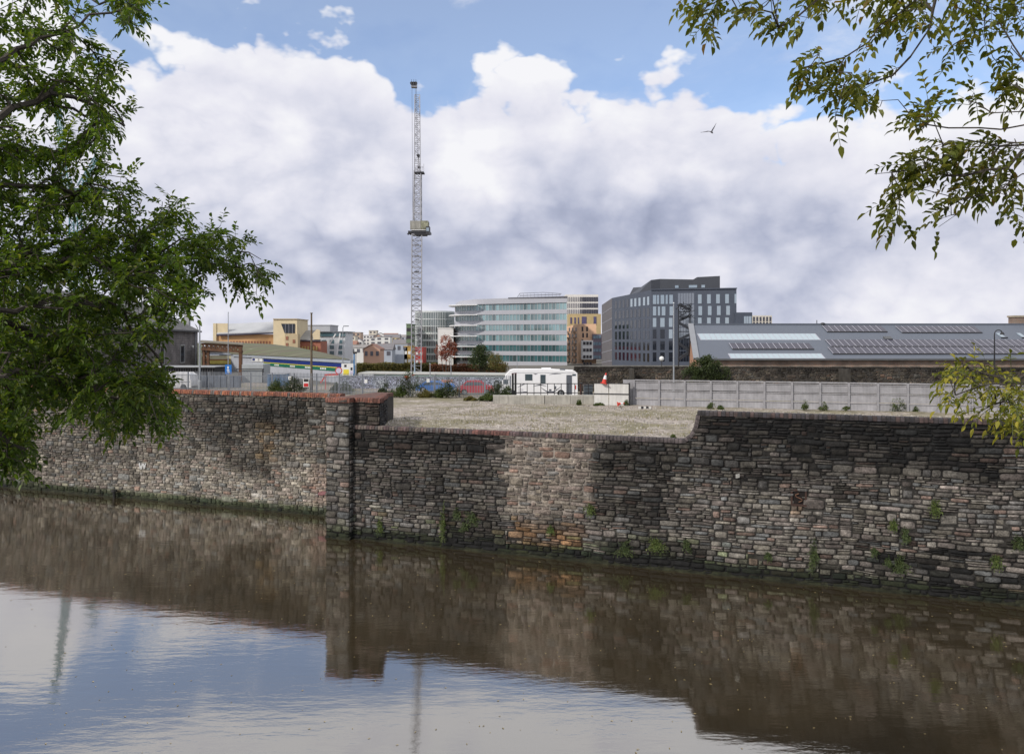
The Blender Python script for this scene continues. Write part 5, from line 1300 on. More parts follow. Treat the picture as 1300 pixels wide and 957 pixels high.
mb = MB(); mb.add([(eL.x+.3, 123.5, YARD), (122, 123.5, YARD), (122, 123.5, eL.z-.1), (eL.x+.3, 123.5, eL.z-.1), (eL.x+.3, 124, YARD), (122, 124, YARD), (122, 124, eL.z-.1), (eL.x+.3, 124, eL.z-.1)], [(0,1,2,3),(5,4,7,6),(0,3,7,4)]); mb.build('wall', BRK, sh)
mb = MB(); mb.add([(eL.x+.25, 123.4, YARD-1), (rL.x+.2, 136, YARD-1), (bL.x+.2, 148.5, YARD-1), (eL.x+.25, 123.4, eL.z-.15), (rL.x+.2, 136, rL.z-.15), (bL.x+.2, 148.5, eL.z-.15)], [(0,1,4,3),(1,2,5,4)]); mb.build('gable', M('orange_brick', (.38,.20,.12), .85, .25, .8, .2), sh)
mb = MB(); mb.bar(rL+up*.05, eL+up*.05, .9, .3); mb.build('verge', M('verge_grey', (.24,.25,.27), .6, .1, .5, 0), sh)
mb = MB(); mb.bar(eL+Vector((0,-.1,-.05)), eR+Vector((0,-.1,-.05)), .25, .25); mb.build('gutter', M('gutter_grey', (.10,.105,.11), .6, .2, 1, 0), sh)
mb = MB(); mb.bar(rL+up*.08, rR+up*.08, .4, .16); mb.build('ridge_cap', ROOFM, sh)
sl_ = (Vector((0, rL.y, rL.z))-Vector((0, eL.y, eL.z))); slen = sl_.length; sv = sl_.normalized(); rn = Vector((0, -sv.z, sv.y))
if rn.z < 0: rn = -rn
def roofpt(px, py):
    """point of the front roof slope seen at a photo pixel"""
    u = (px-650)/1000; v = -(py-433)/1000; # (u,1,v)*d + cam ; plane through eL with normal rn
    d = (rn.dot(eL-Vector((0,0,CAMZ))))/(rn.dot(Vector((u,1,v)))); return Vector((u*d, d, CAMZ+v*d))
def roofslope(px, py): 
    p = roofpt(px, py); return p.x, (p.y-eL.y)/sv.y
SKG = glass('skylight_glass', (.33,.41,.45), .15, .7, .3); PV = M('solar_cell', (.035,.032,.055), .25, .3, .8, 0, spec=.6)
PVF = M('panel_edge', (.38,.38,.43), .4, .1, 1, 0)
def quadpatch(name, x0, x1, v0, v1, mat, off, t_=.04, par=sh):
    mb = MB(); P = [Vector((x, eL.y, eL.z))+sv*v+rn*off for x, v in ((x0, v0), (x1, v0), (x1, v1), (x0, v1))]; P = [Vector((p.x, p.y, p.z)) for p in P]; mb.plate(P, rn, t_); return mb.build(name, mat, par)
def skyrow(pxa, pxb, pya, pyb, n_):
    xa, v1 = roofslope(pxa, pya); _, v0 = roofslope(pxa, pyb); xb, _ = roofslope(pxb, pya); w_ = (xb-xa)/n_
    quadpatch('skylight_frame', xa-.12, xb+.12, v0-.1, v1+.1, PVF, .005, .03)
    for i in range(n_): quadpatch('skylight', xa+i*w_+.06, xa+(i+1)*w_-.06, v0, v1, SKG, .037, .02)
skyrow(886, 1034.5, 424, 431.5, 22); skyrow(925, 1042, 449.3, 455, 17)
def pvrow(pxa, pxb, pya, pyb, n_):
    xa, v1 = roofslope(pxa, pya); _, v0 = roofslope(pxa, pyb); xb, _ = roofslope(pxb, pya); w_ = (xb-xa)/n_
    quadpatch('panel_rail', xa, xb, v0-.22, v0-.03, DK, .03, .12)
    first = None
    for i in range(n_):
        mb = MB()
        P = [Vector((x, eL.y, eL.z))+sv*v+rn*.10 for x, v in ((xa+i*w_+.02, v0), (xa+(i+1)*w_-.02, v0), (xa+(i+1)*w_-.02, v1), (xa+i*w_+.02, v1))]; mb.plate(P, rn, .05)
        mb.mi = 1; mb.plate([P[0]+rn*.052, P[0]+Vector((.10,0,0))+rn*.052, P[3]+Vector((.10,0,0))+rn*.052, P[3]+rn*.052], rn, .01)
        mb.build('solar_panel', [PV, PVF], sh)
pvrow(1043, 1118, 414.2, 421.5, 10); pvrow(1136, 1236, 415, 422.5, 13)
pvrow(1047, 1345, 432, 440.3, 38); pvrow(1050, 1345, 441.5, 449.5, 36); pvrow(925, 1027, 436.5, 443.5, 13)
for x0, x1 in ((1264, 1277), (1290, 1303)):
    xa, v1 = roofslope(x0, 423.5); xb, v0 = roofslope(x1, 429); quadpatch('roof_window', xa, xb, v0, v1, GL_L, .02, .1); quadpatch('roof_window_frame', xa-.2, xb+.2, v0-.2, v0-.01, DK, .02, .16)
mb = MB(); p = W(1037, 413, 136); mb.bar(p, p+up*.9, .1); mb.ball(tuple(W(1044.5, 411.3, 136)), .45, .45, .25, 10, 6); mb.build('roof_cowl', DK, sh)
mb = MB(); q = roofpt(1127, 430.5); mb.obox(q+rn*.15, (1,0,0), sv, rn, .6, .5, .15); mb.build('vent', M('gutter_grey', (.1,.105,.11)), sh)
mb = MB(); p = W(1286, 401, 137); mb.box(p.x, p.x+2.6, 136.5, 138.3, rL.z-1.5, p.z-.25); ch = mb.build('chimney', BRK, sh)
mb = MB(); mb.box(p.x-.15, p.x+2.75, 136.35, 138.45, p.z-.247, p.z+.05); mb.build('chimney_cap', M('cap_buff', (.35,.3,.22), .8, .2, 1, .1), sh)

# --- pale stone market hall with tower on the left
HG = 'cream and orange hall with a square tower and grey roof beyond the striped warehouse'
hl_ = thing('brick_hall', (*XY(330, 230), 4), HG, 'building')
YEL = M('cream_stone', (.66,.55,.36), .8, .1, .4, .1); ORB = M('orange_wall', (.60,.35,.17), .8, .12, .4, .1); BEI = M('beige_stone', (.50,.40,.25), .8, .12, .4, .1)
RFG = M('pale_lead_roof', (.42,.43,.44), .6, .1, .3, .05); RED = M('red_brick_far', (.36,.14,.09), .85, .2, .5, .1)
d = 230
def fbox(par, nm, x0, x1, y0, y1, d0, dep, mat): mb = MB(); a, c = W(x0, y1, d0), W(x1, y0, d0); mb.box(a.x, c.x, d0, d0+dep, a.z, c.z); return mb.build(nm, mat, par)
fbox(hl_, 'end_wall', 270.5, 274.5, 410.5, 460, d-.5, 9, YEL)
mb = MB(); mb.plate([W(274.5,425,d-.3), W(289,425,d-.3), W(289,410.5,d-.3), W(274.5,410.5,d-.3)], (0,1,0), .4); mb.build('gable', YEL, hl_)
fbox(hl_, 'wall', 272, 347, 424.5, 460, d, 9, ORB)
mb = MB(); P = [W(275,424.4,d-.8), W(348,421.5,d-.8)]; P[1].z = P[0].z+.6; Q = [W(286,412.2,d+6), W(348,409.5,d+6)]
mb.plate([P[0], P[1], Q[1], Q[0]], up, .25); mb.build('roof', RFG, hl_)
mb = MB(); mb.bar(P[0]-up*.25-Vector((0,.1,0)), P[1]-up*.25-Vector((0,.1,0)), .35, .45); mb.build('eaves_board', M('eaves_dark', (.05,.045,.07), .7, .2, 1, 0), hl_)
for i in range(14): fbox(hl_, 'window', 292+i*3.8, 293.8+i*3.8, 433, 437, d-.12, .1, M('brown_window', (.30,.13,.08), .7, .2, 1, 0))
fbox(hl_, 'tower', 347, 377, 405.5, 460, d-4, 12, YEL); fbox(hl_, 'tower_cornice', 346.5, 377.5, 404.5, 405.4, d-4.3, 12.6, BEI)
mb = MB(); mb.plate([W(357,411,d-4.02), W(374.5,411,d-4.02), W(374.5,423,d-4.02), W(361.5,423,d-4.02)], (0,-1,0), .12); mb.build('tower_window', GL_D, hl_)
for x in (362, 366.5, 371): fbox(hl_, 'mullion', x, x+.5, 411.5, 423, d-4.3, .14, M('pale_line', (.25,.25,.28)))
fbox(hl_, 'bay', 361.5, 378, 424, 460, d-6.5, 2.45, BEI)
for x, y in ((362.8,427),(362.8,435.5),(371.5,431)): fbox(hl_, 'window', x, x+3.0, y, y+4.5, d-6.62, .1, M('brown_window', (.3,.13,.08)))
mb = MB(); mb.plate([W(377.2,432,d-2), W(407,432.3,d-2), W(401,420,d+6), W(377.2,420.5,d+6)], up, .2); mb.build('roof', M('grey_roof_far', (.30,.29,.27), .8, .15, .4, .1), hl_)
fbox(hl_, 'brick_wing', 378.6, 407, 433, 460, d-1.8, 8, RED); mb = MB(); mb.bar(W(378.6,432.4,d-2.1), W(407,432.6,d-2.1), .3, .4); mb.build('eaves_board', M('eaves_dark', (.05,.045,.07)), hl_)
for i in range(6): fbox(hl_, 'window', 383+i*3.6, 384.7+i*3.6, 439.5, 444.5, d-1.93, .1, M('ochre_window', (.5,.35,.12), .7, .2, 1, 0))
mb = MB(); mb.plate([W(398,431,d-2.4), W(406,431,d-2.4), W(406,419,d-2.4), W(402,418,d-2.4), W(396.5,424,d-2.4)], (0,1,0), .5); mb.build('end_gable', YEL, hl_)
simple_block('flat_roof_hall', 376.5, 419, 413.5, 262, M('pale_grey_clad', (.42,.43,.45), .6, .06, .3, 0), 'pale grey flat roofed hall rising behind the brick hall')
wb = thing('white_glazed_building', (*XY(423, 245), 4), 'white framed building with blue-green glazing and slanted white stays', 'building')
fbox(wb, 'wall', 406, 438, 421.5, 462, 245, 12, M('frame_white', (.66,.68,.70), .5, .06, .4, 0)); fbox(wb, 'roof_glazing', 405.5, 438.5, 422.2, 427, 244.6, .38, glass('steel_blue_glass', (.10,.18,.21), .1, .8))
fbox(wb, 'roof', 404.5, 439.5, 420.6, 421.4, 244, 14, GREYST)
for y in (431.5, 438.5, 445.5):
    for x0, x1 in ((408,414),(418.5,424),(429.5,435)): fbox(wb, 'window', x0, x1, y, y+4.6, 244.88, .1, glass('steel_blue_glass', (.1,.18,.21)))
for x0,y0,x1,y1 in ((431.8,423,427,453),(420,436,405.5,449),(426,424,419,436)): mb = MB(); mb.bar(W(x0,y0,243), W(x1,y1,243), .35); mb.build('stay', M('stay_white', (.78,.78,.78), .4, .03, 1, 0), wb)

# --- striped warehouse
wh = thing('striped_warehouse', (*XY(380, 112), YARD), 'warehouse with blue and green stripes, a yellow line and a curved mossy roof', 'warehouse')
p0w, p1w = XY(297, 138), XY(447, 96); a, t, n, l = facing(p0w, p1w)
ze = 9.62
def wband(nm, px0, px1, z0, z1, mat, off=.0, th=.06): 
    s0, s1 = u_at(a, t, px0), u_at(a, t, px1); mb = MB(); mb.obox(a+t*(s0+s1)/2+n*(off+th/2)+up*(z0+z1)/2, t, n, up, (s1-s0)/2, th/2, (z1-z0)/2); return mb.build(nm, mat, wh)
mb = MB(); q0, q1 = a, a+t*l; mb.prism([(q0.x,q0.y),(q1.x,q1.y),(q1.x-n.x*.25,q1.y-n.y*.25),(q0.x-n.x*.25,q0.y-n.y*.25)], YARD-1, ze-.02); mb.build('wall', M('pale_blue_grey', (.40,.42,.47), .7, .12, .5, .05, streak=.1), wh)
wband('fascia', 297, 447, ze-.42, ze+.0, M('fascia_grey', (.33,.36,.41), .6, .1, .5, 0), .02, .2)
wband('blue_stripe', 335, 434, ze-1.02, ze-.52, M('stripe_blue', (.012,.03,.17), .5, .1, .5, 0)); wband('yellow_line', 335, 434, ze-1.11, ze-1.03, SY, 0, .065); wband('green_stripe', 335, 434, ze-1.55, ze-1.12, M('stripe_green', (.01,.13,.075), .5, .1, .5, 0))
for px in (352, 372, 391.5, 411):
    s_ = u_at(a, t, px); mb = MB()
    for k in range(4): mb.obox(a+t*(s_-.9+k*.55)+n*.066+up*(ze-1.33), t, n, up, .2, .006, .1)
    mb.build('stripe_lettering', SG, wh)
wband('sign_board', 320.5, 334, ze-1.0, ze-.42+(-.03), SG, .03, .08); wband('sign_emblem', 321.3, 324.6, ze-.9, ze-.55, M('stripe_blue', (.012,.03,.17)), .112, .01)
s_ = u_at(a, t, 329.2); ang = math.atan2(t.y, t.x)
text_mesh('sign_lettering', 'ATS', .52, M('letter_navy', (.02,.03,.08), .5, .1, 1, 0), wh, a+t*s_+n*.118+up*(ze-.74), (rad(90), 0, ang), .006)
# mossy roof, a fan of sheets from the eaves to the skyline
eav = [(296,449.8),(330,451.2),(365,453),(400,455),(430,456.6),(447,457.3)]; rid = [(258,434.5,165),(300,434.8,160),(345,436.8,150),(378,441,136),(415,448.5,116),(446,456.8,98.5)]
mb = MB(); E = []; 
for x, y in eav: s_ = u_at(a, t, x); c = a+t*s_+n*.35; E.append(Vector((c.x, c.y, ze+.03)))
K = [W(*q) for q in rid]
for j in range(7):
    f = j/6
    for i in range(6):
        p = E[i].lerp(K[i], f); p.z = E[i].z+(K[i].z-E[i].z)*math.sin(f*math.pi/2); mb.v.append(tuple(p))
for j in range(6):
    for i in range(5): q = j*6+i; mb.f.append((q, q+1, q+7, q+6)); mb.m.append(0)
m, nt, b = newmat('mossy_roof'); tc = N(nt, 'ShaderNodeTexCoord'); mp = N(nt, 'ShaderNodeMapping'); mp.inputs['Rotation'].default_value = (0,0,rad(55)); mp.inputs['Scale'].default_value = (.25, 1.2, 1); L(nt, tc.outputs['Object'], mp.inputs[0])
n1 = N(nt, 'ShaderNodeTexNoise'); n1.inputs['Scale'].default_value = .28; n1.inputs['Detail'].default_value = 7; n1.inputs['Roughness'].default_value = .65; L(nt, mp.outputs[0], n1.inputs[0])
r = ramp(nt, [(.30,(.17,.16,.11)),(.46,(.10,.115,.055)),(.54,(.12,.10,.075)),(.62,(.11,.13,.06)),(.70,(.42,.41,.36))], n1.outputs['Fac']); L(nt, r.outputs[0], b.inputs['Base Color']); b.inputs['Roughness'].default_value = .9
mb.build('roof', m, wh, smooth=True)
mb = MB(); mb.prism([tuple(p.xy) for p in (K[0], K[1], K[2], K[3], K[4], K[5], E[5]-n*.5, E[0]-n*.5)], YARD-1, [K[0].z-.3, K[1].z-.3, K[2].z-.3, K[3].z-.3, K[4].z-.3, K[5].z-.3, ze-.5, ze-.5]); mb.build('rear_wall', M('pale_blue_grey', (.4,.42,.47)), wh)
# --- yellow shop front left of it
ys = thing('yellow_warehouse', (*XY(290, 142), YARD), 'low yellow and cream fronted unit behind the rusty gantry', 'warehouse'); 
fbox(ys, 'wall', 256, 312, 452, 476, 141, 6, M('olive_brown', (.16,.14,.11), .8, .3, .6, .1)); fbox(ys, 'cream_band', 262, 303, 451.2, 456, 140.8, .18, M('cream_band', (.60,.55,.36), .6, .08, 1, 0)); fbox(ys, 'red_line', 262, 312, 456.1, 457.2, 140.78, .2, M('rust_red', (.30,.09,.06), .6, .1, 1, 0)); fbox(ys, 'yellow_band', 264, 306, 457.3, 462, 140.8, .18, M('yellow_band', (.60,.48,.12), .6, .2, 1.5, 0))
fbox(ys, 'fascia', 256, 305, 448.2, 450.4, 140.6, .4, M('fascia_grey', (.33,.36,.41))); fbox(ys, 'roof', 256, 305, 440, 448, 141.5, 8, M('brown_roof', (.15,.12,.10), .9, .3, 1, .1))
# --- pale sheeted enclosure
pc = thing('sheeted_enclosure', (*XY(320, 101), YARD), 'pale grey sheeted enclosure with a dark top rail under the white sign board', 'enclosure')
fbox(pc, 'sheet', 307, 334, 462.5, 490, 101, 3, M('pale_sheet', (.36,.38,.39), .6, .15, .8, .05)); fbox(pc, 'rail', 300, 335, 468, 469, 100.7, .12, DK); fbox(pc, 'post', 333, 334.2, 468, 490, 100.65, .2, DK)
pc2 = thing('blue_container', (*XY(349, 92), YARD), 'blue container behind the palisade fence below the green stripe', 'container'); fbox(pc2, 'body', 339, 360, 475.5, 491, 92, 2.4, M('container_blue', (.09,.20,.36), .6, .2, 1, .05)); fbox(pc2, 'top_rail', 338.8, 360.2, 474.9, 475.45, 91.9, 2.6, GREYST)
for i in range(9): fbox(pc2, 'rib', 340+i*2.2, 340.8+i*2.2, 476, 490, 91.9, .09, M('container_blue', (.09,.2,.36)))
# --- rusty gantry
rg = thing('rusty_gantry', (*XY(282, 105), YARD), 'rusty brown steel gantry frame on lattice legs beside the dark stone building', 'gantry')
RS = M('rusty_steel', (.13,.065,.035), .85, .5, 1.2, .2); d = 105
mb = MB(); mb.bar(W(256,436.5,d), W(308,439.5,d), .28); mb.bar(W(256,443,d), W(308,446.5,d), .3)
for i in range(9): mb.bar(W(257+i*5.6,436.6+i*.33,d), W(260+i*5.6,443.5+i*.38,d), .16); mb.bar(W(260+i*5.6,443.5+i*.38,d), W(262.6+i*5.6,437+i*.33,d), .16)
mb.build('top_truss', RS, rg)
mb = MB(); mb.bar(W(259,444,d+.3), W(259,492,d+.3), .28); mb.bar(W(264.5,444,d+.3), W(264.5,492,d+.3), .28)
for i in range(6): mb.bar(W(259,446+i*7,d+.3), W(264.5,453+i*7,d+.3), .14); mb.bar(W(264.5,446+i*7,d+.3), W(259,453+i*7,d+.3), .14)
mb.build('lattice_leg', RS, rg)
mb = MB(); mb.bar(W(305.5,440,d-.1), W(305.5,492,d-.1), .38); mb.bar(W(303.5,446,d-.1), W(305.5,452,d-.1), .2); mb.build('leg', RS, rg)
mb = MB(); mb.plate([W(252,434.5,d-.4), W(308,438.2,d-.4), W(309,436.5,d+6), W(256,433,d+6)], up, .15); mb.build('roof_sheet', M('old_sheet', (.20,.18,.14), .85, .3, 1, .1), rg)
# --- dark stone building
sbd = thing('stone_warehouse', (*XY(190, 115), YARD), 'dark stone building with a slate roof mostly hidden by the leafy tree on the left', 'building')
S0, S1 = XY(118, 97), XY(251, 146); a, t, n, l = facing(S0, S1); zE = 13.75
STB = brickmat('dull_stone', (.20,.175,.165), (.14,.125,.12), (.10,.09,.085), 1.0, bw=.7, bh=.3, ms=.03)
back1 = a+t*l-n*14; back0 = a-n*14
mb = MB(); mb.prism([(a.x,a.y), ((a+t*l).x,(a+t*l).y), (back1.x,back1.y), (back0.x,back0.y)], YARD-1, zE); mb.build('wall', STB, sbd)
mb = MB(); R0 = a-t*1-n*7+up*18.6; R1 = a+t*(l-9)-n*7+up*18.6; E0 = a-t*1+n*.5+up*(zE+.02); E1 = a+t*(l+.4)+n*.5+up*(zE+.02); F1 = a+t*(l+.4)-n*14.5+up*(zE+.02); F0 = a-t*1-n*14.5+up*(zE+.02)
mb.add([E0,E1,R1,R0,F1,F0], [(0,1,2,3),(1,4,2),(4,5,3,2),(0,3,5)]); mb.build('roof', SLATE, sbd)
mb = MB(); mb.bar(E0-up*.12, E1-up*.12, .3, .28); mb.build('gutter', DK, sbd)
for px in (231, 205, 175, 148): win(sbd, a, t, n, px-2.6, px+2.6, 8.2, 11.2, GL_D, M('window_frame_grey', (.3,.3,.3), .6, .1, 1, 0), fw_=.15)
mb = MB(); s_ = u_at(a, t, 247); mb.tube([a+t*s_+n*.2+up*YARD, a+t*s_+n*.2+up*(zE-.2)], [.1,.1], 8); mb.build('downpipe', GREYST, sbd)
mb = MB(); s_ = u_at(a, t, 243); mb.tube([a+t*s_+n*.1+up*10.9, a+t*s_+n*.35+up*10.9], [.22,.22], 10); mb.build('wall_light', SG, sbd)
mb = MB(); p = W(237, 384, 150); mb.box(p.x-.4, p.x+.4, 150, 150.8, 13, p.z); mb.build('chimney', M('pale_flue', (.35,.35,.37), .7, .2, 1, 0), sbd)
# --- dark clad lean-to
lt2 = thing('clad_shed', (*XY(235, 96), YARD), 'dark vertical boarded shed with a pale roof edge in front of the stone building', 'shed')
fbox(lt2, 'wall', 196, 272, 467, 492, 96, 4, M('black_boards', (.035,.035,.038), .8, .35, 2, .1, streak=.3)); fbox(lt2, 'roof_edge', 195, 273, 465.3, 466.5, 95.6, 4.6, M('lead_edge', (.30,.31,.32), .7, .15, 1, 0))
for i in range(24): fbox(lt2, 'batten', 198+i*3.1, 198.6+i*3.1, 467.5, 491, 95.9, .09, M('batten_grey', (.10,.10,.105), .8, .2, 1, 0))
sc_ = thing('sheet_screen', (*XY(275, 88), YARD), 'blue-grey steel sheet screen behind the palisade fence below the blue sign', 'screen')
fbox(sc_, 'sheet', 243, 306, 477, 492, 88, .08, M('sheet_blue_grey', (.10,.12,.155), .6, .25, .8, .05))
for i in range(8): fbox(sc_, 'rib', 245+i*8.3, 245.7+i*8.3, 477, 492, 87.9, .09, M('sheet_rib', (.15,.17,.21), .6, .2, 1, 0))

# ================================================================ city on the rising ground
mb = MB(); n_ = 30
pts = []
for j in range(13):
    dd = 300+j*75
    for i in range(n_+1):
        px = 150+i*17.5; x = (px-650)/1000*dd; f = sm(0, 1, j/12)*sm(150, 330, px)*(1-sm(540, 660, px)); mb.v.append((x, dd, .85+f*12+1.2*nz(x*.02, dd*.01)*f*3))
for j in range(12):
    for i in range(n_): q = j*(n_+1)+i; mb.f.append((q, q+1, q+n_+2, q+n_+1)); mb.m.append(0)
struct(mb.build('hill', M('hill_ground', (.10,.11,.06), .95, .4, .02, 0)))
rr = random.Random(77)
def hillz(px, dd): return .8+12*sm(0, 1, (dd-300)/900)*sm(150,330,px)*(1-sm(540,660,px))
hcols = [((.66,.60,.50),'cream'),((.62,.60,.58),'pale grey'),((.58,.36,.26),'terracotta'),((.70,.69,.67),'white'),((.48,.36,.28),'brown'),((.62,.52,.30),'yellow'),((.42,.46,.52),'blue-grey')]
rcols = [((.20,.19,.20),'slate'),((.30,.16,.12),'red tile'),((.28,.26,.25),'grey')]
def house(px, d, w_, h, dep, ci, ri, ridge, label, nwx=3, nwz=2, gable=False, zb=None, wc=None):
    zb = hillz(px, d) if zb is None else zb; x, y = XY(px, d); t_ = thing('town_house' if ridge else 'town_block', (x, y, zb), label, 'house' if ridge else 'building', 'far town buildings left of the crane')
    wm = M('town_'+hcols[ci][1].replace(' ', '_'), hcols[ci][0], .8, .08, .1, 0); rm = M('town_roof_'+rcols[ri][1].replace(' ', '_'), rcols[ri][0], .8, .15, .1, 0)
    mb = MB(); mb.box(x-w_/2, x+w_/2, y, y+dep, zb-6, zb+h)
    if gable and ridge: mb.add([(x-w_/2,y,zb+h),(x+w_/2,y,zb+h),(x,y,zb+h+ridge)], [(0,1,2)])
    mb.build('wall', wm, t_)
    mb = MB(); z = zb+h+.01; e = .3
    if ridge and not gable: mb.add([(x-w_/2-e,y-e,z),(x+w_/2+e,y-e,z),(x+w_/2+e,y+dep+e,z),(x-w_/2-e,y+dep+e,z),(x-w_/2-e,y+dep/2,z+ridge),(x+w_/2+e,y+dep/2,z+ridge)], [(0,1,5,4),(2,3,4,5),(0,4,3),(1,2,5),(0,3,2,1)])
    elif ridge: mb.plate([(x-w_/2-e,y-e,z),(x,y-e,z+ridge+.1),(x,y+dep,z+ridge+.1),(x-w_/2-e,y+dep,z)], up, .2); mb.plate([(x,y-e,z+ridge+.1),(x+w_/2+e,y-e,z),(x+w_/2+e,y+dep,z),(x,y+dep,z+ridge+.1)], up, .2)
    else: mb.box(x-w_/2-.1, x+w_/2+.1, y-.1, y+dep+.1, z, z+.5)
    mb.build('roof', rm, t_)
    for i in range(nwx):
        for j in range(nwz):
            cx_ = x-w_/2+(i+.5)*w_/nwx; cz = zb+h-1.3-j*2.9; ww = w_/nwx*.25; mb = MB(); mb.box(cx_-ww, cx_+ww, y-.12, y-.01, cz-.75, cz+.75); mb.build('window', M('town_window', (.12,.12,.14), .4, .3, 1, 0), t_)
# the ones that can be told apart
house(443, 560, 9, 12, 10, 0, 2, 0, 'cream flat block at the left end of the far town, beside the lamp post', 2, 3)
house(449, 640, 11, 14, 12, 4, 2, 0, 'brown tower-like block behind the cream flat block', 3, 3)
house(461, 700, 17, 11, 12, 3, 2, 0, 'long white block with dark window bands on the skyline of the far town', 6, 3)
house(473, 720, 7, 15, 10, 0, 2, 0, 'tall narrow cream block at the right end of the long white skyline block', 2, 4)
house(486, 600, 11, 11, 11, 3, 0, 0, 'white cube-like block in the middle of the far town', 2, 2)
house(497, 640, 13, 10, 11, 5, 0, 3, 'yellow house with a wide slate roof right of the white cube-like block', 4, 2)
house(472, 260, 5.5, 3.0, 8, 2, 1, 1.6, 'peach gabled house just above the hedge', 3, 1, True, zb=YARD-.5)
house(484, 290, 8, 2.6, 8, 6, 0, 2.2, 'blue-grey roofed house right of the peach gabled house', 3, 1, zb=YARD-.5)
house(503, 300, 8.5, 5.0, 8, 6, 2, 0, 'pale blue flat building right above the hedge', 4, 1, zb=YARD-1)
house(455, 330, 12, 3.6, 9, 3, 2, 1, 'long low white roofed building at the left end of the hedge', 5, 1, zb=YARD-1)
for i in range(40):
    px = rr.uniform(439, 521); d = rr.uniform(360, 780); w_ = rr.uniform(5, 11)*d/560; ci = rr.randrange(7); ri = rr.randrange(3)
    j = ['by the lamp post', 'left of middle', 'right of middle', 'close to the crane'][min(3, int((px-439)/20.6))]; k = ['low in', 'halfway up', 'high in'][min(2, int((d-360)/140))]
    house(px, d, w_, rr.uniform(4, 8)*d/560, 8, ci, ri, rr.choice([0, 1.6, 2.4])*d/500, '%s house, %s roof, %s the far town, %s' % (hcols[ci][1], rcols[ri][1], k, j), rr.randrange(2, 5), 2, rr.random() < .3)

# ================================================================ tower crane
CRN = M('crane_grey', (.34,.34,.36), .5, .2, 2, 0, metal=.2); CRD = M('crane_dark', (.04,.04,.045), .5, .3, 2, 0)
D = 118
tcn = thing('tower_crane', (*XY(528, D), YARD), 'tall grey tower crane with its jib raised almost upright in front of the clouds', 'crane')
def lattice(par, nm, base, top, w0, w1, bays, mat, ch=.13, br=.07, dep=None, tw=0):
    base, top = Vector(base), Vector(top); ax = (top-base); ln = ax.length; ax.normalize(); xx = Vector((1,0,0)) - ax*ax.x; xx.normalize(); yy = ax.cross(xx); mb = MB()
    if tw: q = Matrix.Rotation(tw, 3, ax); xx = q@xx; yy = q@yy
    def c(f, k): 
        w_ = (w0+(w1-w0)*f)/2; sx_, sy_ = ((-1,-1),(1,-1),(1,1),(-1,1))[k % 4]; return base+ax*ln*f+xx*sx_*w_+yy*sy_*w_
    for k in range(4): mb.bar(c(0,k), c(1,k), ch)
    for i in range(bays):
        for k in range(4):
            f0_, f1_ = i/bays, (i+1)/bays
            a_, b2 = (k, k+1) if i % 2 == 0 else (k+1, k)
            mb.bar(c(f0_, a_), c(f1_, b2), br); mb.bar(c(f1_, k), c(f1_, k+1), br)
    return mb.build(nm, mat, par)
p = XY(528.3, D)
lattice(tcn, 'mast', (p[0], D, YARD), (XY(529.3, D)[0], D, ZZ(298, D)), 1.45, 1.45, 26, CRN, .15, .075, tw=.12)
mb = MB()
for y in (445, 425, 406, 380, 364, 345, 325, 311): q = W(528.8, y, D); mb.box(q.x-.3, q.x+.35, D-.3, D+.3, q.z-.06, q.z+.06)
mb.build('rest_platform', CRD, tcn)
fbox(tcn, 'slewing_platform', 518, 545.5, 293, 295.6, D-.9, 2.6, CRD); fbox(tcn, 'slewing_ring', 523, 541, 295.7, 298, D-.8, 2.0, CRD)
mb = MB(); mb.bar(W(521,294,D-.5), W(517.5,298,D-.5), .25); mb.build('platform_bracket', CRD, tcn)
fbox(tcn, 'operator_cab', 540.5, 545.3, 287.5, 297.5, D-1.6, 1.2, CRD); fbox(tcn, 'cab_window', 541.2, 544.6, 289.2, 293.5, D-1.64, .03, GL_L)
fbox(tcn, 'handrail', 522, 543.4, 291.6, 292.4, D-1.0, .06, SG)
fbox(tcn, 'ballast', 520.6, 534, 280.3, 291, D-.9, 1.9, M('ballast_concrete', (.34,.33,.29), .9, .25, 1.2, .1, streak=.3)); fbox(tcn, 'ballast', 534.1, 543.3, 280.3, 291, D-.85, 1.85, M('ballast_mossy', (.27,.27,.19), .9, .5, 2.0, .1))
lattice(tcn, 'jib', (XY(528.6, D)[0], D+1.5, ZZ(281, D)), (XY(525.2, D)[0], D+4.5, ZZ(110, D)), 1.02, .76, 30, CRN, .11, .05, tw=.1)
fbox(tcn, 'jib_head', 521.8, 528.9, 104, 110.5, D+4.2, .8, CRN)
mb = MB(); 
for x in (522.5, 525.3, 528): q = W(x, 106, D+4.1); mb.tube([(q.x, D+4.0, q.z), (q.x, D+4.15, q.z)], [.24,.24], 12); mb.bar(q+up*.2, q+up*.6, .05)
mb.build('sheaves', CRD, tcn)
lattice(tcn, 'back_frame', (XY(530.2, D)[0], D-.4, ZZ(280.5, D)), (XY(530.6, D)[0], D-.2, ZZ(218, D)), 1.15, 1.0, 7, CRN, .13, .06)
mb = MB(); mb.bar(W(530.5,218,D), W(530.8,196,D+1), .12); mb.bar(W(533,218,D), W(531.2,196,D+1), .1); mb.build('top_strut', CRN, tcn)
fbox(tcn, 'winch', 529, 532.6, 196, 198.3, D+.4, .5, CRD); fbox(tcn, 'winch', 529.8, 533.5, 211, 213.2, D-.3, .6, CRD); fbox(tcn, 'service_platform', 526, 538, 218, 219.4, D-.9, 1.4, CRD)
mb = MB()
for x in (530, 533, 536, 538): mb.bar(W(x, 218, D-.9), W(x, 211 if x < 538 else 208, D-.9), .05)
mb.bar(W(530,212.5,D-.9), W(538,212.5,D-.9), .05); mb.build('platform_rail', CRN, tcn)
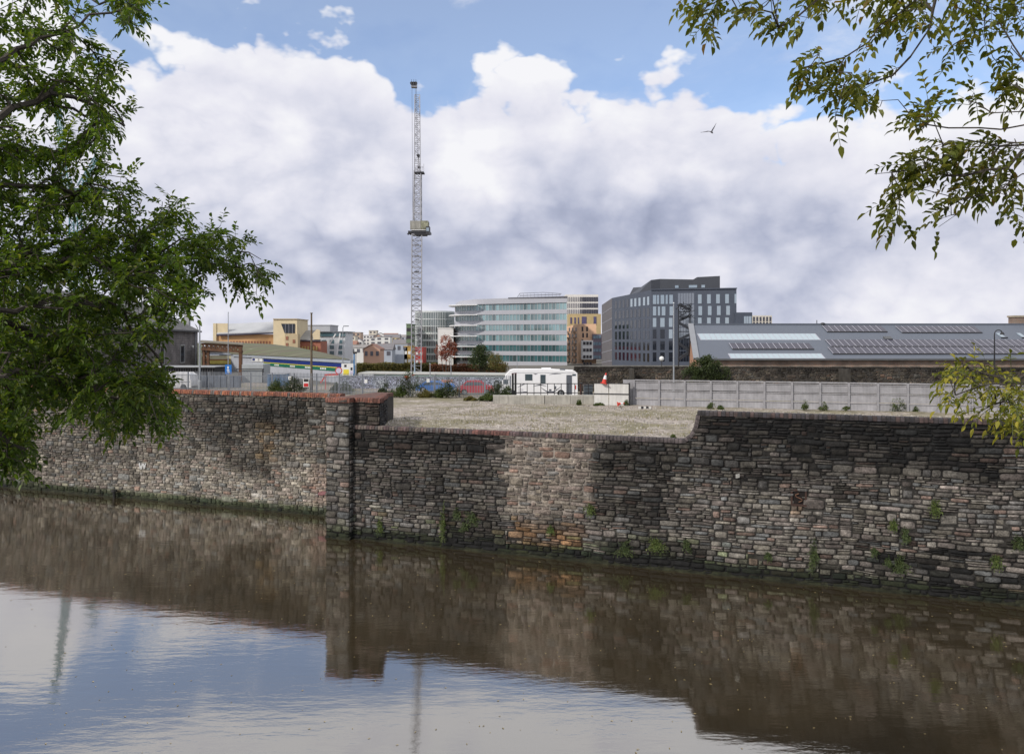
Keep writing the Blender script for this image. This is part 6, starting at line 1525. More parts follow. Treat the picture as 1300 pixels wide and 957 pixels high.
mb = MB(); mb.bar(W(531,196,D+1), W(528.7,112,D+4.6), .04); mb.bar(W(530,196,D+1), W(527.2,112,D+4.4), .04); mb.bar(W(523,108,D+4), W(524,281,D+1.2), .04); mb.build('hoist_rope', CRD, tcn)

# teal crane behind the left tree
TQ = M('crane_teal', (.06,.17,.18), .5, .2, 2, 0); D = 200
tc2 = thing('teal_crane', (*XY(96, D), YARD), 'teal lattice crane showing through the branches of the leafy tree on the left', 'crane')
lattice(tc2, 'mast', (*XY(96, D), YARD), W(96, 252, D), 2.0, 2.0, 24, TQ, .26, .13)
fbox(tc2, 'machinery_deck', 86, 133, 239, 241, D-1, 2.4, TQ); fbox(tc2, 'machinery_house', 115, 131, 241.2, 248, D-1, 2.2, CRN); fbox(tc2, 'slewing_ring', 91, 101, 241.1, 252, D-1, 2, CRD)
lattice(tc2, 'jib', W(104, 238, D), W(123.5, 200, D), 1.6, .9, 9, TQ, .22, .12)
lattice(tc2, 'back_frame', W(86, 240, D), W(70, 110, D), 1.5, .8, 22, TQ, .2, .1)
mb = MB(); mb.bar(W(124,200,D), W(131,239,D), .06); mb.bar(W(123,200,D), W(88,120,D), .05); mb.bar(W(119,206,D), W(127,201,D), .4); mb.build('rigging', CRD, tc2)

# ================================================================ gull
gq = W(903.5, 168, 60)
gb = thing('seagull', tuple(gq), 'seagull gliding in front of the clouds right of centre', 'bird')
mb = MB(); rr = random.Random(1)
GUL = M('gull_grey', (.20,.20,.22), .8, .3, 9, 0)
ring = []
xs = [(-.22,.01),(-.16,.045),(-.05,.075),(.08,.065),(.17,.045),(.24,.035),(.29,.008)]
ax = Vector((.55, .8, -.1)).normalized()
mb.tube([gq+ax*x for x, r_ in xs], [r_ for x, r_ in xs], 8)
def wing(pts):
    o = len(mb.v)
    for (dx, dz, ch) in pts:
        c = gq+Vector((dx, 0, dz)); 
        for q, th in ((-ch*.4, 0), (0, .012), (ch*.6, 0), (0, -.012)): mb.v.append(tuple(c+ax*(-q)+up*th))
    for i in range(len(pts)-1):
        for k in range(4): mb.f.append((o+i*4+k, o+i*4+(k+1)%4, o+(i+1)*4+(k+1)%4, o+(i+1)*4+k)); mb.m.append(0)
wing([(-.03,.02,.22),(-.25,.06,.19),(-.5,.02,.13),(-.85,-.03,.02)]); wing([(.0,.03,.22),(.1,.22,.19),(.22,.42,.13),(.36,.72,.02)])
mb.build('body', GUL, gb, smooth=True)
# ================================================================ vegetation
BARK = M('ash_bark', (.060,.050,.040), .9, .4, 6, .3)
def grow(mains, pts, seed, seg=.22, jit=.05, droop=.0):
    """connect scattered twig tips to the main boughs; returns nodes, parents"""
    rr = random.Random(seed); P = []; par = []; base = []
    for poly in mains:
        prev = None
        (p0, attach) = poly[0], None
        pl = [Vector(p) for p in poly]
        for i in range(len(pl)-1):
            a, b_ = pl[i], pl[i+1]; n = max(1, int((b_-a).length/seg))
            for k in range(n):
                q = a.lerp(b_, k/n)+Vector((rr.gauss(0, 1), rr.gauss(0, 1), rr.gauss(0, 1)))*jit*.6*(0 if (i == 0 and k == 0) else 1)
                if prev is None and P:      # join to the closest existing node if it is near, else a root
                    dd = [(Vector(x)-q).length for x in P]; j = int(np.argmin(dd)); par.append(j if dd[j] < .6 else -1)
                else: par.append(prev if prev is not None else -1)
                P.append(q); prev = len(P)-1
        P.append(pl[-1]); par.append(prev)
    nmain = len(P); arr = np.array([tuple(p) for p in P])
    order = sorted(range(len(pts)), key=lambda i: np.min(np.sum((arr[::3]-np.array(pts[i]))**2, 1)))
    tips = []; nodes = [tuple(p) for p in P]
    A = np.zeros((60000, 3)); A[:len(nodes)] = nodes; cnt = len(nodes); dirs = {}
    for i in order:
        q = np.array(pts[i]); dd = np.sum((A[:cnt]-q)**2, 1); j = int(np.argmin(dd))
        # go a little back down the branch so that twigs leave at an angle
        dist = math.sqrt(dd[j])
        for _ in range(int(min(3, dist/seg*.8))):
            if par[j] >= 0: j = par[j]
        a = Vector(A[j]); b_ = Vector(q); n = max(1, int((b_-a).length/seg)); prev = j; bend = Vector((rr.gauss(0,1), rr.gauss(0,1), rr.gauss(0,1)+.6))*(b_-a).length*.09
        for k in range(1, n+1):
            f = k/n; w_ = a.lerp(b_, f)+bend*math.sin(f*math.pi)+Vector((rr.gauss(0,1), rr.gauss(0,1), rr.gauss(0,1)))*jit*.4*(f < 1)
            A[cnt] = w_; par.append(prev); prev = cnt; cnt += 1
        tips.append(prev)
    return A[:cnt], par, tips, nmain
def branch_mesh(A, par, tips, r0=.004, pw=.5, rmax=.12, n=5):
    cnt = len(A); w_ = np.zeros(cnt)
    for t in tips: w_[t] += 1
    for i in range(cnt-1, -1, -1):
        if w_[i] == 0: w_[i] = .6
    ordr = range(cnt-1, -1, -1)
    for i in ordr:
        if par[i] >= 0 and par[i] < i: w_[par[i]] += w_[i] if w_[i] >= 1 else .0
    r = np.minimum(rmax, r0*np.maximum(1, w_)**pw); mb = MB()
    d = np.zeros((cnt, 3))
    for i in range(cnt):
        p = par[i]; d[i] = A[i]-A[p] if p >= 0 else (0, 0, 1)
    for i in range(cnt):
        p = par[i]
        if p < 0: continue
        a, b_ = Vector(A[p]), Vector(A[i]); v = b_-a
        if v.length < 1e-4: continue
        v.normalize(); u = v.cross(Vector((.31, .2, .93))).normalized(); q = v.cross(u); o = len(mb.v); nn = n if r[i] > .012 else 4
        ra = min(r[p], r[i]*1.35)
        for c, rad_ in ((a-v*rad_ if False else a, ra) for rad_ in (0,)): 
            for k in range(nn): t = 6.2832*k/nn; mb.v.append(tuple(c+(u*math.cos(t)+q*math.sin(t))*ra))
        for k in range(nn): t = 6.2832*k/nn; mb.v.append(tuple(b_+(u*math.cos(t)+q*math.sin(t))*r[i]))
        for k in range(nn): mb.f.append((o+k, o+(k+1) % nn, o+nn+(k+1) % nn, o+nn+k)); mb.m.append(0)
    return mb, r
def ash_leaf(mb, rr, base, d, L_, ll, lw_, pairs=4, droop=.35):
    """pinnate leaf: a drooping midrib with opposite leaflets and one at the tip"""
    d = d.normalized(); side = d.cross(up)
    if side.length < .1: side = Vector((1, 0, 0))
    side.normalize(); side = Matrix.Rotation(rr.uniform(-.9, .9), 3, d)@side
    pts = []; p = Vector(base); dd = d.copy(); n = pairs+1
    for i in range(n+1):
        pts.append(p.copy()); p = p+dd*L_/n; dd = (dd+Vector((0, 0, -droop/n*1.6))).normalized()
    o = len(mb.v); th = .0022
    for q in pts: mb.v += [tuple(q+side*th), tuple(q-side*th)]
    for i in range(n): mb.f.append((o+2*i, o+2*i+1, o+2*i+3, o+2*i+2)); mb.m.append(1)
    def leaflet(b_, dr, l):
        dr = dr.normalized(); nrm = dr.cross(side)
        s_ = dr.cross(Vector((rr.gauss(0,.35), rr.gauss(0,.35), 1))).normalized(); up_ = s_.cross(dr); w_ = lw_*rr.uniform(.8, 1.15)*l/ll
        tip = b_+dr*l-up*l*rr.uniform(0.02, .22)
        m1 = b_+dr*l*.30; m2 = b_+dr*l*.66-up*l*.04; f = up_*w_*rr.uniform(.1, .5)
        mb.add([b_, m1+s_*w_*.48+f, m2+s_*w_*.40+f, tip, m2-s_*w_*.40+f, m1-s_*w_*.48+f, m1, m2], [(0,6,1),(6,7,2,1),(7,3,2),(0,5,6),(5,4,7,6),(4,3,7)])
    for i in range(1, n+1):
        if i == n: leaflet(pts[n], (pts[n]-pts[n-1]), ll*1.05); break
        ax = (pts[i+1]-pts[i]).normalized()
        for s_ in (-1, 1):
            if rr.random() < .06: continue
            leaflet(pts[i], ax*.55+side*s_*.85+Vector((0, 0, rr.uniform(-.25, .1))), ll*rr.uniform(.78, 1.05)*(.8 if i == 1 else 1))
def inpoly(x, y, poly):
    c = False; j = len(poly)-1
    for i in range(len(poly)):
        (xi, yi), (xj, yj) = poly[i], poly[j]
        if (yi > y) != (yj > y) and x < (xj-xi)*(y-yi)/(yj-yi)+xi: c = not c
        j = i
    return c
def scatter(poly, n, d0, d1, rr, clump=0):
    xs = [p[0] for p in poly]; ys = [p[1] for p in poly]; out = []; g = 0
    while len(out) < n and g < n*60:
        g += 1; x, y = rr.uniform(min(xs), max(xs)), rr.uniform(min(ys), max(ys))
        if not inpoly(x, y, poly): continue
        if clump and nz(x/clump, y/clump, 3.3) < rr.uniform(-.45, .15): continue
        out.append(tuple(W(x, y, rr.uniform(d0, d1))))
    return out
def leafy(A, par, tips, nmain, rr, per, L_, ll, lw_, back=2, droop=.35, pairs=4, mb=None, spread=.9):
    mb = mb or MB()
    for t in tips:
        chain = [t]; j = t
        while len(chain) < back+1 and par[j] >= 0: j = par[j]; chain.append(j)
        tw = Vector(A[t])-Vector(A[chain[-1]]); tw = tw.normalized() if tw.length > 1e-4 else Vector((0,0,-1))
        for k in range(per):
            f = rr.random(); i = min(len(chain)-2, int(f*(len(chain)-1))) if len(chain) > 1 else 0
            b_ = Vector(A[chain[i]]).lerp(Vector(A[chain[min(i+1, len(chain)-1)]]), rr.random()) if k else Vector(A[t])
            v = Vector((rr.gauss(0,1), rr.gauss(0,1), rr.gauss(0,1))).normalized()*spread+tw*.9+Vector((0, 0, -.25))
            mb.mi = 0; ash_leaf(mb, rr, b_, v, L_*rr.uniform(.7, 1.15), ll*rr.uniform(.8, 1.12), lw_, pairs if rr.random() < .7 else pairs-1, droop)
    return mb

# ---- big leafy tree on the left, standing on the near bank
rr = random.Random(5)
T0 = Vector((-9.2, 1.6, 10.3)); T1 = Vector((-8.9, 2.0, 12.6)); T2 = Vector((-8.3, 2.8, 14.6))
lt_ = thing('ash_tree', tuple(T0), 'large leafy green tree filling the left edge and overhanging the water', 'tree')
mains = [
 [T2, W(-140,200,7.6), W(-30,95,8.8), W(55,48,9.6), W(120,22,10), W(165,10,10.3)],
 [T2, W(-130,260,7.6), W(-20,160,8.9), W(60,118,9.7), W(118,132,10.2), W(158,160,10.6)],
 [T2, W(-120,10,8), W(-20,-20,9), W(80,-30,10)],
 [T2, W(-110,300,8), W(0,236,9.2), W(70,240,9.8), W(150,258,10.4)],
 [T1, W(-100,380,7.8), W(10,330,9.2), W(80,308,9.9), W(160,300,10.6), W(210,296,11)],
 [T1, W(-100,400,8), W(30,340,9.4), W(110,335,10), W(190,345,10.8), W(255,330,11.2), W(318,343,11.6)],
 [T1, W(-90,430,7.6), W(50,385,9), W(130,385,9.8), W(170,420,10.2), W(205,455,10.4)],
 [T1, W(-90,500,7.6), W(20,470,8.8), W(110,490,9.5), W(190,525,10)],
 [T1, W(-90,540,7.6), W(-10,540,8.4), W(30,570,8.8)],
 [T1, W(-90,400,8.8), W(0,410,10), W(90,440,10.8), W(160,500,11.2)]]
pts = []
pts += scatter([(-60,-40),(182,-40),(190,2),(182,28),(160,40),(150,66),(146,98),(168,140),(173,158),(170,182),(148,186),(120,178),(60,200),(-60,200)], 225, 9, 11.5, rr, 42)
pts += scatter([(-60,170),(60,190),(118,182),(128,215),(160,222),(178,240),(186,262),(160,290),(-60,290)], 150, 9, 11, rr, 30)
pts += scatter([(150,292),(196,262),(206,246),(228,252),(238,272),(252,290),(276,284),(296,292),(320,312),(344,342),(338,360),(318,384),(300,372),(276,352),(250,392),(228,388),(200,345),(150,330)], 105, 10, 11.8, rr, 26)
pts += scatter([(-60,285),(172,285),(232,330),(248,386),(226,400),(210,412),(198,440),(204,468),(222,492),(230,520),(224,545),(200,548),(180,530),(160,556),(148,545),(120,545),(100,532),(60,528),(44,560),(40,596),(12,606),(-60,600)], 560, 8.6, 11.4, rr, 45)
pts += scatter([(-60,300),(150,300),(200,340),(200,400),(170,470),(150,540),(60,520),(-60,560)], 200, 10.5, 12.5, rr, 60)
pts += scatter([(-60,520),(42,520),(46,560),(40,600),(8,608),(-60,600)], 40, 8.4, 9.4, rr)
A, par, tips, nm = grow(mains, pts, 3, .2, .05)
mb, rad_ = branch_mesh(A, par, tips, .0042, .44, .046)
mb.build('branches', BARK, lt_)
mb = MB(); mb.tube([T0-up*.3, T0+up*.6, T1, T2, T2+Vector((-.2,.6,3)), T2+Vector((-.9,.8,6))], [.48,.36,.30,.24,.15,.06], 12); mb.build('trunk', BARK, lt_, smooth=True)
LEAFG = leafmat('ash_leaf_green', [(0,(.036,.064,.010)),(.35,(.062,.105,.014)),(.7,(.095,.145,.018)),(.95,(.14,.175,.024)),(1,(.18,.19,.03))], .45)
STALK = M('leaf_stalk', (.06,.075,.025), .7, .2, 5, 0)
mb = leafy(A, par, tips, nm, rr, 5, .23, .088, .043, droop=.12, spread=1.0)
mb.build('foliage', [LEAFG, STALK], lt_)

# ---- overhanging tree on the right
rr = random.Random(9)
U0 = Vector((8.6, 1.2, 10.3)); U1 = Vector((8.2, 1.8, 13.2)); U2 = Vector((7.4, 2.6, 15.6)); 
rt = thing('ash_tree', tuple(U0), 'sparse olive leaved tree reaching in from the top right corner', 'tree')
D_ = 6.3
mains = [
 [U2, W(1420,-90,5.6), W(1300,-60,6), W(1192,-14,6.3), W(1179,34,6.35), W(1158,72,6.4), W(1131,97,6.4), W(1100,108,6.5), W(1062,122,6.5), W(1024,115,6.5)],
 [U2, W(1380,-80,5.8), W(1230,-50,6), W(1120,30,6.2), W(1077,74,6.3), W(1045,82,6.3)],
 [U2, W(1300,-70,5.8), W(1160,-60,6), W(1060,-20,6.2), W(1009,27,6.3), W(985,34,6.3), W(966,24,6.3)],
 [U2, W(1300,-75,6.2), W(1080,-65,6.4), W(960,-30,6.5), W(900,8,6.6)],
 [U1, W(1400,90,5.6), W(1300,80,6), W(1262,28,6.2) if False else W(1270,32,6.1), W(1236,22,6.2), W(1212,8,6.3)],
 [U1, W(1420,200,5.6), W(1302,161,6), W(1242,164,6.2), W(1176,160,6.3), W(1152,142,6.35), W(1141,128,6.4), W(1120,128,6.4)],
 [U1, W(1420,210,5.4), W(1302,143,5.9), W(1258,141,6), W(1240,131,6.1)],
 [U1, W(1420,220,5.6), W(1302,192,6), W(1280,214,6.1), W(1226,225,6.2), W(1175,219,6.3), W(1157,217,6.4), W(1110,221,6.4)],
 [U1, W(1430,240,5.6), W(1302,222,6), W(1262,240,6.1), W(1213,252,6.2), W(1170,240,6.3)],
 [U1, W(1430,180,5.6), W(1310,180,6.1), W(1266,186,6.2), W(1230,178,6.3)],
 [U1, W(1430,90,5.8), W(1302,118,6), W(1290,140,6.05)]]
pts = []
S = lambda poly, n, d0=6.0, d1=6.8, c=0: scatter(poly, n, d0, d1, rr, c)
pts += S([(880,-20),(1060,-20),(1052,12),(1040,26),(1034,60),(1022,66),(1012,40),(985,40),(965,22),(925,42),(905,36),(880,18)], 34)
pts += S([(1024,62),(1050,56),(1085,84),(1112,88),(1140,96),(1120,110),(1118,140),(1098,120),(1070,140),(1060,165),(1046,120),(1012,112)], 30)
pts += S([(1090,-20),(1190,-20),(1186,36),(1150,44),(1138,36),(1098,22)], 30)
pts += S([(1205,-20),(1300,-20),(1300,60),(1290,90),(1280,60),(1258,50),(1240,30),(1222,60),(1205,90),(1202,60),(1212,36)], 26)
pts += S([(1262,60),(1300,60),(1300,130),(1284,120)], 10)
pts += S([(1140,118),(1186,126),(1190,152),(1180,176),(1160,166),(1148,160)], 9)
pts += S([(1230,110),(1262,108),(1246,136),(1228,134)], 4)
pts += S([(1104,232),(1112,210),(1150,194),(1200,172),(1226,168),(1300,190),(1300,236),(1262,236),(1228,236),(1210,250),(1196,262),(1160,250),(1150,238),(1130,262)], 52)
pts += S([(1130,250),(1146,250),(1142,280),(1132,280)], 5); pts += S([(1180,262),(1200,262),(1196,290),(1184,290)], 3); pts += S([(1288,250),(1300,250),(1302,290),(1288,285)], 4)
A, par, tips, nm = grow(mains, pts, 8, .13, .022)
mb, _r = branch_mesh(A, par, tips, .0024, .42, .018)
mb.build('branches', BARK, rt)
mb = MB(); mb.tube([U0-up*.3, U0+up*.6, U1, U2, U2+Vector((-.3,1.6,1.2))], [.36,.27,.2,.13,.05], 12); mb.build('trunk', BARK, rt, smooth=True)
LEAFO = leafmat('ash_leaf_olive', [(0,(.065,.080,.010)),(.4,(.105,.118,.015)),(.75,(.14,.145,.02)),(.95,(.18,.16,.024)),(1,(.18,.10,.025))], .42)
mb = leafy(A, par, tips, nm, rr, 2, .22, .080, .041, back=3, droop=.38, pairs=4, spread=.7)
mb.build('foliage', [LEAFO, STALK], rt)

# ---- yellowing sapling at lower right
V0 = Vector((4.9, 1.8, 10.3))
yt = thing('yellowing_sapling', tuple(V0), 'small sapling with yellow-green leaves poking in at the right edge before the quay wall', 'tree')
V1 = Vector((5.0, 2.5, 11.2)); rr = random.Random(14)
mains = [[V0, V1, W(1400,470,5.4), W(1300,489,5.6), W(1285,500,5.6), W(1276,509,5.6), W(1262,511,5.6), W(1240,498,5.7)],
 [V1, W(1380,470,5.4), W(1300,479,5.6), W(1286,484,5.6), W(1270,478,5.7), W(1222,462,5.8)], [V1, W(1400,540,5.4), W(1300,545,5.5), W(1282,556,5.5)], [W(1286,484,5.6), W(1284,500,5.6), W(1270,512,5.6)]]
pts = S([(1202,522),(1198,492),(1212,462),(1240,452),(1275,468),(1300,462),(1300,512),(1285,520),(1255,526),(1235,526),(1218,510)], 46, 5.3, 6.1)
pts += S([(1275,508),(1302,505),(1302,550),(1282,542)], 16, 5.2, 5.9)
A, par, tips, nm = grow(mains, pts, 2, .10, .018)
mb, _r = branch_mesh(A, par, tips, .0020, .45, .02); mb.build('branches', BARK, yt)
mb = MB(); mb.tube([V0-up*.2, V0+up*.4, V1], [.05,.04,.025], 8); mb.build('trunk', BARK, yt)
LEAFY = leafmat('ash_leaf_yellow', [(0,(.09,.11,.014)),(.4,(.17,.18,.02)),(.75,(.27,.25,.028)),(1,(.36,.31,.045))], .3)
mb = leafy(A, par, tips, nm, rr, 2, .17, .062, .026, back=2, droop=.5, pairs=3, spread=.8); mb.build('foliage', [LEAFY, STALK], yt)

# ---- bushes, weeds, far trees: clumps of small leaf faces on stems
def blobs(name, label, cat, loc, lobes, mat, n, ls, seed, stem_r=.04, group=None, base=None, flat=.0):
    rr = random.Random(seed); t = thing(name, tuple(loc), label, cat, group); loc = Vector(loc); mb = MB()
    vol = [l[3]*l[4] for l in lobes]; tot = sum(vol)
    for l, v in zip(lobes, vol):
        c = loc+Vector(l[:3]); rx, rz = l[3], l[4]; ry = l[5] if len(l) > 5 else rx
        for i in range(int(n*v/tot)):
            d = Vector((rr.gauss(0,1), rr.gauss(0,1), rr.gauss(0,1))).normalized(); q = rr.random()**.42*(1+.25*nz(d.x*2+seed, d.y*2, d.z*2))
            p = c+Vector((d.x*rx, d.y*ry, d.z*rz))*q
            if p.z < loc.z: p.z = loc.z+rr.uniform(0, .05)
            if nz(p.x/ls/9, p.y/ls/9, p.z/ls/9) < -.22: continue
            a = Vector((rr.gauss(0,1), rr.gauss(0,1), rr.gauss(0,1))).normalized(); b_ = a.cross(Vector((rr.gauss(0,1), rr.gauss(0,1), rr.gauss(0,1)))).normalized(); s_ = ls*rr.uniform(.6, 1.3)
            mb.add([p-a*s_, p-b_*s_*.42, p+a*s_, p+b_*s_*.42], [(0,1,2,3)])
    mb.build('foliage', mat, t)
    mb = MB()
    for l in lobes:
        c = loc+Vector(l[:3]); s0 = loc+Vector((l[0]*.25, l[1]*.25, -.1)); mb.tube([s0, s0.lerp(c, .5)+Vector((rr.uniform(-.1,.1)*l[3], 0, 0)), c+up*l[4]*.5], [stem_r, stem_r*.6, stem_r*.25], 6)
    mb.build('stem' if stem_r < .06 else 'trunk', BARK, t)
    return t
GD = leafmat('bush_dark', [(0,(.018,.030,.010)),(.6,(.040,.060,.018)),(1,(.07,.09,.026))], .2, .6)
GM = leafmat('bush_mid', [(0,(.04,.062,.014)),(.6,(.07,.10,.022)),(1,(.11,.13,.035))], .25, .6)
GO = leafmat('hedge_olive', [(0,(.08,.085,.022)),(.5,(.13,.12,.032)),(.85,(.17,.14,.04)),(1,(.19,.11,.05))], .2, .7)
GR = leafmat('autumn_red', [(0,(.15,.03,.022)),(.5,(.25,.06,.04)),(1,(.36,.16,.10))], .3, .6)
GRB = leafmat('red_brown', [(0,(.10,.035,.02)),(.5,(.17,.06,.032)),(1,(.22,.10,.045))], .2, .7)
def at(px, py, d): return W(px, py, d)
# bush over the old wall
p = Vector((*XY(896, 79.0), 7.2))
blobs('round_bush', 'big dark green bush growing over the old stone wall before the shed roof', 'bush', p, [(0,0,1.9,1.7,1.35,1.0),(-1.35,0,1.35,1.1,.9,.8),(1.3,0,1.5,1.25,1.0,.8),(.3,0,2.6,1.0,.75,.7)], GD, 9000, .10, 1, .07)
# red tree, dark tree, hedge
p = Vector((*XY(566, 112), YARD)); blobs('red_tree', 'small red-leaved autumn tree in front of the round green block', 'tree', p, [(0,0,5.0,1.0,1.3,.9),(-.8,0,3.9,.9,.9,.8),(.8,0,4.2,.9,1.2,.8),(0,.0,3.2,1.5,.8,.9)], GR, 4200, .11, 2, .08)
p = Vector((*XY(612, 108), YARD)); blobs('dark_green_tree', 'dark green tree with a yellowish right side in front of the curved glass office', 'tree', p, [(-.6,0,3.3,1.3,1.4,1.2),(.7,0,3.2,1.2,1.0,1.2),(-.2,0,4.2,.9,.8,.8),(0,0,2.2,2.2,1.2,1.3)], GD, 5200, .12, 3, .12)
p = Vector((*XY(629, 105), YARD)); blobs('olive_tree', 'olive-yellow bushy tree touching the right side of the dark green tree', 'tree', p, [(0,0,2.6,1.0,1.2,1.0),(.8,0,1.9,1.0,.8,.9)], GO, 2600, .10, 4, .09)
for nm, lab, x0, x1, y0, d, mt, sd in (('hedge','long olive hedge behind the low shed, left and right of the crane mast',453,556,460.6,119,GO,5),('red_brown_hedge','red-brown low hedge below the red-leaved tree',545,642,462.5,114,GRB,6)):
    a, c = XY(x0, d), XY(x1, d); t = thing(nm, ((a[0]+c[0])/2, d, YARD), lab, 'hedge'); mb = MB(); rr = random.Random(sd); zt = ZZ(y0, d)-YARD
    for i in range(16000 if sd == 5 else 12000):
        x = rr.uniform(a[0], c[0]); hh = zt*(1+.10*nz(x*.5, sd)+.05*nz(x*2, sd)); z = YARD+rr.random()**.7*hh; y = d+rr.uniform(-1, 1)*.9
        s_ = rr.uniform(.06,.14); v = Vector((rr.gauss(0,1), rr.gauss(0,1), rr.gauss(0,1))).normalized(); w_ = v.cross(Vector((rr.gauss(0,1), .3, rr.gauss(0,1)))).normalized(); p = Vector((x, y, z)); mb.add([p-v*s_, p-w_*s_*.5, p+v*s_, p+w_*s_*.5], [(0,1,2,3)])
    mb.build('foliage', mt, t)
    mb = MB(); mb.box(a[0], c[0], d-.3, d+.3, YARD, YARD+zt*.86); mb.build('woody_core', M('hedge_core', (.035,.035,.014), .95, .4, 2, .5), t)
# weeds along the fences
wl = [(490,497,76,.75,.9,GD,'rounded green bush at the palisade fence just right of the brick-capped block'),(519,506,73.5,1.15,1.9,GD,'tall dark pointed bush in front of the palisade fence under the crane mast'),(507,506,73.3,.8,.7,GM,'low green weeds left of the tall dark pointed bush'),
      (539,506,73.2,.8,.55,GO,'olive weeds right of the tall dark pointed bush'),(570,506,72.8,1.1,1.2,GD,'dark green bush by the palisade fence left of the red car'),(556,506,73,.7,.6,GM,'small bush left of the dark green bush by the red car'),
      (632,506,70.5,1.0,1.25,GD,'leafy dark bush at the front of the motorhome'),(645,499,71,.6,.9,GM,'thin weed beside the dark gate posts'),(618,508,69,.7,.5,GM,'low weeds below the red car'),(597,507,69.5,.6,.3,GO,'scrubby grass tuft below the bonnet of the red car'),
      (352,494,79,1.0,1.1,GM,'green weeds behind the terracotta wall below the blue container'),(374,494,78.6,1.35,1.25,GD,'dark shrub behind the terracotta wall left of the red notice'),(437,495,78,1.0,.9,GM,'green weeds behind the terracotta wall below the poster board'),(427,495,78.4,.6,.8,GM,'small green shrub behind the terracotta wall right of the barrier')]
for i, (px, py, d, r_, h, mt, lb) in enumerate(wl):
    h *= 1.2; r_ *= 1.25; x, y = XY(px, d); h2 = h/2
    blobs('roadside_bush', lb, 'bush', (x, y, YARD), [(0,0,h2,r_*.8,h2,.6),(-r_*.4,0,h2*.7,r_*.5,h2*.7,.5),(r_*.4,0,h2*.8,r_*.5,h2*.6,.5),(0,0,h*.9,r_*.35,h*.35,.4)], mt, 2600, .07, 20+i, .03, 'bushes along the fences')
wl = [(903,517,61,.5,.55,'low weed at the panel fence left of the high wall'),(915,518,60.5,.35,.4,'tiny weed at the panel fence, second from the left'),(1022,521,59.5,.35,.9,'slim tall weed against the middle of the panel fence'),(1045,522,59.2,.5,.8,'bushy weed against the panel fence'),(1075,522,58.9,.5,.45,'low spreading weed against the panel fence'),(1140,523,58.5,.85,1.1,'largest green weed against the panel fence'),(1163,524,58.4,.35,.5,'small weed right of the largest green weed'),(735,515,64.8,.3,.5,'weed tuft between the last two concrete blocks'),(760,514,64.2,.6,.3,'low weed at the foot of the white hoarding'),(795,514,64,.3,.6,'thin weed at the right edge of the white hoarding'),(855,560,41.8,.2,.35,'single weed standing behind the low coping before it rises')]
for i, (px, py, d, r_, h, lb) in enumerate(wl):
    x, y = XY(px, d); blobs('fence_weed', lb, 'weed', (x, y, YARD), [(0,0,h*.5,r_*.7,h*.5,.3),(r_*.4,0,h*.35,r_*.4,h*.3,.25),(-r_*.4,0,h*.3,r_*.4,h*.3,.25)], GM, 700, .055, 50+i, .015, 'weeds along the panel fence')
# plants rooted in the quay wall
wp = [(563,664,.25,1.15,'long dark strand of ivy hanging down the low quay wall'),(580,652,.35,.4,'small dark fern in the low quay wall right of the hanging ivy'),(600,656,.55,.55,'round dark fern clump in the low quay wall'),(590,668,.3,.3,'tiny fern below the round dark clump'),(483,668,.28,.55,'dark fern near the water left of the hanging ivy'),(750,646,.35,.38,'round dark plant at the right edge of the pale patched masonry'),(700,672,.3,.25,'small plant below the pale patched masonry'),
      (793,697,.65,.45,'wide green plant at the foot of the quay wall'),(832,691,.75,.4,'bright green trailing plant at the foot of the quay wall'),(872,692,.3,.4,'small green plant left of the big grey stones near the water'),(1033,703,.28,.75,'upright green plant in the lower quay wall right of the mooring niche'),(1187,644,.35,.42,'bright green tuft high in the quay wall at right'),(1134,666,.2,.3,'little green sprig in the quay wall'),(1149,678,.24,.5,'narrow green plant hanging below the little sprig'),(1142,716,.5,.62,'leafy green clump near the water at right'),(1128,712,.25,.3,'small tuft left of the leafy green clump'),(1265,712,.3,.4,'pale green tuft in the quay wall near the right edge'),(1294,690,.4,.4,'green tuft in the quay wall at the right edge'),(1110,700,.2,.2,'tiny green sprig low in the quay wall'),(975,705,.25,.2,'small tuft at the water foot below the mooring niche')]
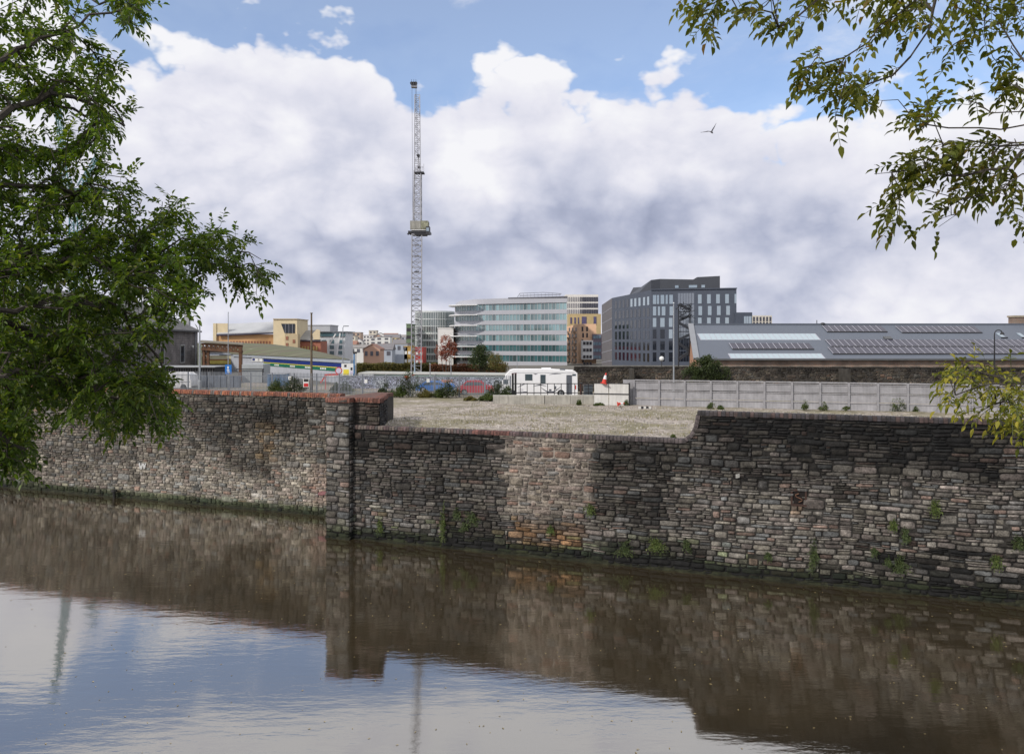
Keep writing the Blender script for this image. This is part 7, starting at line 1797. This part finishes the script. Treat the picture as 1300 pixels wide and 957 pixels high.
for i, (px, py, rx, rz, lb) in enumerate(wp):
    rx *= 1.0; rz *= 1.0
    s_ = s_at(FO, px, .1); c = FO+TX*s_+NX*.1; z = ZZ(py, c.y); c = c+up*z
    t = thing('wall_plant', (c.x, c.y, z), lb, 'wall plant', 'plants growing out of the quay wall'); mb = MB(); rr = random.Random(90+i); mt = GM if ('bright' in lb or 'pale' in lb or i % 4 == 0) else GD
    mb2 = MB()
    for k in range(int(46*(rx+rz)/.8)+14):
        a_ = rr.uniform(0, 6.283); q = rr.random()**.9*(1+.6*nz(math.cos(a_)*1.5+i*3, math.sin(a_)*1.5, i)); tip = c+TX*math.cos(a_)*rx*q+up*(math.sin(a_)*rz*q-.25*rz*abs(math.cos(a_)))+NX*rr.uniform(.03,.22)
        root = c+TX*math.cos(a_)*rx*q*.3+up*(math.sin(a_)*rz*q*.55+.04)
        mb2.bar(root, tip, .008)
        for m_ in range(6):
            p = root.lerp(tip, m_/5)+Vector((rr.gauss(0,.03), rr.gauss(0,.03), rr.gauss(0,.03))); v = Vector((rr.gauss(0,1), rr.gauss(0,1), rr.gauss(0,1)-.5)).normalized(); w_ = v.cross(NX).normalized(); s2 = rr.uniform(.03,.07); mb.add([p, p+v*s2-w_*s2*.35, p+v*s2*2, p+v*s2+w_*s2*.35], [(0,1,2,3)])
    mb.build('foliage', mt, t); mb2.build('stem', STALK, t)
# trees among the far town
for i, (px, d, r_, h, lb) in enumerate([(452,450,4.5,7,'round tree in the far town below the brown tower-like block'),(461,520,5,7,'tree in the far town below the long white skyline block'),(479,430,3.5,6,'small tree in the far town left of the white cube-like block'),(490,480,3.5,6,'small tree in the far town below the white cube-like block'),(508,520,4,7,'tree in the far town near the crane'),(516,420,3,5,'smallest tree in the far town close to the crane'),(442,400,4,5,'dark tree at the left end of the far town'),(505,620,6,6,'broad tree on the skyline of the far town')]):
    x, y = XY(px, d); z = hillz(px, d); blobs('town_tree', lb, 'tree', (x, y, z), [(0,0,h*.6,r_,h*.45,r_),(r_*.5,0,h*.45,r_*.6,h*.3,r_*.6)], GM, 700, .42, 120+i, .3, 'trees among the far town')
